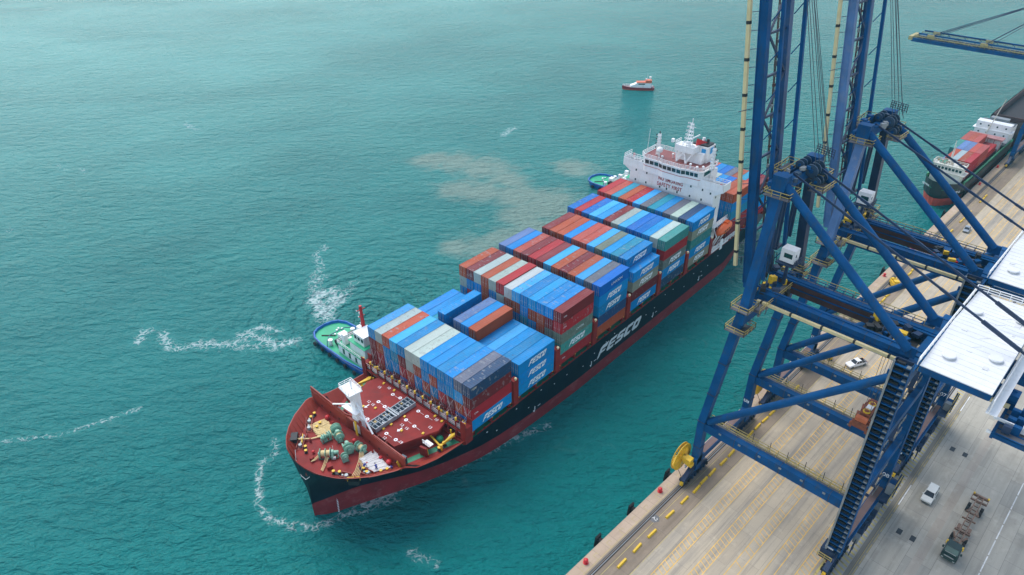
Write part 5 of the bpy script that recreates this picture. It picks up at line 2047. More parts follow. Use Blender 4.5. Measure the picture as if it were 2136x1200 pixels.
    for xx in (1.4, 2.6, 4.0):
        for yy, rr, zz in ((-8.3, 1.1, .8), (-6.2, .75, 1.3), (-9.4, .8, -.8)):
            m_ = MB()
            m_.tube(P(xx - .12, yy, az_ + zz), P(xx + .12, yy, az_ + zz), rr, 18, mi=1)
            m_.tube(P(xx - .24, yy, az_ + zz), P(xx + .24, yy, az_ + zz), rr * .35, 10, mi=0)
            bld(m_, 'sheave', [CRANE, SHV])
    m_ = MB()
    for k in range(16):
        m_.cbox(P(rnd.uniform(-5, 6), ay_ + rnd.uniform(-1.8, 2.2), az_ + rnd.uniform(.4, 1.4)), rnd.uniform(.3, 1.1), rnd.uniform(.3, 1.1), rnd.uniform(.4, 1.2), rnd.uniform(0, 1.5), mi=rnd.choice((0, 0, 1, 2)))
    bld(m_, 'sheave_block', [CRANE, SHV, GREYST])
    for (x0, x1, y0, y1, z) in ((-7.4, -3.6, -9.2, -4.8, az_ - 1.6), (-3.0, 3.4, -5.2, -3.4, az_ + .2), (3.6, 7.6, -9.6, -4.6, az_ - 1.6), (.4, 5.6, -11.2, -8.8, az_ - 2.2)):
        m_ = MB()
        m_.box(cx + x0, cx + x1, y0, y1, z, z + .1, 0)
        m_.rail([P(x0, y0, z + .1), P(x1, y0, z + .1), P(x1, y1, z + .1), P(x0, y1, z + .1)], 1.1, .04, 1.3, mi=1, close=True)
        bld(m_, 'apex_platform', [WALK, RAILY])
    m_ = MB()
    m_.rail([P(6.6, -9.4, az_ + 1.6), P(7.6, -6.0, az_ + 1.6)], 1.6, .05, .5, mi=2, mids=3)
    bld(m_, 'apex_railing', [WALK, RAILY, CRANED])
    # platforms around the waterside leg heads
    m_ = MB()
    for s_ in (-1, 1):
        for z, e in ((gz - 5.0, 2.0), (gz - .6, 1.8)):
            m_ = MB()
            m_.box(cx + s_ * 10 - e, cx + s_ * 10 + e, ywt - e + .3, ywt + e, z - .12, z, 0)
            m_.rail([P(s_ * 10 - e, ywt - e + .3, z), P(s_ * 10 + e, ywt - e + .3, z), P(s_ * 10 + e, ywt + e, z), P(s_ * 10 - e, ywt + e, z)], 1.1, .045, 1.5, mi=1, close=True)
            bld(m_, 'leg_platform', [WALK, RAILY])
    m_ = MB()
    m_.box(cx - 9, cx + 10, ywt - 2.3, ywt - .85, gz - 1.3, gz - 1.2, 0)
    m_.rail([P(-9, ywt - 2.3, gz - 1.2), P(10, ywt - 2.3, gz - 1.2)], 1.15, .045, 1.6, mi=1)
    bld(m_, 'head_walkway', [WALK, RAILY])
    m_ = MB()
    for k in range(34):
        m_.cbox(P(rnd.uniform(-5.5, 6.5), ywt + rnd.uniform(-2.4, 2.6), gz + rnd.uniform(-2.4, 1.6)), rnd.uniform(.4, 1.4), rnd.uniform(.4, 1.4), rnd.uniform(.4, 1.5), rnd.uniform(0, 1.5), mi=rnd.choice((0, 0, 0, 1, 1, 2)))
    for k in range(10):
        x = -6 + k * 1.2
        m_.tube(P(x, ywt + 2.0, gz - 1), P(x + rnd.uniform(-1, 1), ywt + 2.2, gz + rnd.uniform(2, 5)), .07, 5, mi=1)
    bld(m_, 'boom_hinge', [CRANED, DARK, YEL])
    # operator cab, parked under the hinge
    m_ = MB()
    c0 = P(1.0, -8.2, gz + 6.2)
    m_.box(c0[0] - 1.0, c0[0] + 1.0, c0[1] - 1.25, c0[1] + 1.25, c0[2] - 1.4, c0[2] + 1.1, 0)
    m_.box(c0[0] - 1.05, c0[0] - 1.01, c0[1] - .9, c0[1] + .6, c0[2] - .5, c0[2] + .35, 1)
    m_.box(c0[0] - .5, c0[0] - .2, c0[1] - 1.3, c0[1] - 1.26, c0[2] - .2, c0[2] + .3, 1)
    m_.box(c0[0] - 1.6, c0[0] + 1.6, c0[1] - 1.7, c0[1] + 1.7, c0[2] - 1.75, c0[2] - 1.6, 2)
    m_.rail([(c0[0] - 1.6, c0[1] - 1.7, c0[2] - 1.6), (c0[0] + 1.6, c0[1] - 1.7, c0[2] - 1.6)], 1.1, .05, .8, mi=2)
    m_.bar((c0[0], c0[1], c0[2] - 1.7), (c0[0], c0[1], gz), .5, .5, 2)
    bld(m_, 'operator_cab', [WHITE, GLASS, CRANED])
    # boom
    if raised:
        A = Vector((0, -3.9, 47.8))
        D = Vector((0, .128, 1)).normalized()
        Lb = 62
        nrm = Vector((0, 1, -.128)).normalized()

        def BP_(x, t, o=0.0):
            p = A + D * t + nrm * o
            return (cx + x, p.y, p.z)
        lens = Lb
    else:
        A = Vector((0, -4.2, gz - 1.2))
        D = Vector((0, 1, .01)).normalized()
        nrm = Vector((0, 0, -1))

        def BP_(x, t, o=0.0):
            p = A + D * t + nrm * o
            return (cx + x, p.y, p.z)
        lens = 52
    boom_ = bpy.data.objects.new('boom', None)
    col.objects.link(boom_)
    boom_.parent = root
    for sx in (-3.6, 3.6):
        m_ = MB()
        m_.bar(BP_(sx, 0), BP_(sx, lens), 1.2, 1.25, up=tuple(nrm))
        m_.bar(BP_(sx, 1, .68), BP_(sx, lens, .68), 1.5, .1, up=tuple(nrm))
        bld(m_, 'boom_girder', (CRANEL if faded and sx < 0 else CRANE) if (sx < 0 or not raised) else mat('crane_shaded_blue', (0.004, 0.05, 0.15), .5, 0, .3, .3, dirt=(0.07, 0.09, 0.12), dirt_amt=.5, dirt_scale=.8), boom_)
        m_ = MB()
        m_.bar(BP_(sx + .3, 2, -2.6), BP_(sx + .3, lens - 2, -2.6), .5, .55, up=tuple(nrm))
        k = 3.0
        while k < lens - 3:
            m_.bar(BP_(sx, k, -1), BP_(sx + .3, k + 2, -2.6), .16, .16)
            k += 6
        bld(m_, 'boom_chord', CRANE, boom_)
    m_ = MB()
    k = 4.0
    fl = 1
    while k < lens - 6:
        m_.bar(BP_(-3.0, k, 0), BP_(3.0, k, 0), .35, .35)
        m_.bar(BP_(-3.0 * fl, k, -.4), BP_(3.0 * fl, k + 6.5, -.4), .3, .3)
        fl = -fl
        k += 6.5
    bld(m_, 'boom_lacing', CRANED, boom_)
    m_ = MB()
    m_.bar(BP_(2.2, 1, .9), BP_(2.2, lens - 1, .9), .12, .12, 1)
    m_.bar(BP_(2.6, 1, .9), BP_(2.6, lens - 1, .9), .12, .12, 1)
    k = 2.0
    while k < lens - 2:
        m_.cbox(BP_(2.4 + rnd.uniform(-.3, .3), k, .8), .4, .4, rnd.uniform(.3, .9), mi=rnd.choice((0, 2, 2, 1)))
        k += 1.7
    bld(m_, 'boom_festoon', [WALK, RUSTB, GREYST], boom_)
    # cream pipe with dark bands
    m_ = MB()
    o_ = 1.75
    m_.bar(BP_(-5.3, 4.5, o_), BP_(-5.3, lens, o_), .55, .55, 0, up=tuple(nrm))
    k = 7.0
    while k < lens - 2:
        m_.bar(BP_(-5.3, k, o_), BP_(-5.3, k + .5, o_), .6, .6, 1, up=tuple(nrm))
        k += 5.4
    k = 6.0
    while k < lens - 1:
        m_.bar(BP_(-5.1, k, o_ - .1), BP_(-3.9, k, .3), .09, .09, 2)
        k += 2.7
    m_.bar(BP_(-7.0, 13.5, o_), BP_(-4, 13.5, .6), .1, .1, 2)
    m_.bar(BP_(-7.0, 32, o_), BP_(-4, 32, .6), .1, .1, 2)
    m_.rail([BP_(-5.0, 5, .9), BP_(-5.0, lens - 1, .9)] if not raised else [BP_(-5.0, 5, .9), BP_(-5.0, 5.1, .9)], 1.0, .04, 2.0, mi=2)
    if raised:
        bld(m_, 'power_rail', [CREAM, DARK, CRANED], boom_)
    if raised:
        m_ = MB()
        for k, (xx, yy) in enumerate(((2.2, -8.6), (3.2, -8.8), (4.2, -9.2), (5.0, -9.6), (6.3, -8.4), (6.9, -8.8))):
            m_.tube(P(xx, yy, az_ + 1), BP_(2.5 + .4 * k, 59, -1.5), .055, 5)
        bld(m_, 'hoist_rope', CABLE)
        # slack folded forestay links hanging beside the hinge
        m_ = MB()
        for xx in (1.6, 2.8, 6.2, 7.6):
            m_.bar(P(xx, -4.6, az_ - 1), P(xx - .8, -5.2, az_ - 14.5), .3, .45)
        m_.bar(P(-1.6, -4.6, az_ - 1), P(-1.4, -4.8, az_ - 10), .3, .4)
        m_.box(cx + 1.2, cx + 3.2, -5.6, -4.8, az_ - 15, az_ - 14.4)
        bld(m_, 'stay_link', CRANED)
    else:
        m_ = MB()
        for tt, zz in ((47, 0), (26, 0)):
            for sx in (-3.6, 3.6):
                a = Vector(P(sx * .9, ay_ + .5, az_ + 1))
                b = Vector(BP_(sx, tt, -1.2))
                m_.tube(a, b, .16, 6)
                m_.tube(a + Vector((.5, 0, .4)), b + Vector((.5, -2, 0)), .10, 5)
        bld(m_, 'forestay', CRANED)
        m_ = MB()
        for tt in (25, 45):
            for sx in (-3.6, 3.6):
                m_.cbox(BP_(sx, tt, -2.0), 1.0, 2.6, 1.6)
        m_.rail([BP_(-4.4, 2, -1.1), BP_(-4.4, 51, -1.1)], 1.0, .07, 1.5)
        m_.rail([BP_(4.4, 2, -1.1), BP_(4.4, 51, -1.1)], 1.0, .07, 1.5)
        m_.box(cx - 4.4, cx + 4.4, 47.4, 49.0, gz - .9, gz + .6)
        m_.bar(BP_(-3.0, 2, -1.2), BP_(-3.0, 51, -1.2), .8, .3)
        bld(m_, 'boom_platform', mat('platform_ochre', (0.38, 0.32, 0.14), .7, 0, .25, 1), boom_)
    # landside ladder tower on the near leg
    m_ = MB()
    yy = yl + 1.1
    z0_, z1_ = 8.6, gz + 3.0
    m_.box(cx - 11.05, cx - 10.95, yl - .9, yl + 1.5, z0_, z1_, 0)
    m_.box(cx - 12.1, cx - 11.05, yl - 1.0, yl - .9, z0_, z1_, 2)
    m_.box(cx - 12.1, cx - 11.05, yl + 1.5, yl + 1.6, z0_, z1_, 0)
    m_.box(cx - 12.25, cx - 12.1, yl + 1.35, yl + 1.65, z0_, z1_, 3)
    z = 9.2
    k = 0
    while z < z1_ - .5:
        m_.box(cx - 12.0, cx - 11.05, yl - .9, yl + 1.5, z, z + .14, 2)
        m_.box(cx - 12.0, cx - 11.4, yl - .85, yl - .25, z + .14, z + .34, 3)
        m_.box(cx - 11.6, cx - 11.1, yl + .1, yl + 1.3, z + .14, z + .5, 1)
        z += 1.25
        k += 1
    m_.box(cx - 12.2, cx - 9.6, yy - 1.2, yy + 1.2, 6.0, 8.4, 0)
    m_.box(cx - 11.6, cx - 10.0, yy - .7, yy + .7, 8.4, 9.0, 4)
    m_.rail([P(-12.8, yy - 1.2, 6.6), P(-12.8, yy + 1.3, 6.6)], 1.1, .06, 1.2, mi=5)
    bld(m_, 'cable_ladder', [CRANED, DARK, CRANE, GREYST, WHITE, RAILY])
    # stair tower by the far landside leg
    m_ = MB()
    sx0, sy0 = 4.6, yl - .9
    z = 9.0
    k = 0
    while z < gz - 6:
        x0_, x1_ = cx + sx0, cx + sx0 + 3.4
        a = (x0_ + .3, sy0 + 1.8, z) if k % 2 else (x1_ - .3, sy0 + 1.8, z)
        b = (x1_ - .3, sy0 + 1.8, z + 3.0) if k % 2 else (x0_ + .3, sy0 + 1.8, z + 3.0)
        m_.bar(a, b, .75, .16, 0)
        m_.rail([(x0_, sy0 + 2.3, z), (x1_, sy0 + 2.3, z)], 1.1, .04, .9, mi=1)
        m_.rail([(x0_, sy0 + 1.2, z), (x1_, sy0 + 1.2, z)], 1.1, .04, .9, mi=1)
        m_.box(x0_ - .3, x0_ + .5, sy0 + 1.1, sy0 + 2.4, z, z + .08, 0)
        m_.box(x1_ - .5, x1_ + .3, sy0 + 1.1, sy0 + 2.4, z, z + .08, 0)
        z += 3.0
        k += 1
    bld(m_, 'stair_tower', [CRANED, GREYST])
    m_ = MB()
    # electrical boxes and platforms along the landside sill
    for k in range(8):
        m_.cbox(P(-4 + k * 2.0, yl - 1.2, 6.5 + rnd.uniform(-.5, .5)), 1.2, .9, 1.5, mi=rnd.choice((0, 0, 1)))
    m_.box(cx + 4, cx + 11.5, yl - 2.6, yl - .9, 10.0, 10.1, 0)
    m_.rail([P(4, yl - 2.6, 10.1), P(11.5, yl - 2.6, 10.1)], 1.1, .05, 1.4, mi=2)
    m_.box(cx + 6.5, cx + 7.6, yl - 2.4, yl - 1.2, 10.1, 12.0, 1)
    m_.box(cx + 8.2, cx + 9.6, yl - 2.3, yl - 1.1, 10.1, 11.4, 3)
    m_.bar(P(6.2, yl - 2.5, 10.2), P(9.8, yl - 2.5, 13.4), .6, .12, 0)
    m_.rail([P(6.2, yl - 2.6, 12.4), P(9.8, yl - 2.6, 12.4)], 1.1, .05, .9, mi=2)
    m_.bar(P(-9.5, yl - .95, 9.0), P(9.5, yl - .95, 9.0), .25, .5, 3)
    m_.bar(P(-13.6, yl - .4, 6.2), P(13.6, yl - .4, 6.2), .3, .4, 0)
    for xx in (-7.5, -2.5):
        m_.rail([P(xx, yl - 1.5, 5.0), P(xx + 1.6, yl - 1.5, 5.0)], 3.0, .05, .8, mi=0, mids=4)
    bld(m_, 'service_platform', [CRANED, GREYST, RAILY, CRANE])
    # leg numbers
    for (x, y, z, rot) in ((10 - .86, yw, 12.3, 0), (10 - .86, yl, 11.9, 0)):
        text_mesh('leg_number', num, 1.25, LOGOW, root, Matrix.Translation((cx + x - cx, y + 18.0, z - 4)) @ TF, bold=.02)
    return root


crane_a = crane(46.0, 'nearest blue quay crane, boom upright, numbered 08, with the yellow cable reel at its foot', '08')
crane_b = crane(78.7, 'second blue quay crane behind the nearest one, boom upright, numbered 07', '07', faded=True)
crane_c = crane(278.0, 'far blue quay crane with its boom lowered flat over the water beyond the small ship', '06', raised=False, gz=45.0)


# yellow cable reel hung outside the near waterside leg of crane 08 (a part of it)
def reel(cx, root):
    org = (cx, -18.0, 4.0)
    m_ = MB()
    c = Vector((cx - 12.2, -1.1, 9.6))
    n_ = 48
    for r0, r1, dy in ((2.75, 3.1, 0), (2.1, 2.75, 0), (.5, .9, 0)):
        for y0, y1 in ((-.35, -.28), (.28, .35)):
            vs = []
            for yy in (y0, y1):
                for rr in (r0, r1):
                    for i in range(n_):
                        t = 2 * math.pi * i / n_
                        vs.append((c.x + rr * math.cos(t), c.y + yy, c.z + rr * math.sin(t)))
            fs = []
            for i in range(n_):
                j = (i + 1) % n_
                if r0 == 2.1 and i % 2:
                    continue
                fs += [(i, j, j + n_, i + n_), (i + 2 * n_, i + 3 * n_, j + 3 * n_, j + 2 * n_), (i + n_, j + n_, j + 3 * n_, i + 3 * n_), (i, i + 2 * n_, j + 2 * n_, j)]
            m_.add(vs, fs)
    for i in range(24):
        t = 2 * math.pi * i / 24
        for yy in (-.33, .33):
            m_.bar((c.x + .8 * math.cos(t), c.y + yy, c.z + .8 * math.sin(t)), (c.x + 3.0 * math.cos(t), c.y + yy, c.z + 3.0 * math.sin(t)), .2, .07)
    m_.tube((c.x, c.y - 2.0, c.z), (c.x, c.y + .4, c.z), .5, 12)
    m_.cbox((c.x + .2, c.y - 1.6, c.z - .2), 1.5, 1.5, 1.3)
    m_.cbox((c.x + .2, c.y - 2.2, c.z - .9), 1.0, 1.0, .8)
    m_.bar((c.x, c.y - 1.8, c.z - .5), (c.x + 1.6, -3.35, 8.8), .3, .3, 1)
    m_.tube((c.x - .6, c.y, c.z - 3), (c.x - .8, -2.85, 4.2), .06, 5, mi=1)
    return m_.build('cable_reel', [YEL, DARK], root, org=org)


reel(46.0, crane_a)
reel(78.7 + 1.2, crane_b)
m_ = MB()
m_.add([(33.6, -2.45, 7.0), (36.2, -2.45, 7.0), (36.2, -2.3, 8.0), (33.6, -2.3, 8.0)], [(0, 1, 2, 3)])
m_.box(33.6, 36.2, -2.44, -2.4, 6.98, 8.0)
m_.build('name_board', WHITE, crane_a, org=(46, -18, 4))

# ------------------------------------------------------------------ spreader hanging in the nearest crane
sp = thing('container_spreader', (46.0, -28.2, 30.0), 'rusty orange container spreader hanging on ropes below the nearest crane girders', 'spreader')
m_ = MB()
m_.box(-3.4, 3.4, -.85, .85, 0, .8, 0)
m_.box(-2.2, 2.2, -1.0, 1.0, .8, 1.1, 1)
for s_ in (-1, 1):
    m_.box(s_ * 3.4 - .25, s_ * 3.4 + .25, -1.25, 1.25, -.3, 1.0, 0)
    m_.cbox((s_ * 3.3, 1.35, -.3), .5, .4, 1.1)
    m_.cbox((s_ * 3.3, -1.35, -.3), .5, .4, 1.1)
    m_.cbox((s_ * 1.2, 1.2, .5), 1.6, .5, .6, .2)
    m_.cbox((s_ * 2.0, -1.2, .6), 1.2, .5, .7, -.2)
m_.build('frame', [RUSTO, mat('spreader_grey', (0.16, 0.10, 0.09), .7, 0, .3, 1)], sp)
m_ = MB()
m_.box(-2.0, 2.0, -.8, .8, 1.1, 1.9, 0)
m_.cbox((-3.0, 0, 1.3), .9, 1.9, .9, 0, 1)
m_.cbox((3.0, 0, 1.2), .7, 1.7, .7, 0, 0)
m_.cbox((.2, 0, 2.0), 1.2, 1.0, .2, 0, 3)
for s_ in (-1.2, 1.3):
    m_.tube((s_, 0, 1.9), (s_, 0, 2.1), .62, 18, mi=2)
    m_.tube((s_, 0, 2.1), (s_, 0, 2.14), .4, 18, mi=0)
m_.build('head_block', [RUSTO, mat('spreader_orange', (0.55, 0.14, 0.05), .6, 0, .2), YEL, WHITE], sp)
m_ = MB()
for sx in (-1.2, 1.3):
    for sy in (-.5, .5):
        m_.tube((sx, sy, 2.1), (sx, sy, 17.4), .035, 5)
m_.build('hoist_rope', CABLE, sp)


# ------------------------------------------------------------------ tugs
def tug(name, loc, rz, label, fwd=True):
    t = thing(name, loc, label, 'tugboat', 'green decked harbour tugs', rz)
    # local: +x towards bow, length 30, beam 11
    out = [(-14.5, 0), (-14.2, 2.2), (-13.2, 4.0), (-11.0, 5.2), (-7, 5.6), (4, 5.6), (10, 5.0), (14, 3.0), (16, 0)]
    full = out + [(x, -y) for x, y in reversed(out[1:-1])]
    k = len(full)
    m_ = MB()
    vs = [(x * .93, y * .86, -.8) for x, y in full] + [(x * .985, y * .97, 1.2) for x, y in full] + [(x, y, 2.3 + max(0, x) * .05) for x, y in full] + [(x * .985, y * .955, 2.3 + max(0, x) * .05) for x, y in full] + [(x * .975, y * .94, 1.55) for x, y in full]
    fs = []
    for lv in range(4):
        fs += [(lv * k + i, lv * k + i, lv * k + i) for i in ()]
        for i in range(k):
            j = (i + 1) % k
            fs.append((lv * k + j, lv * k + i, (lv + 1) * k + i, (lv + 1) * k + j))
    m_.add(vs, fs)
    m_.build('hull', TUGB, t, smooth=False)
    m_ = MB()
    m_.add([(x * .976, y * .941, 1.55) for x, y in full], [tuple(reversed(range(k)))])
    m_.build('deck', TUGG, t)
    m_ = MB()
    m_.path([(x * 1.005, y * 1.005, 2.05) for x, y in full] + [(full[0][0], 0, 2.05)], .22, 8)
    for x in (-10, -6.5, -3.0, .5, 4, 8):
        for s_ in (-1, 1):
            m_.tube((x, s_ * 5.75, .9), (x + .0, s_ * 6.15, .9), .62, 12, mi=1)
    for a in (150, 165, 195, 210):
        m_.tube((-14.2 * -math.cos(R(a)) * 1.0, 5 * math.sin(R(a)), 1.0), (-14.9 * -math.cos(R(a)), 5.4 * math.sin(R(a)), 1.0), .55, 12, mi=1)
    m_.build('fender_belt', [mat('tug_fender_blue', (0.02, 0.07, 0.20), .6, 0, .2), RUBBER], t)
    m_ = MB()
    m_.box(-1.5, 10.5, -3.8, 3.8, 1.56, 4.3)
    m_.box(3.0, 9.5, -2.9, 2.9, 4.42, 7.2)
    m_.box(4.2, 8.6, -2.2, 2.2, 7.32, 10.0)
    m_.box(-.6, .8, 1.8, 3.0, 4.42, 7.4)
    m_.box(-.6, .8, -3.0, -1.8, 4.42, 7.4)
    h_ = m_.build('wheelhouse', WHITE, t)
    m_ = MB()
    m_.box(-1.7, 10.7, -4.0, 4.0, 4.3, 4.42)
    m_.box(2.6, 9.8, -3.2, 3.2, 7.2, 7.32)
    m_.rail([(-1.6, 3.9, 4.42), (-1.6, -3.9, 4.42), (3, -3.9, 4.42)], 1.0, .05, 1.0, mi=1)
    m_.rail([(-1.6, 3.9, 4.42), (10, 3.9, 4.42)], 1.0, .05, 1.0, mi=1)
    m_.rail([(3, -3.9, 4.42), (10, -3.9, 4.42)], 1.0, .05, 1.0, mi=1)
    m_.build('house_deck', [TUGG, WHITE], t)
    for s_ in (-1, 1):
        for x in (.5, 3.2, 6.0):
            q = MB()
            q.box(x, x + .8, s_ * 3.84 - .03, s_ * 3.84 + .03, 2.1, 3.7)
            q.build('door', GLASS, h_)
        for x in (4.6, 6.0, 7.4):
            q = MB()
            q.box(x, x + .9, s_ * 2.23 - .03, s_ * 2.23 + .03, 8.4, 9.4)
            q.build('window', GLASS, h_)
    m_ = MB()
    m_.tube((3.4, 1.6, 7.3), (3.0, 1.7, 15.6), .55, 10, .38)
    for z, w_ in ((10.5, 1.4), (12.6, 1.9), (14.6, 2.6)):
        m_.bar((3.2, 1.6 - w_ / 2, z), (3.2, 1.6 + w_ / 2, z), .16, .16)
        m_.tube((3.2, 1.6 - w_ / 2, z), (3.2, 1.6 - w_ / 2, z + .4), .12, 6, mi=1)
    m_.cbox((2.5, 1.9, 13.3), .4, 1.3, .5, .4, 1)
    m_.build('mast', [RED, WHITE], t)
    m_ = MB()
    for s_ in (-1, 1):
        m_.tube((-5.6, s_ * 3.6, 1.56), (-5.6, s_ * 3.6, 3.1), .5, 12)
        m_.tube((-5.6, s_ * 3.6, 3.1), (-5.6, s_ * 3.6, 3.3), .65, 12)
    m_.cbox((-5.0, 0, 2.8), 1.6, 2.2, 2.3)
    m_.ball((.9, 1.2, 5.3), 1.0, .8, .9)
    m_.ball((.9, -1.2, 5.3), 1.0, .8, .9)
    m_.cbox((1.9, .0, 5.2), 1.2, 2.6, 1.2)
    m_.build('towing_gear', WHITE, t)
    m_ = MB()
    m_.tube((-4.6, -2.6, 2.4), (-4.6, -.9, 2.4), .75, 14)
    m_.tube((-4.9, 1.2, 2.6), (-4.9, 2.8, 2.6), .6, 14, mi=1)
    m_.cbox((-2.8, 2.6, 2.1), 1.2, 1.0, 1.0)
    m_.cbox((-3.0, -2.2, 2.0), 1.0, 1.6, .8, .4)
    m_.build('winch', [DARK, mat('winch_grey', (0.14, 0.13, 0.13), .6)], t)
    m_ = MB()
    pts = []
    for i in range(17):
        a_ = R(-90 + i * 180 / 16)
        pts.append((-5.8 - 1.2 * math.cos(a_) * 1.0, 3.9 * math.sin(a_), 3.0))
    m_.path([(-5.6, -4.8, 1.6), (-6.2, -4.2, 2.9)] + [(-7.6, y, 3.2) for y in (-2.5, 0, 2.5)] + [(-6.2, 4.2, 2.9), (-5.6, 4.8, 1.6)], .12, 6)
    for x, y in ((-9.5, 2.6), (-10.3, 2.0), (-9.9, 1.2), (-8.6, -.2)):
        m_.cbox((x, y, 1.8), .5, .45, .35, mi=1)
    m_.tube((-8.2, -.5, 1.8), (-11, -3.0, 1.7), .14, 6, mi=2)
    m_.build('tow_bar', [mat('bar_steel_blue', (0.04, 0.10, 0.18), .5), WHITE, RUSTB], t)
    return t


tug('tugboat', s2w(9.3, 53.8, 0), TH - R(90) + R(-2), 'green and blue tug with a red mast pushing at the starboard bow')
t2 = tug('tugboat', s2w(143, 58.5, 0), TH - R(90) + R(3), 'green and blue tug mostly hidden behind the rear containers near the bridge')

# ------------------------------------------------------------------ pilot boat
pb = thing('pilot_boat', s2w(260.3, 127.0, 0), 'small white and red boat with an orange cabin roof out on open water', 'boat', rz=math.atan2(119.88 - 134.24, 265.89 - 254.77) + math.pi + TH)
out = [(-8.6, 0), (-8.6, 1.8), (-6, 2.35), (0, 2.45), (4.5, 2.0), (7.5, 1.0), (9.2, 0)]
full = out + [(x, -y) for x, y in reversed(out[1:-1])]
if True:
    k = len(full)
    m_ = MB()
    zt = lambda x: 1.35 + max(0, x) * .07
    vs = [(x * .94, y * .8, -.5) for x, y in full] + [(x * .97, y * .94, .55) for x, y in full] + [(x, y, zt(x)) for x, y in full]
    fs, ms = [], []
    for lv in range(2):
        for i in range(k):
            j = (i + 1) % k
            m_.add([vs[lv * k + j], vs[lv * k + i], vs[(lv + 1) * k + i], vs[(lv + 1) * k + j]], [(0, 1, 2, 3)], lv)
    m_.build('hull', [mat('boat_orange_red', (0.50, 0.09, 0.05), .5), mat('boat_dark_red', (0.26, 0.02, 0.03), .5)], pb)
    m_ = MB()
    m_.add([(x * .99, y * .97, zt(x) - .12) for x, y in full], [tuple(reversed(range(k)))])
    m_.build('deck', mat('boat_deck', (0.30, 0.12, 0.11), .6), pb)
    m_ = MB()
    m_.prismy([(-6.6, 1.3), (4.8, 1.5), (4.4, 2.4), (2.6, 3.0), (1.0, 3.9), (-6.6, 3.9)], -1.7, 1.7)
    m_.build('cabin', WHITE, pb)
    m_ = MB()
    m_.prismy([(-6.8, 3.9), (1.4, 3.9), (1.2, 4.25), (-3.4, 4.3), (-3.6, 5.3), (-6.8, 5.3)], -1.75, 1.75)
    m_.build('roof', mat('boat_roof_orange', (0.62, 0.13, 0.05), .5, 0, .1), pb)
    for s_ in (-1, 1):
        m_ = MB()
        m_.box(-3.2, .4, s_ * 1.72 - .03, s_ * 1.72 + .03, 3.05, 3.6)
        m_.build('window', GLASS, pb)
    m_ = MB()
    m_.tube((-6, 0, 5.3), (-6, 0, 6.5), .2, 8)
    m_.ball((-6, 0, 6.8), .7, .7, .3)
    m_.ball((-3.9, 0, 5.7), .45)
    m_.tube((-4.4, .3, 5.3), (-4.4, .3, 8.5), .05, 5)
    m_.rail([(2.6, 1.7, 1.5), (6.5, 1.3, 1.7), (8.9, 0, 1.9)], .9, .05, 1.2)
    m_.rail([(2.6, -1.7, 1.5), (6.5, -1.3, 1.7), (8.9, 0, 1.9)], .9, .05, 1.2)
    m_.cbox((-7.4, 0, 1.9), .8, .8, 1.0)
    m_.build('radar', WHITE, pb)

# ------------------------------------------------------------------ moored feeder ship and the dark bulk carrier behind it
fs_ = thing('feeder_ship', (214.5, 7.9, 0), 'small black and red ship moored at the quay with a low load of mixed containers', 'cargo ship')
L2, B2 = 78.0, 7.0
def hull2(L, B, zt, zb, name, mats, parent, blunt=1.0, z1=3.0):
    st = [(0, .0), (.8, .30), (2.5, .55), (5.5, .80), (10, .95), (15, 1), (L - 6, 1), (L, .85)]
    m_ = MB()
    lv = [(-1, .80, 1.6), (0, .84, 1.3), (zb, .92, .8), (z1 + 1.5, .98, .3), (zt, 1.0, 0)]
    for sg in (-1, 1):
        vs = []
        for (x, h) in st:
            for z, f, sh in lv:
                up_ = 1.6 * max(0, 1 - x / 12.0) if z == zt else 0
                hh = h * f if x > 4 else h * (f ** 2.2)
                vs.append((x + (sh * 1.2 if x < 8 else 0), sg * B * hh, z + up_))
        nl = len(lv)
        for i in range(len(st) - 1):
            for j in range(nl - 1):
                a = i * nl + j
                q = (a, a + nl, a + nl + 1, a + 1)
                m_.add([vs[t_] for t_ in (q if sg < 0 else q[::-1])], [(0, 1, 2, 3)], 1 if j < 2 else 0)
    vs = [(L, s_ * B * .85, z) for z in (-1, zt) for s_ in (-1, 1)]
    m_.add(vs, [(0, 1, 3, 2)])
    m_.build(name, mats, parent)
    pts = [(x, B * h * .985) for x, h in st[1:]]
    return [(x, -y) for x, y in pts] + [(x, y) for x, y in reversed(pts)]
dp = hull2(L2, B2, 8.2, 3.2, 'hull', [mat('small_hull_black', (0.012, 0.02, 0.022), .5, 0, .3, .3), mat('small_hull_red', (0.55, 0.07, 0.045), .55, 0, .2, .4)], fs_)
m_ = MB().prism(dp, 6.9, 7.0)
m_.build('deck', DGREEN, fs_)
m_ = MB()
m_.box(11.5, 62, -5.2, 5.6, 7.0, 8.6)
m_.build('hatch_coaming', mat('coaming_brown', (0.13, 0.05, 0.05), .6), fs_)
m_ = MB()
m_.box(7.0, 11.5, -5.0, 5.0, 7.0, 11.5)
m_.box(6.6, 11.7, -6.2, 6.2, 11.5, 11.7)
m_.box(7.4, 11.2, -5.0, 5.0, 11.7, 14.0)
m_.box(7.1, 11.4, -5.4, 5.4, 14.0, 14.2)
m_.rail([(7.1, -5.4, 14.2), (7.1, 5.4, 14.2), (11.4, 5.4, 14.2), (11.4, -5.4, 14.2)], .9, .06, 1.3, close=True)
m_.tube((8.6, 0, 14.2), (8.6, 0, 21.5), .2, 8, .08)
m_.tube((12.5, 1.0, 8), (12.5, 1.2, 22.0), .28, 8, .12)
for k in range(14):
    m_.cbox((rnd.uniform(7.8, 10.8), rnd.uniform(-4.8, 4.8), 14.6), .6, .7, .9, 0, rnd.choice((0, 1, 2)))
br_ = m_.build('bridge_house', [mat('aged_white', (0.68, 0.66, 0.58), .5, 0, .1, .5, dirt=(.45, .36, .25), dirt_amt=.4), mat('bridge_clutter', (.4, .3, .2), .6), mat('bridge_clutter_green', (.08, .3, .2), .6)], fs_)
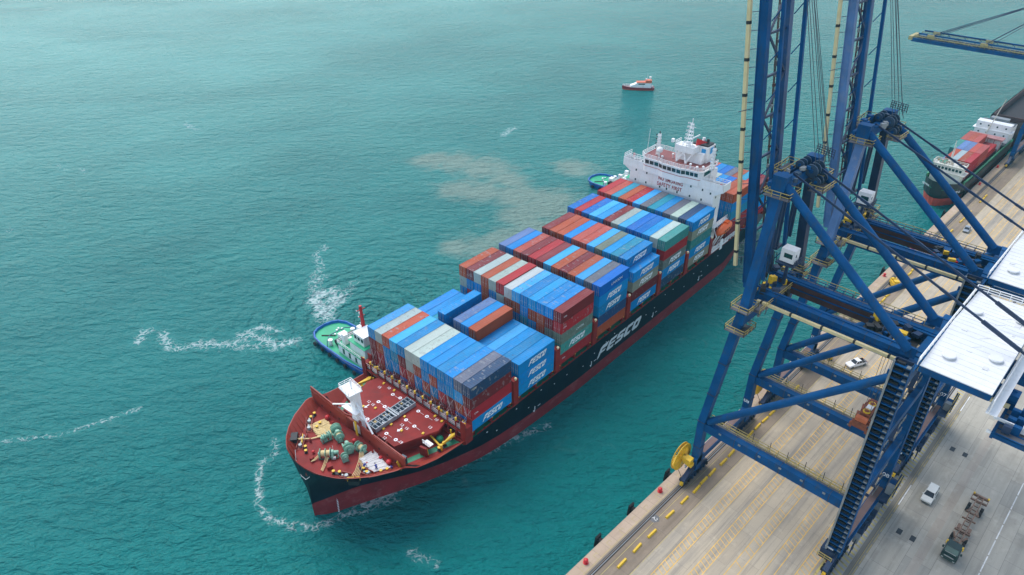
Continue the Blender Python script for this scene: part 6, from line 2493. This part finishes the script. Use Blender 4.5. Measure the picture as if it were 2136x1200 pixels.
for k in range(8):
    q = MB()
    q.box(7.33, 7.42, -4.7 + k * 1.2, -3.9 + k * 1.2, 12.4, 13.3)
    q.build('window', GLASS, br_)
text_mesh('name_lettering', 'GEMINI', 1.1, LOGOW, fs_, Matrix.Translation((2.6, -5.9, 6.9)) @ Matrix.Rotation(R(-35), 4, 'Z') @ TX)
text_mesh('name_lettering', 'GEMINI', 1.1, LOGOW, fs_, Matrix.Translation((1.9, 4.2, 7.4)) @ Matrix.Rotation(R(-125), 4, 'Z') @ TX)
m_ = MB()
m_.bar((9, -6.4, 8.3), (70, -6.6, 8.3), .35, 1.2)
m_.bar((9, 6.4, 8.3), (70, 6.6, 8.3), .35, 1.2)
for x in range(12, 70, 4):
    m_.box(x, x + .3, -6.4, -5.6, 7.0, 8.2)
m_.build('bulwark', mat('pale_green', (0.07, 0.30, 0.15), .6, 0, .2), fs_)
m_ = MB()
m_.box(53.5, 57.5, -6.4, 6.6, 12.5, 13.0)
for y in (-6, -3.6, -1.2, 1.2, 3.6, 6.2):
    m_.box(53.6, 53.9, y, y + .3, 7, 12.5)
m_.box(55, 58.5, -5.4, 5.8, 7.0, 11.8, 1)
m_.build('gantry_frame', [mat('faded_pink', (0.42, 0.20, 0.19), .6, 0, .2), WHITE], fs_)
m_ = MB()
m_.box(62.0, 66, -6.2, 6.4, 7.0, 16.5)
m_.box(61.6, 66.4, -7.2, 7.3, 13.5, 13.7)
m_.box(66, 73, -6.2, 6.4, 7.0, 14.8)
aft = m_.build('aft_house', WHITE, fs_)
m_ = MB()
m_.box(58.8, 61.9, -6.6, 6.8, 9.2, 9.4, 0)
m_.box(66.1, 73, -6.1, 6.3, 14.82, 14.95, 0)
m_.box(68, 71, -3.5, 3.2, 14.95, 17.0, 1)
m_.tube((60.5, 2.0, 9.4), (64.5, -.5, 26), .25, 8, .12, mi=2)
m_.build('aft_deck', [mat('dark_deck', (0.05, 0.06, 0.07), .6), mat('funnel_grey', (0.22, 0.24, 0.25), .6), mat('aged_white2', (0.6, 0.55, 0.45), .5)], fs_)
for z in (9.8, 12.2, 15.2):
    for y in (-4.6, -1.4, 1.8, 4.8):
        q = MB()
        q.box(61.93, 62.03, y - .3, y + .3, z - .3, z + .3)
        q.build('window', GLASS, aft)
# its containers (each a thing)
C2 = []
for (bx_, z, rowcols, nm) in ((14.8, 8.62, 'rsoqu', 'nearest block'), (27.2, 8.62, 'somru', 'second block'), (39.6, 8.62, 'rmsoq', 'third block')):
    for r in range(5):
        C2.append((bx_, -5.1 + r * 2.18, z, rowcols[r], 'lower', nm, r))
for r, ch in enumerate('rowos'):
    if r < 4:
        C2.append((14.8, -5.1 + r * 2.18, 11.55, ch, 'upper', 'nearest block', r))
for r, ch in enumerate('ssuuq'):
    C2.append((27.2, -5.1 + r * 2.18, 11.55, ch, 'upper', 'second block', r))
for r, ch in ((2, 's'), (3, 'o'), (4, 's')):
    C2.append((39.6, -5.1 + r * 2.18, 11.55, ch, 'upper', 'third block', r))
RN = ['quayside row', 'row next to quayside', 'middle row', 'row next to seaward', 'seaward row']
for (x, y, z, ch, lv, nm, r) in C2:
    if nm == 'aft block':
        continue
    o = bpy.data.objects.new('shipping_container', CME)
    col.objects.link(o)
    o.scale = (1, .885, 1)
    o.location = (214.5 + x, 7.9 + y, z)
    c = CC[ch][0]
    o.color = tuple(min(.9, k * rnd.uniform(.85, 1.15)) for k in c) + (1,)
    tag(o, '%s container on small moored ship, %s tier, %s, %s' % (CC[ch][1], lv, RN[r], nm), 'shipping container', 'containers on the small moored ship')
bk = thing('bulk_carrier', (296, 8.2, 0), 'dark bulk ship with an open hold moored behind the small container ship', 'cargo ship')
dp = hull2(110, 7.6, 11.0, 3.0, 'hull', [mat('bulk_hull', (0.04, 0.03, 0.035), .6, 0, .3), HULLR], bk, z1=5)
MB().prism(dp, 8.3, 8.4).build('deck', mat('bulk_deck', (0.06, 0.035, 0.035), .7, 0, .3), bk)
m_ = MB()
for y0, y1 in ((-6.4, -6.1), (6.1, 6.4)):
    m_.box(10, 96, y0, y1, 8.4, 12.2)
m_.box(10, 10.3, -6.1, 6.1, 8.4, 12.2)
m_.box(12, 94, -5.8, 5.8, 8.42, 9.0, 1)
m_.build('hold_coaming', [mat('coaming_rust', (0.10, 0.055, 0.05), .7, 0, .3, .3), mat('hold_dark', (0.025, 0.02, 0.022), .8)], bk)

# quay crane leg of the far crane is separate; small blue mobile hopper near it
# ------------------------------------------------------------------ vehicles
TYRE = mat('tyre', (0.015, 0.015, 0.016), .85)


def wheel(parent, x, y, r=.36, w_=.24):
    m_ = MB()
    m_.tube((x, y - w_ / 2, r), (x, y + w_ / 2, r), r, 16, mi=0)
    m_.tube((x, y - w_ / 2 - .01, r), (x, y + w_ / 2 + .01, r), r * .55, 12, mi=1)
    return m_.build('wheel', [TYRE, GREYST], parent)


def car(name, loc, rz, body, label, cat, kind='sedan'):
    t = thing(name, loc, label, cat, None, rz)
    Lh = {'sedan': 2.25, 'pickup': 2.75, 'suv': 2.3}[kind]
    W2 = {'sedan': .88, 'pickup': .93, 'suv': .93}[kind]
    m_ = MB()
    secs = []
    if kind == 'pickup':
        prof = [(-Lh, .55, 1.0), (-Lh + .05, .35, 1.05), (-1.05, .35, 1.05), (-.9, .35, 1.08), (1.25, .35, 1.10), (2.2, .35, 1.02), (2.6, .38, .92), (Lh, .5, .78)]
    elif kind == 'suv':
        prof = [(-Lh, .5, 1.0), (-Lh + .1, .32, 1.08), (1.15, .32, 1.08), (1.9, .34, .98), (2.2, .4, .86), (Lh, .5, .7)]
    else:
        prof = [(-Lh, .5, .85), (-Lh + .1, .32, .93), (-1.4, .3, .97), (1.1, .3, .95), (1.9, .32, .85), (2.15, .4, .75), (Lh, .5, .62)]
    vs = []
    for i, (x, z0, z1) in enumerate(prof):
        e = .82 if i in (0, len(prof) - 1) else 1.0
        for (yy, zz) in ((-W2 * e * .95, z0), (-W2 * e, (z0 + z1) / 2), (-W2 * e * .93, z1), (W2 * e * .93, z1), (W2 * e, (z0 + z1) / 2), (W2 * e * .95, z0)):
            vs.append((x, yy, zz))
    fs = []
    for i in range(len(prof) - 1):
        for j in range(6):
            a = i * 6 + j
            b = i * 6 + (j + 1) % 6
            if kind == 'pickup' and j == 2 and i < 2:
                continue
            fs.append((a, b, b + 6, a + 6))
    fs += [tuple(range(5, -1, -1)), tuple(range(len(vs) - 6, len(vs)))]
    m_.add(vs, fs)
    bd = m_.build('body', body, t)
    if kind == 'pickup':
        q = MB()
        q.box(-2.62, -1.0, -.72, .72, .62, .66)
        q.box(-2.62, -1.0, -.74, -.72, .62, 1.04)
        q.box(-2.62, -1.0, .72, .74, .62, 1.04)
        q.build('cargo_bed', mat('bed_liner', (0.02, 0.02, 0.02), .8), t)
        cab = [(-1.0, 1.06), (1.15, 1.08), (.45, 1.70), (-.75, 1.72)]
    elif kind == 'suv':
        cab = [(-2.2, 1.06), (1.15, 1.06), (.45, 1.72), (-1.95, 1.74)]
    else:
        cab = [(-1.75, .96), (1.1, .94), (.35, 1.42), (-1.1, 1.43)]
    q = MB()
    y0, y1 = W2 * .90, W2 * .76
    q.add([(x, -(y0 if k < 2 else y1), z) for k, (x, z) in enumerate(cab)] + [(x, (y0 if k < 2 else y1), z) for k, (x, z) in enumerate(cab)],
          [(0, 1, 2, 3), (7, 6, 5, 4), (1, 5, 6, 2), (0, 3, 7, 4), (3, 2, 6, 7)])
    q.build('windows', mat('car_glass', (0.015, 0.02, 0.025), .08, 0, .1), t)
    q = MB()
    (ax, az), (bx2, bz) = cab[3], cab[2]
    q.box(ax - .02, bx2 + .02, -y1 * 1.01, y1 * 1.01, az - .02, az + .05)
    for (p, r2) in (((cab[1][0], cab[1][1]), (cab[2][0], cab[2][1])), ((cab[0][0], cab[0][1]), (cab[3][0], cab[3][1]))):
        for s_ in (-1, 1):
            q.bar((p[0], s_ * y0, p[1]), (r2[0], s_ * y1, r2[1]), .09, .09)
    mx_ = (cab[2][0] + cab[3][0]) / 2 + .1
    for s_ in (-1, 1):
        q.bar((mx_ - .1, s_ * (y0 + .01), cab[0][1]), (mx_, s_ * (y1 + .01), az), .09, .06)
        if kind == 'suv':
            q.bar((-1.15, s_ * (y0 + .01), cab[0][1]), (-1.15, s_ * (y1 + .01), az), .12, .06)
    q.build('roof', body, t)
    for x in (-Lh + .85, Lh - .85):
        for s_ in (-1, 1):
            wheel(t, x, s_ * (W2 - .1))
    for s_ in (-1, 1):
        q = MB()
        q.cbox((Lh - .08, s_ * W2 * .62, .70), .14, .34, .16)
        q.build('headlight', mat('lamp_glass', (.5, .5, .48), .2), t)
        q = MB()
        q.cbox((-Lh + .03, s_ * W2 * .7, .82), .1, .2, .22)
        q.build('tail_light', RED, t)
        q = MB()
        q.cbox((.95, s_ * (W2 + .08), 1.08), .16, .18, .14)
        q.build('mirror', body, t)
    return t


CARW = mat('car_white', (0.78, 0.78, 0.77), .3, 0, .03)
CARC = mat('car_cream', (0.66, 0.66, 0.60), .3, 0, .03)
CARG = mat('car_silver', (0.30, 0.33, 0.36), .3, .3, .05)
d1 = math.atan2(-1, 0)
car('pickup_truck', (95.9, -12.4, 4.008), R(155), CARW, 'white pickup truck with an open black bed parked between the crane legs', 'pickup truck', 'pickup')
car('parked_car', (64.3, -40.1, 4.008), R(180), CARC, 'cream white car driving alone on the wide grey yard', 'car', 'suv').scale = (1.1, 1.1, 1.1)
car('parked_car', (193.9, -9.3, 4.008), R(185), CARG, 'silver grey sedan parked far along the quay near the moored ship', 'car', 'sedan')
car('service_van', (106.5, -7.6, 4.008), R(175), CARG, 'silver grey vehicle half hidden under the crane girder beside the worker', 'car', 'suv')

# terminal tractor with empty skeleton chassis
tr = thing('container_truck', (60.0, -47.6, 4.008), 'dark green terminal truck with an empty rusty container chassis on the yard', 'truck', None, R(180))
tr.scale = (1.06, 1.06, 1.06)
m_ = MB()
for y in (-.45, .45):
    m_.box(-9.4, 6.2, y - .09, y + .09, 1.0, 1.35)
for x in (-8.8, -7.6, -6.4, -5.2, -4.0, -2.8, -1.6, -.4, .8, 2.0, 3.2, 4.4, 5.6):
    m_.box(x - .06, x + .06, -.36, .36, 1.06, 1.24)
m_.box(-9.6, -9.25, -1.35, 1.35, .95, 1.45)
m_.box(-8.0, -7.75, -1.35, 1.35, 1.05, 1.4)
for y in (-1.35, 1.23):
    m_.box(-9.25, -8.0, y, y + .12, 1.0, 1.35)
m_.box(-4.2, -4.0, -1.1, 1.1, 1.05, 1.35)
m_.box(-2.2, -2.0, -1.1, 1.1, 1.05, 1.35)
m_.box(1.4, 1.7, -1.25, 1.25, 1.05, 1.4)
m_.box(5.4, 5.7, -1.3, 1.3, 1.05, 1.5)
for s_ in (-1, 1):
    m_.bar((-4.0, s_ * 1.0, 1.2), (-5.6, s_ * .5, 1.2), .12, .12)
    m_.bar((2.2, s_ * 1.1, 1.0), (3.4, s_ * .6, .9), .25, .3)
    m_.cbox((.4, s_ * .85, .9), 1.2, .5, .6)
m_.build('chassis', CHASS, tr)
m_ = MB()
for x in (5.55, -9.4):
    for s_ in (-1, 1):
        m_.cbox((x, s_ * 1.2, 1.55), .35, .3, .25)
m_.cbox((5.8, .95, 1.35), .5, .9, .3)
m_.cbox((5.8, -.95, 1.35), .5, .9, .3)
m_.build('twist_lock', YEL, tr)
m_ = MB()
m_.box(6.3, 8.6, -1.2, 1.2, .8, 2.0)
m_.box(8.6, 8.85, -1.1, 1.1, .55, 1.5)
m_.prismy([(6.4, 2.0), (8.55, 2.0), (8.15, 3.0), (6.6, 3.1)], -1.08, 1.08)
m_.box(8.3, 8.9, -1.22, 1.22, .5, .95)
m_.cbox((8.0, 1.4, 2.2), .15, .3, .5)
m_.cbox((8.0, -1.4, 2.2), .15, .3, .5)
cabn = m_.build('cab', mat('truck_green_black', (0.025, 0.05, 0.045), .35, 0, .15, 1), tr)
m_ = MB()
m_.add([(8.58, -1.0, 2.05), (8.58, 1.0, 2.05), (8.2, .95, 2.92), (8.2, -.95, 2.92)], [(0, 1, 2, 3)])
m_.build('windscreen', mat('tinted_green_glass', (0.05, 0.11, 0.10), .1, 0, .2), cabn)
m_ = MB()
m_.cbox((8.92, 0, 1.35), .05, 1.5, .22)
m_.cbox((8.92, .9, .75), .05, .35, .2)
m_.cbox((8.92, -.9, .75), .05, .35, .2)
m_.cbox((8.6, 0, 2.02), .06, 1.7, .1)
m_.build('grille', mat('chrome_pale', (0.5, 0.52, 0.5), .3, .5), cabn)
for x, ys in ((7.6, (-1.0, 1.0)), (3.9, (-1.05, 1.05)), (2.7, (-1.05, 1.05)), (-5.6, (-1.05, 1.05)), (-6.8, (-1.05, 1.05))):
    for y in ys:
        q = MB()
        q.tube((x, y - .25, .5), (x, y + .25, .5), .5, 16, mi=0)
        q.tube((x, y - .27, .5), (x, y + .27, .5), .25, 10, mi=1)
        q.build('wheel', [TYRE, GREYST], tr)

# yellow service machines
def machine(loc, rz, label, s=1.0, red=True):
    t = thing('service_machine', loc, label, 'machine', None, rz)
    m_ = MB()
    m_.cbox((0, 0, .75 * s), 2.0 * s, 1.1 * s, .8 * s)
    m_.cbox((-.5 * s, 0, 1.35 * s), .8 * s, .9 * s, .5 * s)
    m_.prismy([(.4 * s, 1.1 * s), (1.1 * s, 1.1 * s), (.9 * s, 1.5 * s), (.5 * s, 1.5 * s)], -.45 * s, .45 * s)
    m_.build('body', YEL, t)
    m_ = MB()
    m_.cbox((.9 * s, .1, .6 * s), .5 * s, .7 * s, .6 * s, 0, 0)
    m_.tube((.7 * s, -.4 * s, 1.3 * s), (.7 * s, .1, 1.75 * s), .12, 8, mi=1)
    m_.build('engine', [RED if red else DARK, DARK], t)
    for x in (-.7, .7):
        for y in (-.5, .5):
            q = MB()
            q.tube((x * s, y * s - .1, .3 * s), (x * s, y * s + .1, .3 * s), .3 * s, 12)
            q.build('wheel', TYRE, t)
machine((93.9, -6.4, 4.008), R(35), 'small yellow and red pump machine standing near the white pickup', 1.0)
machine((140.4, -5.2, 4.008), R(40), 'larger yellow lifting machine with a red cab between crane tubes', 1.6)
machine((139.5, -11.6, 4.008), R(10), 'dark wheeled machine standing on the lanes beyond the second crane', 1.1, False)

# low steel frame on the quay behind the silver vehicle: a grey gangway
gw = thing('steel_gangway', (112.5, -7.0, 4.008), 'grey steel gangway frame lying on the apron under the crane girder', 'gangway')
m_ = MB()
m_.prism([(-2.6, -.9), (2.6, -.9), (2.1, .9), (-2.1, .9)], .2, .4)
m_.rail([(-2.5, -.85, .4), (2.5, -.85, .4)], 1.0, .05, 1.0)
m_.build('deck_plate', mat('plate_silver', (0.42, 0.45, 0.47), .4, .3), gw)


# ------------------------------------------------------------------ people
def person(loc, rz, top, trousers, helmet, label, pose='stand', group=None):
    # body is one skinned surface; clothing shells are children
    J = {'pel': (0, 0, .95), 'che': (0, 0, 1.30), 'nec': (0, 0, 1.48), 'hea': (.02, 0, 1.62), 'top': (.02, 0, 1.76)}
    if pose == 'bend':
        J.update({'che': (.28, 0, 1.20), 'nec': (.42, 0, 1.30), 'hea': (.52, 0, 1.38), 'top': (.62, 0, 1.46)})
    c = J['che']
    for s_, n_ in ((1, 'l'), (-1, 'r')):
        J['sh' + n_] = (c[0] + .02, s_ * .19, c[2] + .10)
        if pose == 'bend':
            J['el' + n_] = (c[0] + .12, s_ * .24, c[2] - .18)
            J['ha' + n_] = (c[0] + .30, s_ * .18, c[2] - .38)
        else:
            J['el' + n_] = (.02, s_ * .27, 1.13)
            J['ha' + n_] = (.14, s_ * .26, .90)
        J['hi' + n_] = (0, s_ * .10, .90)
        J['kn' + n_] = (.04 * s_, s_ * .12, .50)
        J['an' + n_] = (.08 * s_, s_ * .13, .08)
        J['to' + n_] = (.08 * s_ + .17, s_ * .14, .04)
    rad = {'pel': .14, 'che': .16, 'nec': .06, 'hea': .095, 'top': .075, 'sh': .07, 'el': .045, 'ha': .04, 'hi': .09, 'kn': .06, 'an': .045, 'to': .04}
    E = [('pel', 'che'), ('che', 'nec'), ('nec', 'hea'), ('hea', 'top')]
    for n_ in 'lr':
        E += [('che', 'sh' + n_), ('sh' + n_, 'el' + n_), ('el' + n_, 'ha' + n_), ('pel', 'hi' + n_), ('hi' + n_, 'kn' + n_), ('kn' + n_, 'an' + n_), ('an' + n_, 'to' + n_)]

    def skin(nm, keys, edges, grow, m, parent, root_key):
        me = bpy.data.meshes.new(nm)
        idx = {k: i for i, k in enumerate(keys)}
        me.from_pydata([J[k] for k in keys], [(idx[a], idx[b]) for a, b in edges], [])
        o = bpy.data.objects.new(nm, me)
        col.objects.link(o)
        sm = o.modifiers.new('skin', 'SKIN')
        for k in keys:
            r = rad.get(k, rad.get(k[:2], .08)) + grow
            d = me.skin_vertices[0].data[idx[k]] if me.skin_vertices else None
            if d:
                d.radius = (r, r)
                d.use_root = (k == root_key)
        ss = o.modifiers.new('sub', 'SUBSURF')
        ss.levels = ss.render_levels = 1
        me.materials.append(m)
        o.parent = parent
        return o
    t = thing('person', loc, label, 'person', group, rz)
    keys = list(J)
    bo = skin('body', keys, E, 0, SKIN, t, 'pel')
    ks = ['pel', 'che', 'shl', 'ell', 'shr', 'elr']
    skin('jacket', ks, [('pel', 'che'), ('che', 'shl'), ('shl', 'ell'), ('che', 'shr'), ('shr', 'elr')], .022, top, t, 'pel')
    ks = ['pel', 'hil', 'knl', 'anl', 'hir', 'knr', 'anr']
    skin('trousers', ks, [('pel', 'hil'), ('hil', 'knl'), ('knl', 'anl'), ('pel', 'hir'), ('hir', 'knr'), ('knr', 'anr')], .02, trousers, t, 'pel')
    m_ = MB()
    h = J['top']
    m_.ball((h[0], h[1], h[2] - .03), .135, .125, .11)
    m_.cbox((h[0] + .06, 0, h[2] - .05), .26, .22, .02)
    m_.build('helmet', helmet, t, smooth=True)
    return t


HIVIS = mat('hi_vis_yellow_green', (0.55, 0.72, 0.06), .6)
NAVYC = mat('navy_cloth', (0.015, 0.03, 0.10), .8)
BLUEC = mat('blue_overall', (0.02, 0.05, 0.30), .8)
REDC = mat('red_overall', (0.45, 0.03, 0.03), .8)
person((103.7, -10.7, 4.008), R(220), HIVIS, NAVYC, HIVIS, 'person in a yellow green vest and dark trousers standing near the white pickup')
person(s2w(-20.6, 5.6, 13.3), TH + R(70), BLUEC, BLUEC, NAVYC, 'person in dark blue overalls bending over the white rope on the foredeck', 'bend')
person(s2w(-21.9, 7.7, 13.3), TH + R(-20), BLUEC, BLUEC, RED, 'person in blue overalls with a red helmet by the port roller', 'bend')
person(s2w(-22.6, 8.1, 13.3), TH + R(150), REDC, BLUEC, RED, 'person in a red jacket on the foredeck beside the black chock')
person(s2w(-18.6, 3.5, 13.3), TH + R(200), BLUEC, BLUEC, WHITE, 'person in blue overalls crouching near the port end of the red breakwater', 'bend')
person(s2w(-1.4, 1.2, 13.7), TH + R(180), WHITE, BLUEC, YEL, 'person in white on the lashing bridge at the front port corner of the stacks')
person((0, 0, 0), 0, REDC, NAVYC, WHITE, 'person in a red jacket on the after deck of the tug at the bow').location = s2w(10.6, 57.2, 1.56)
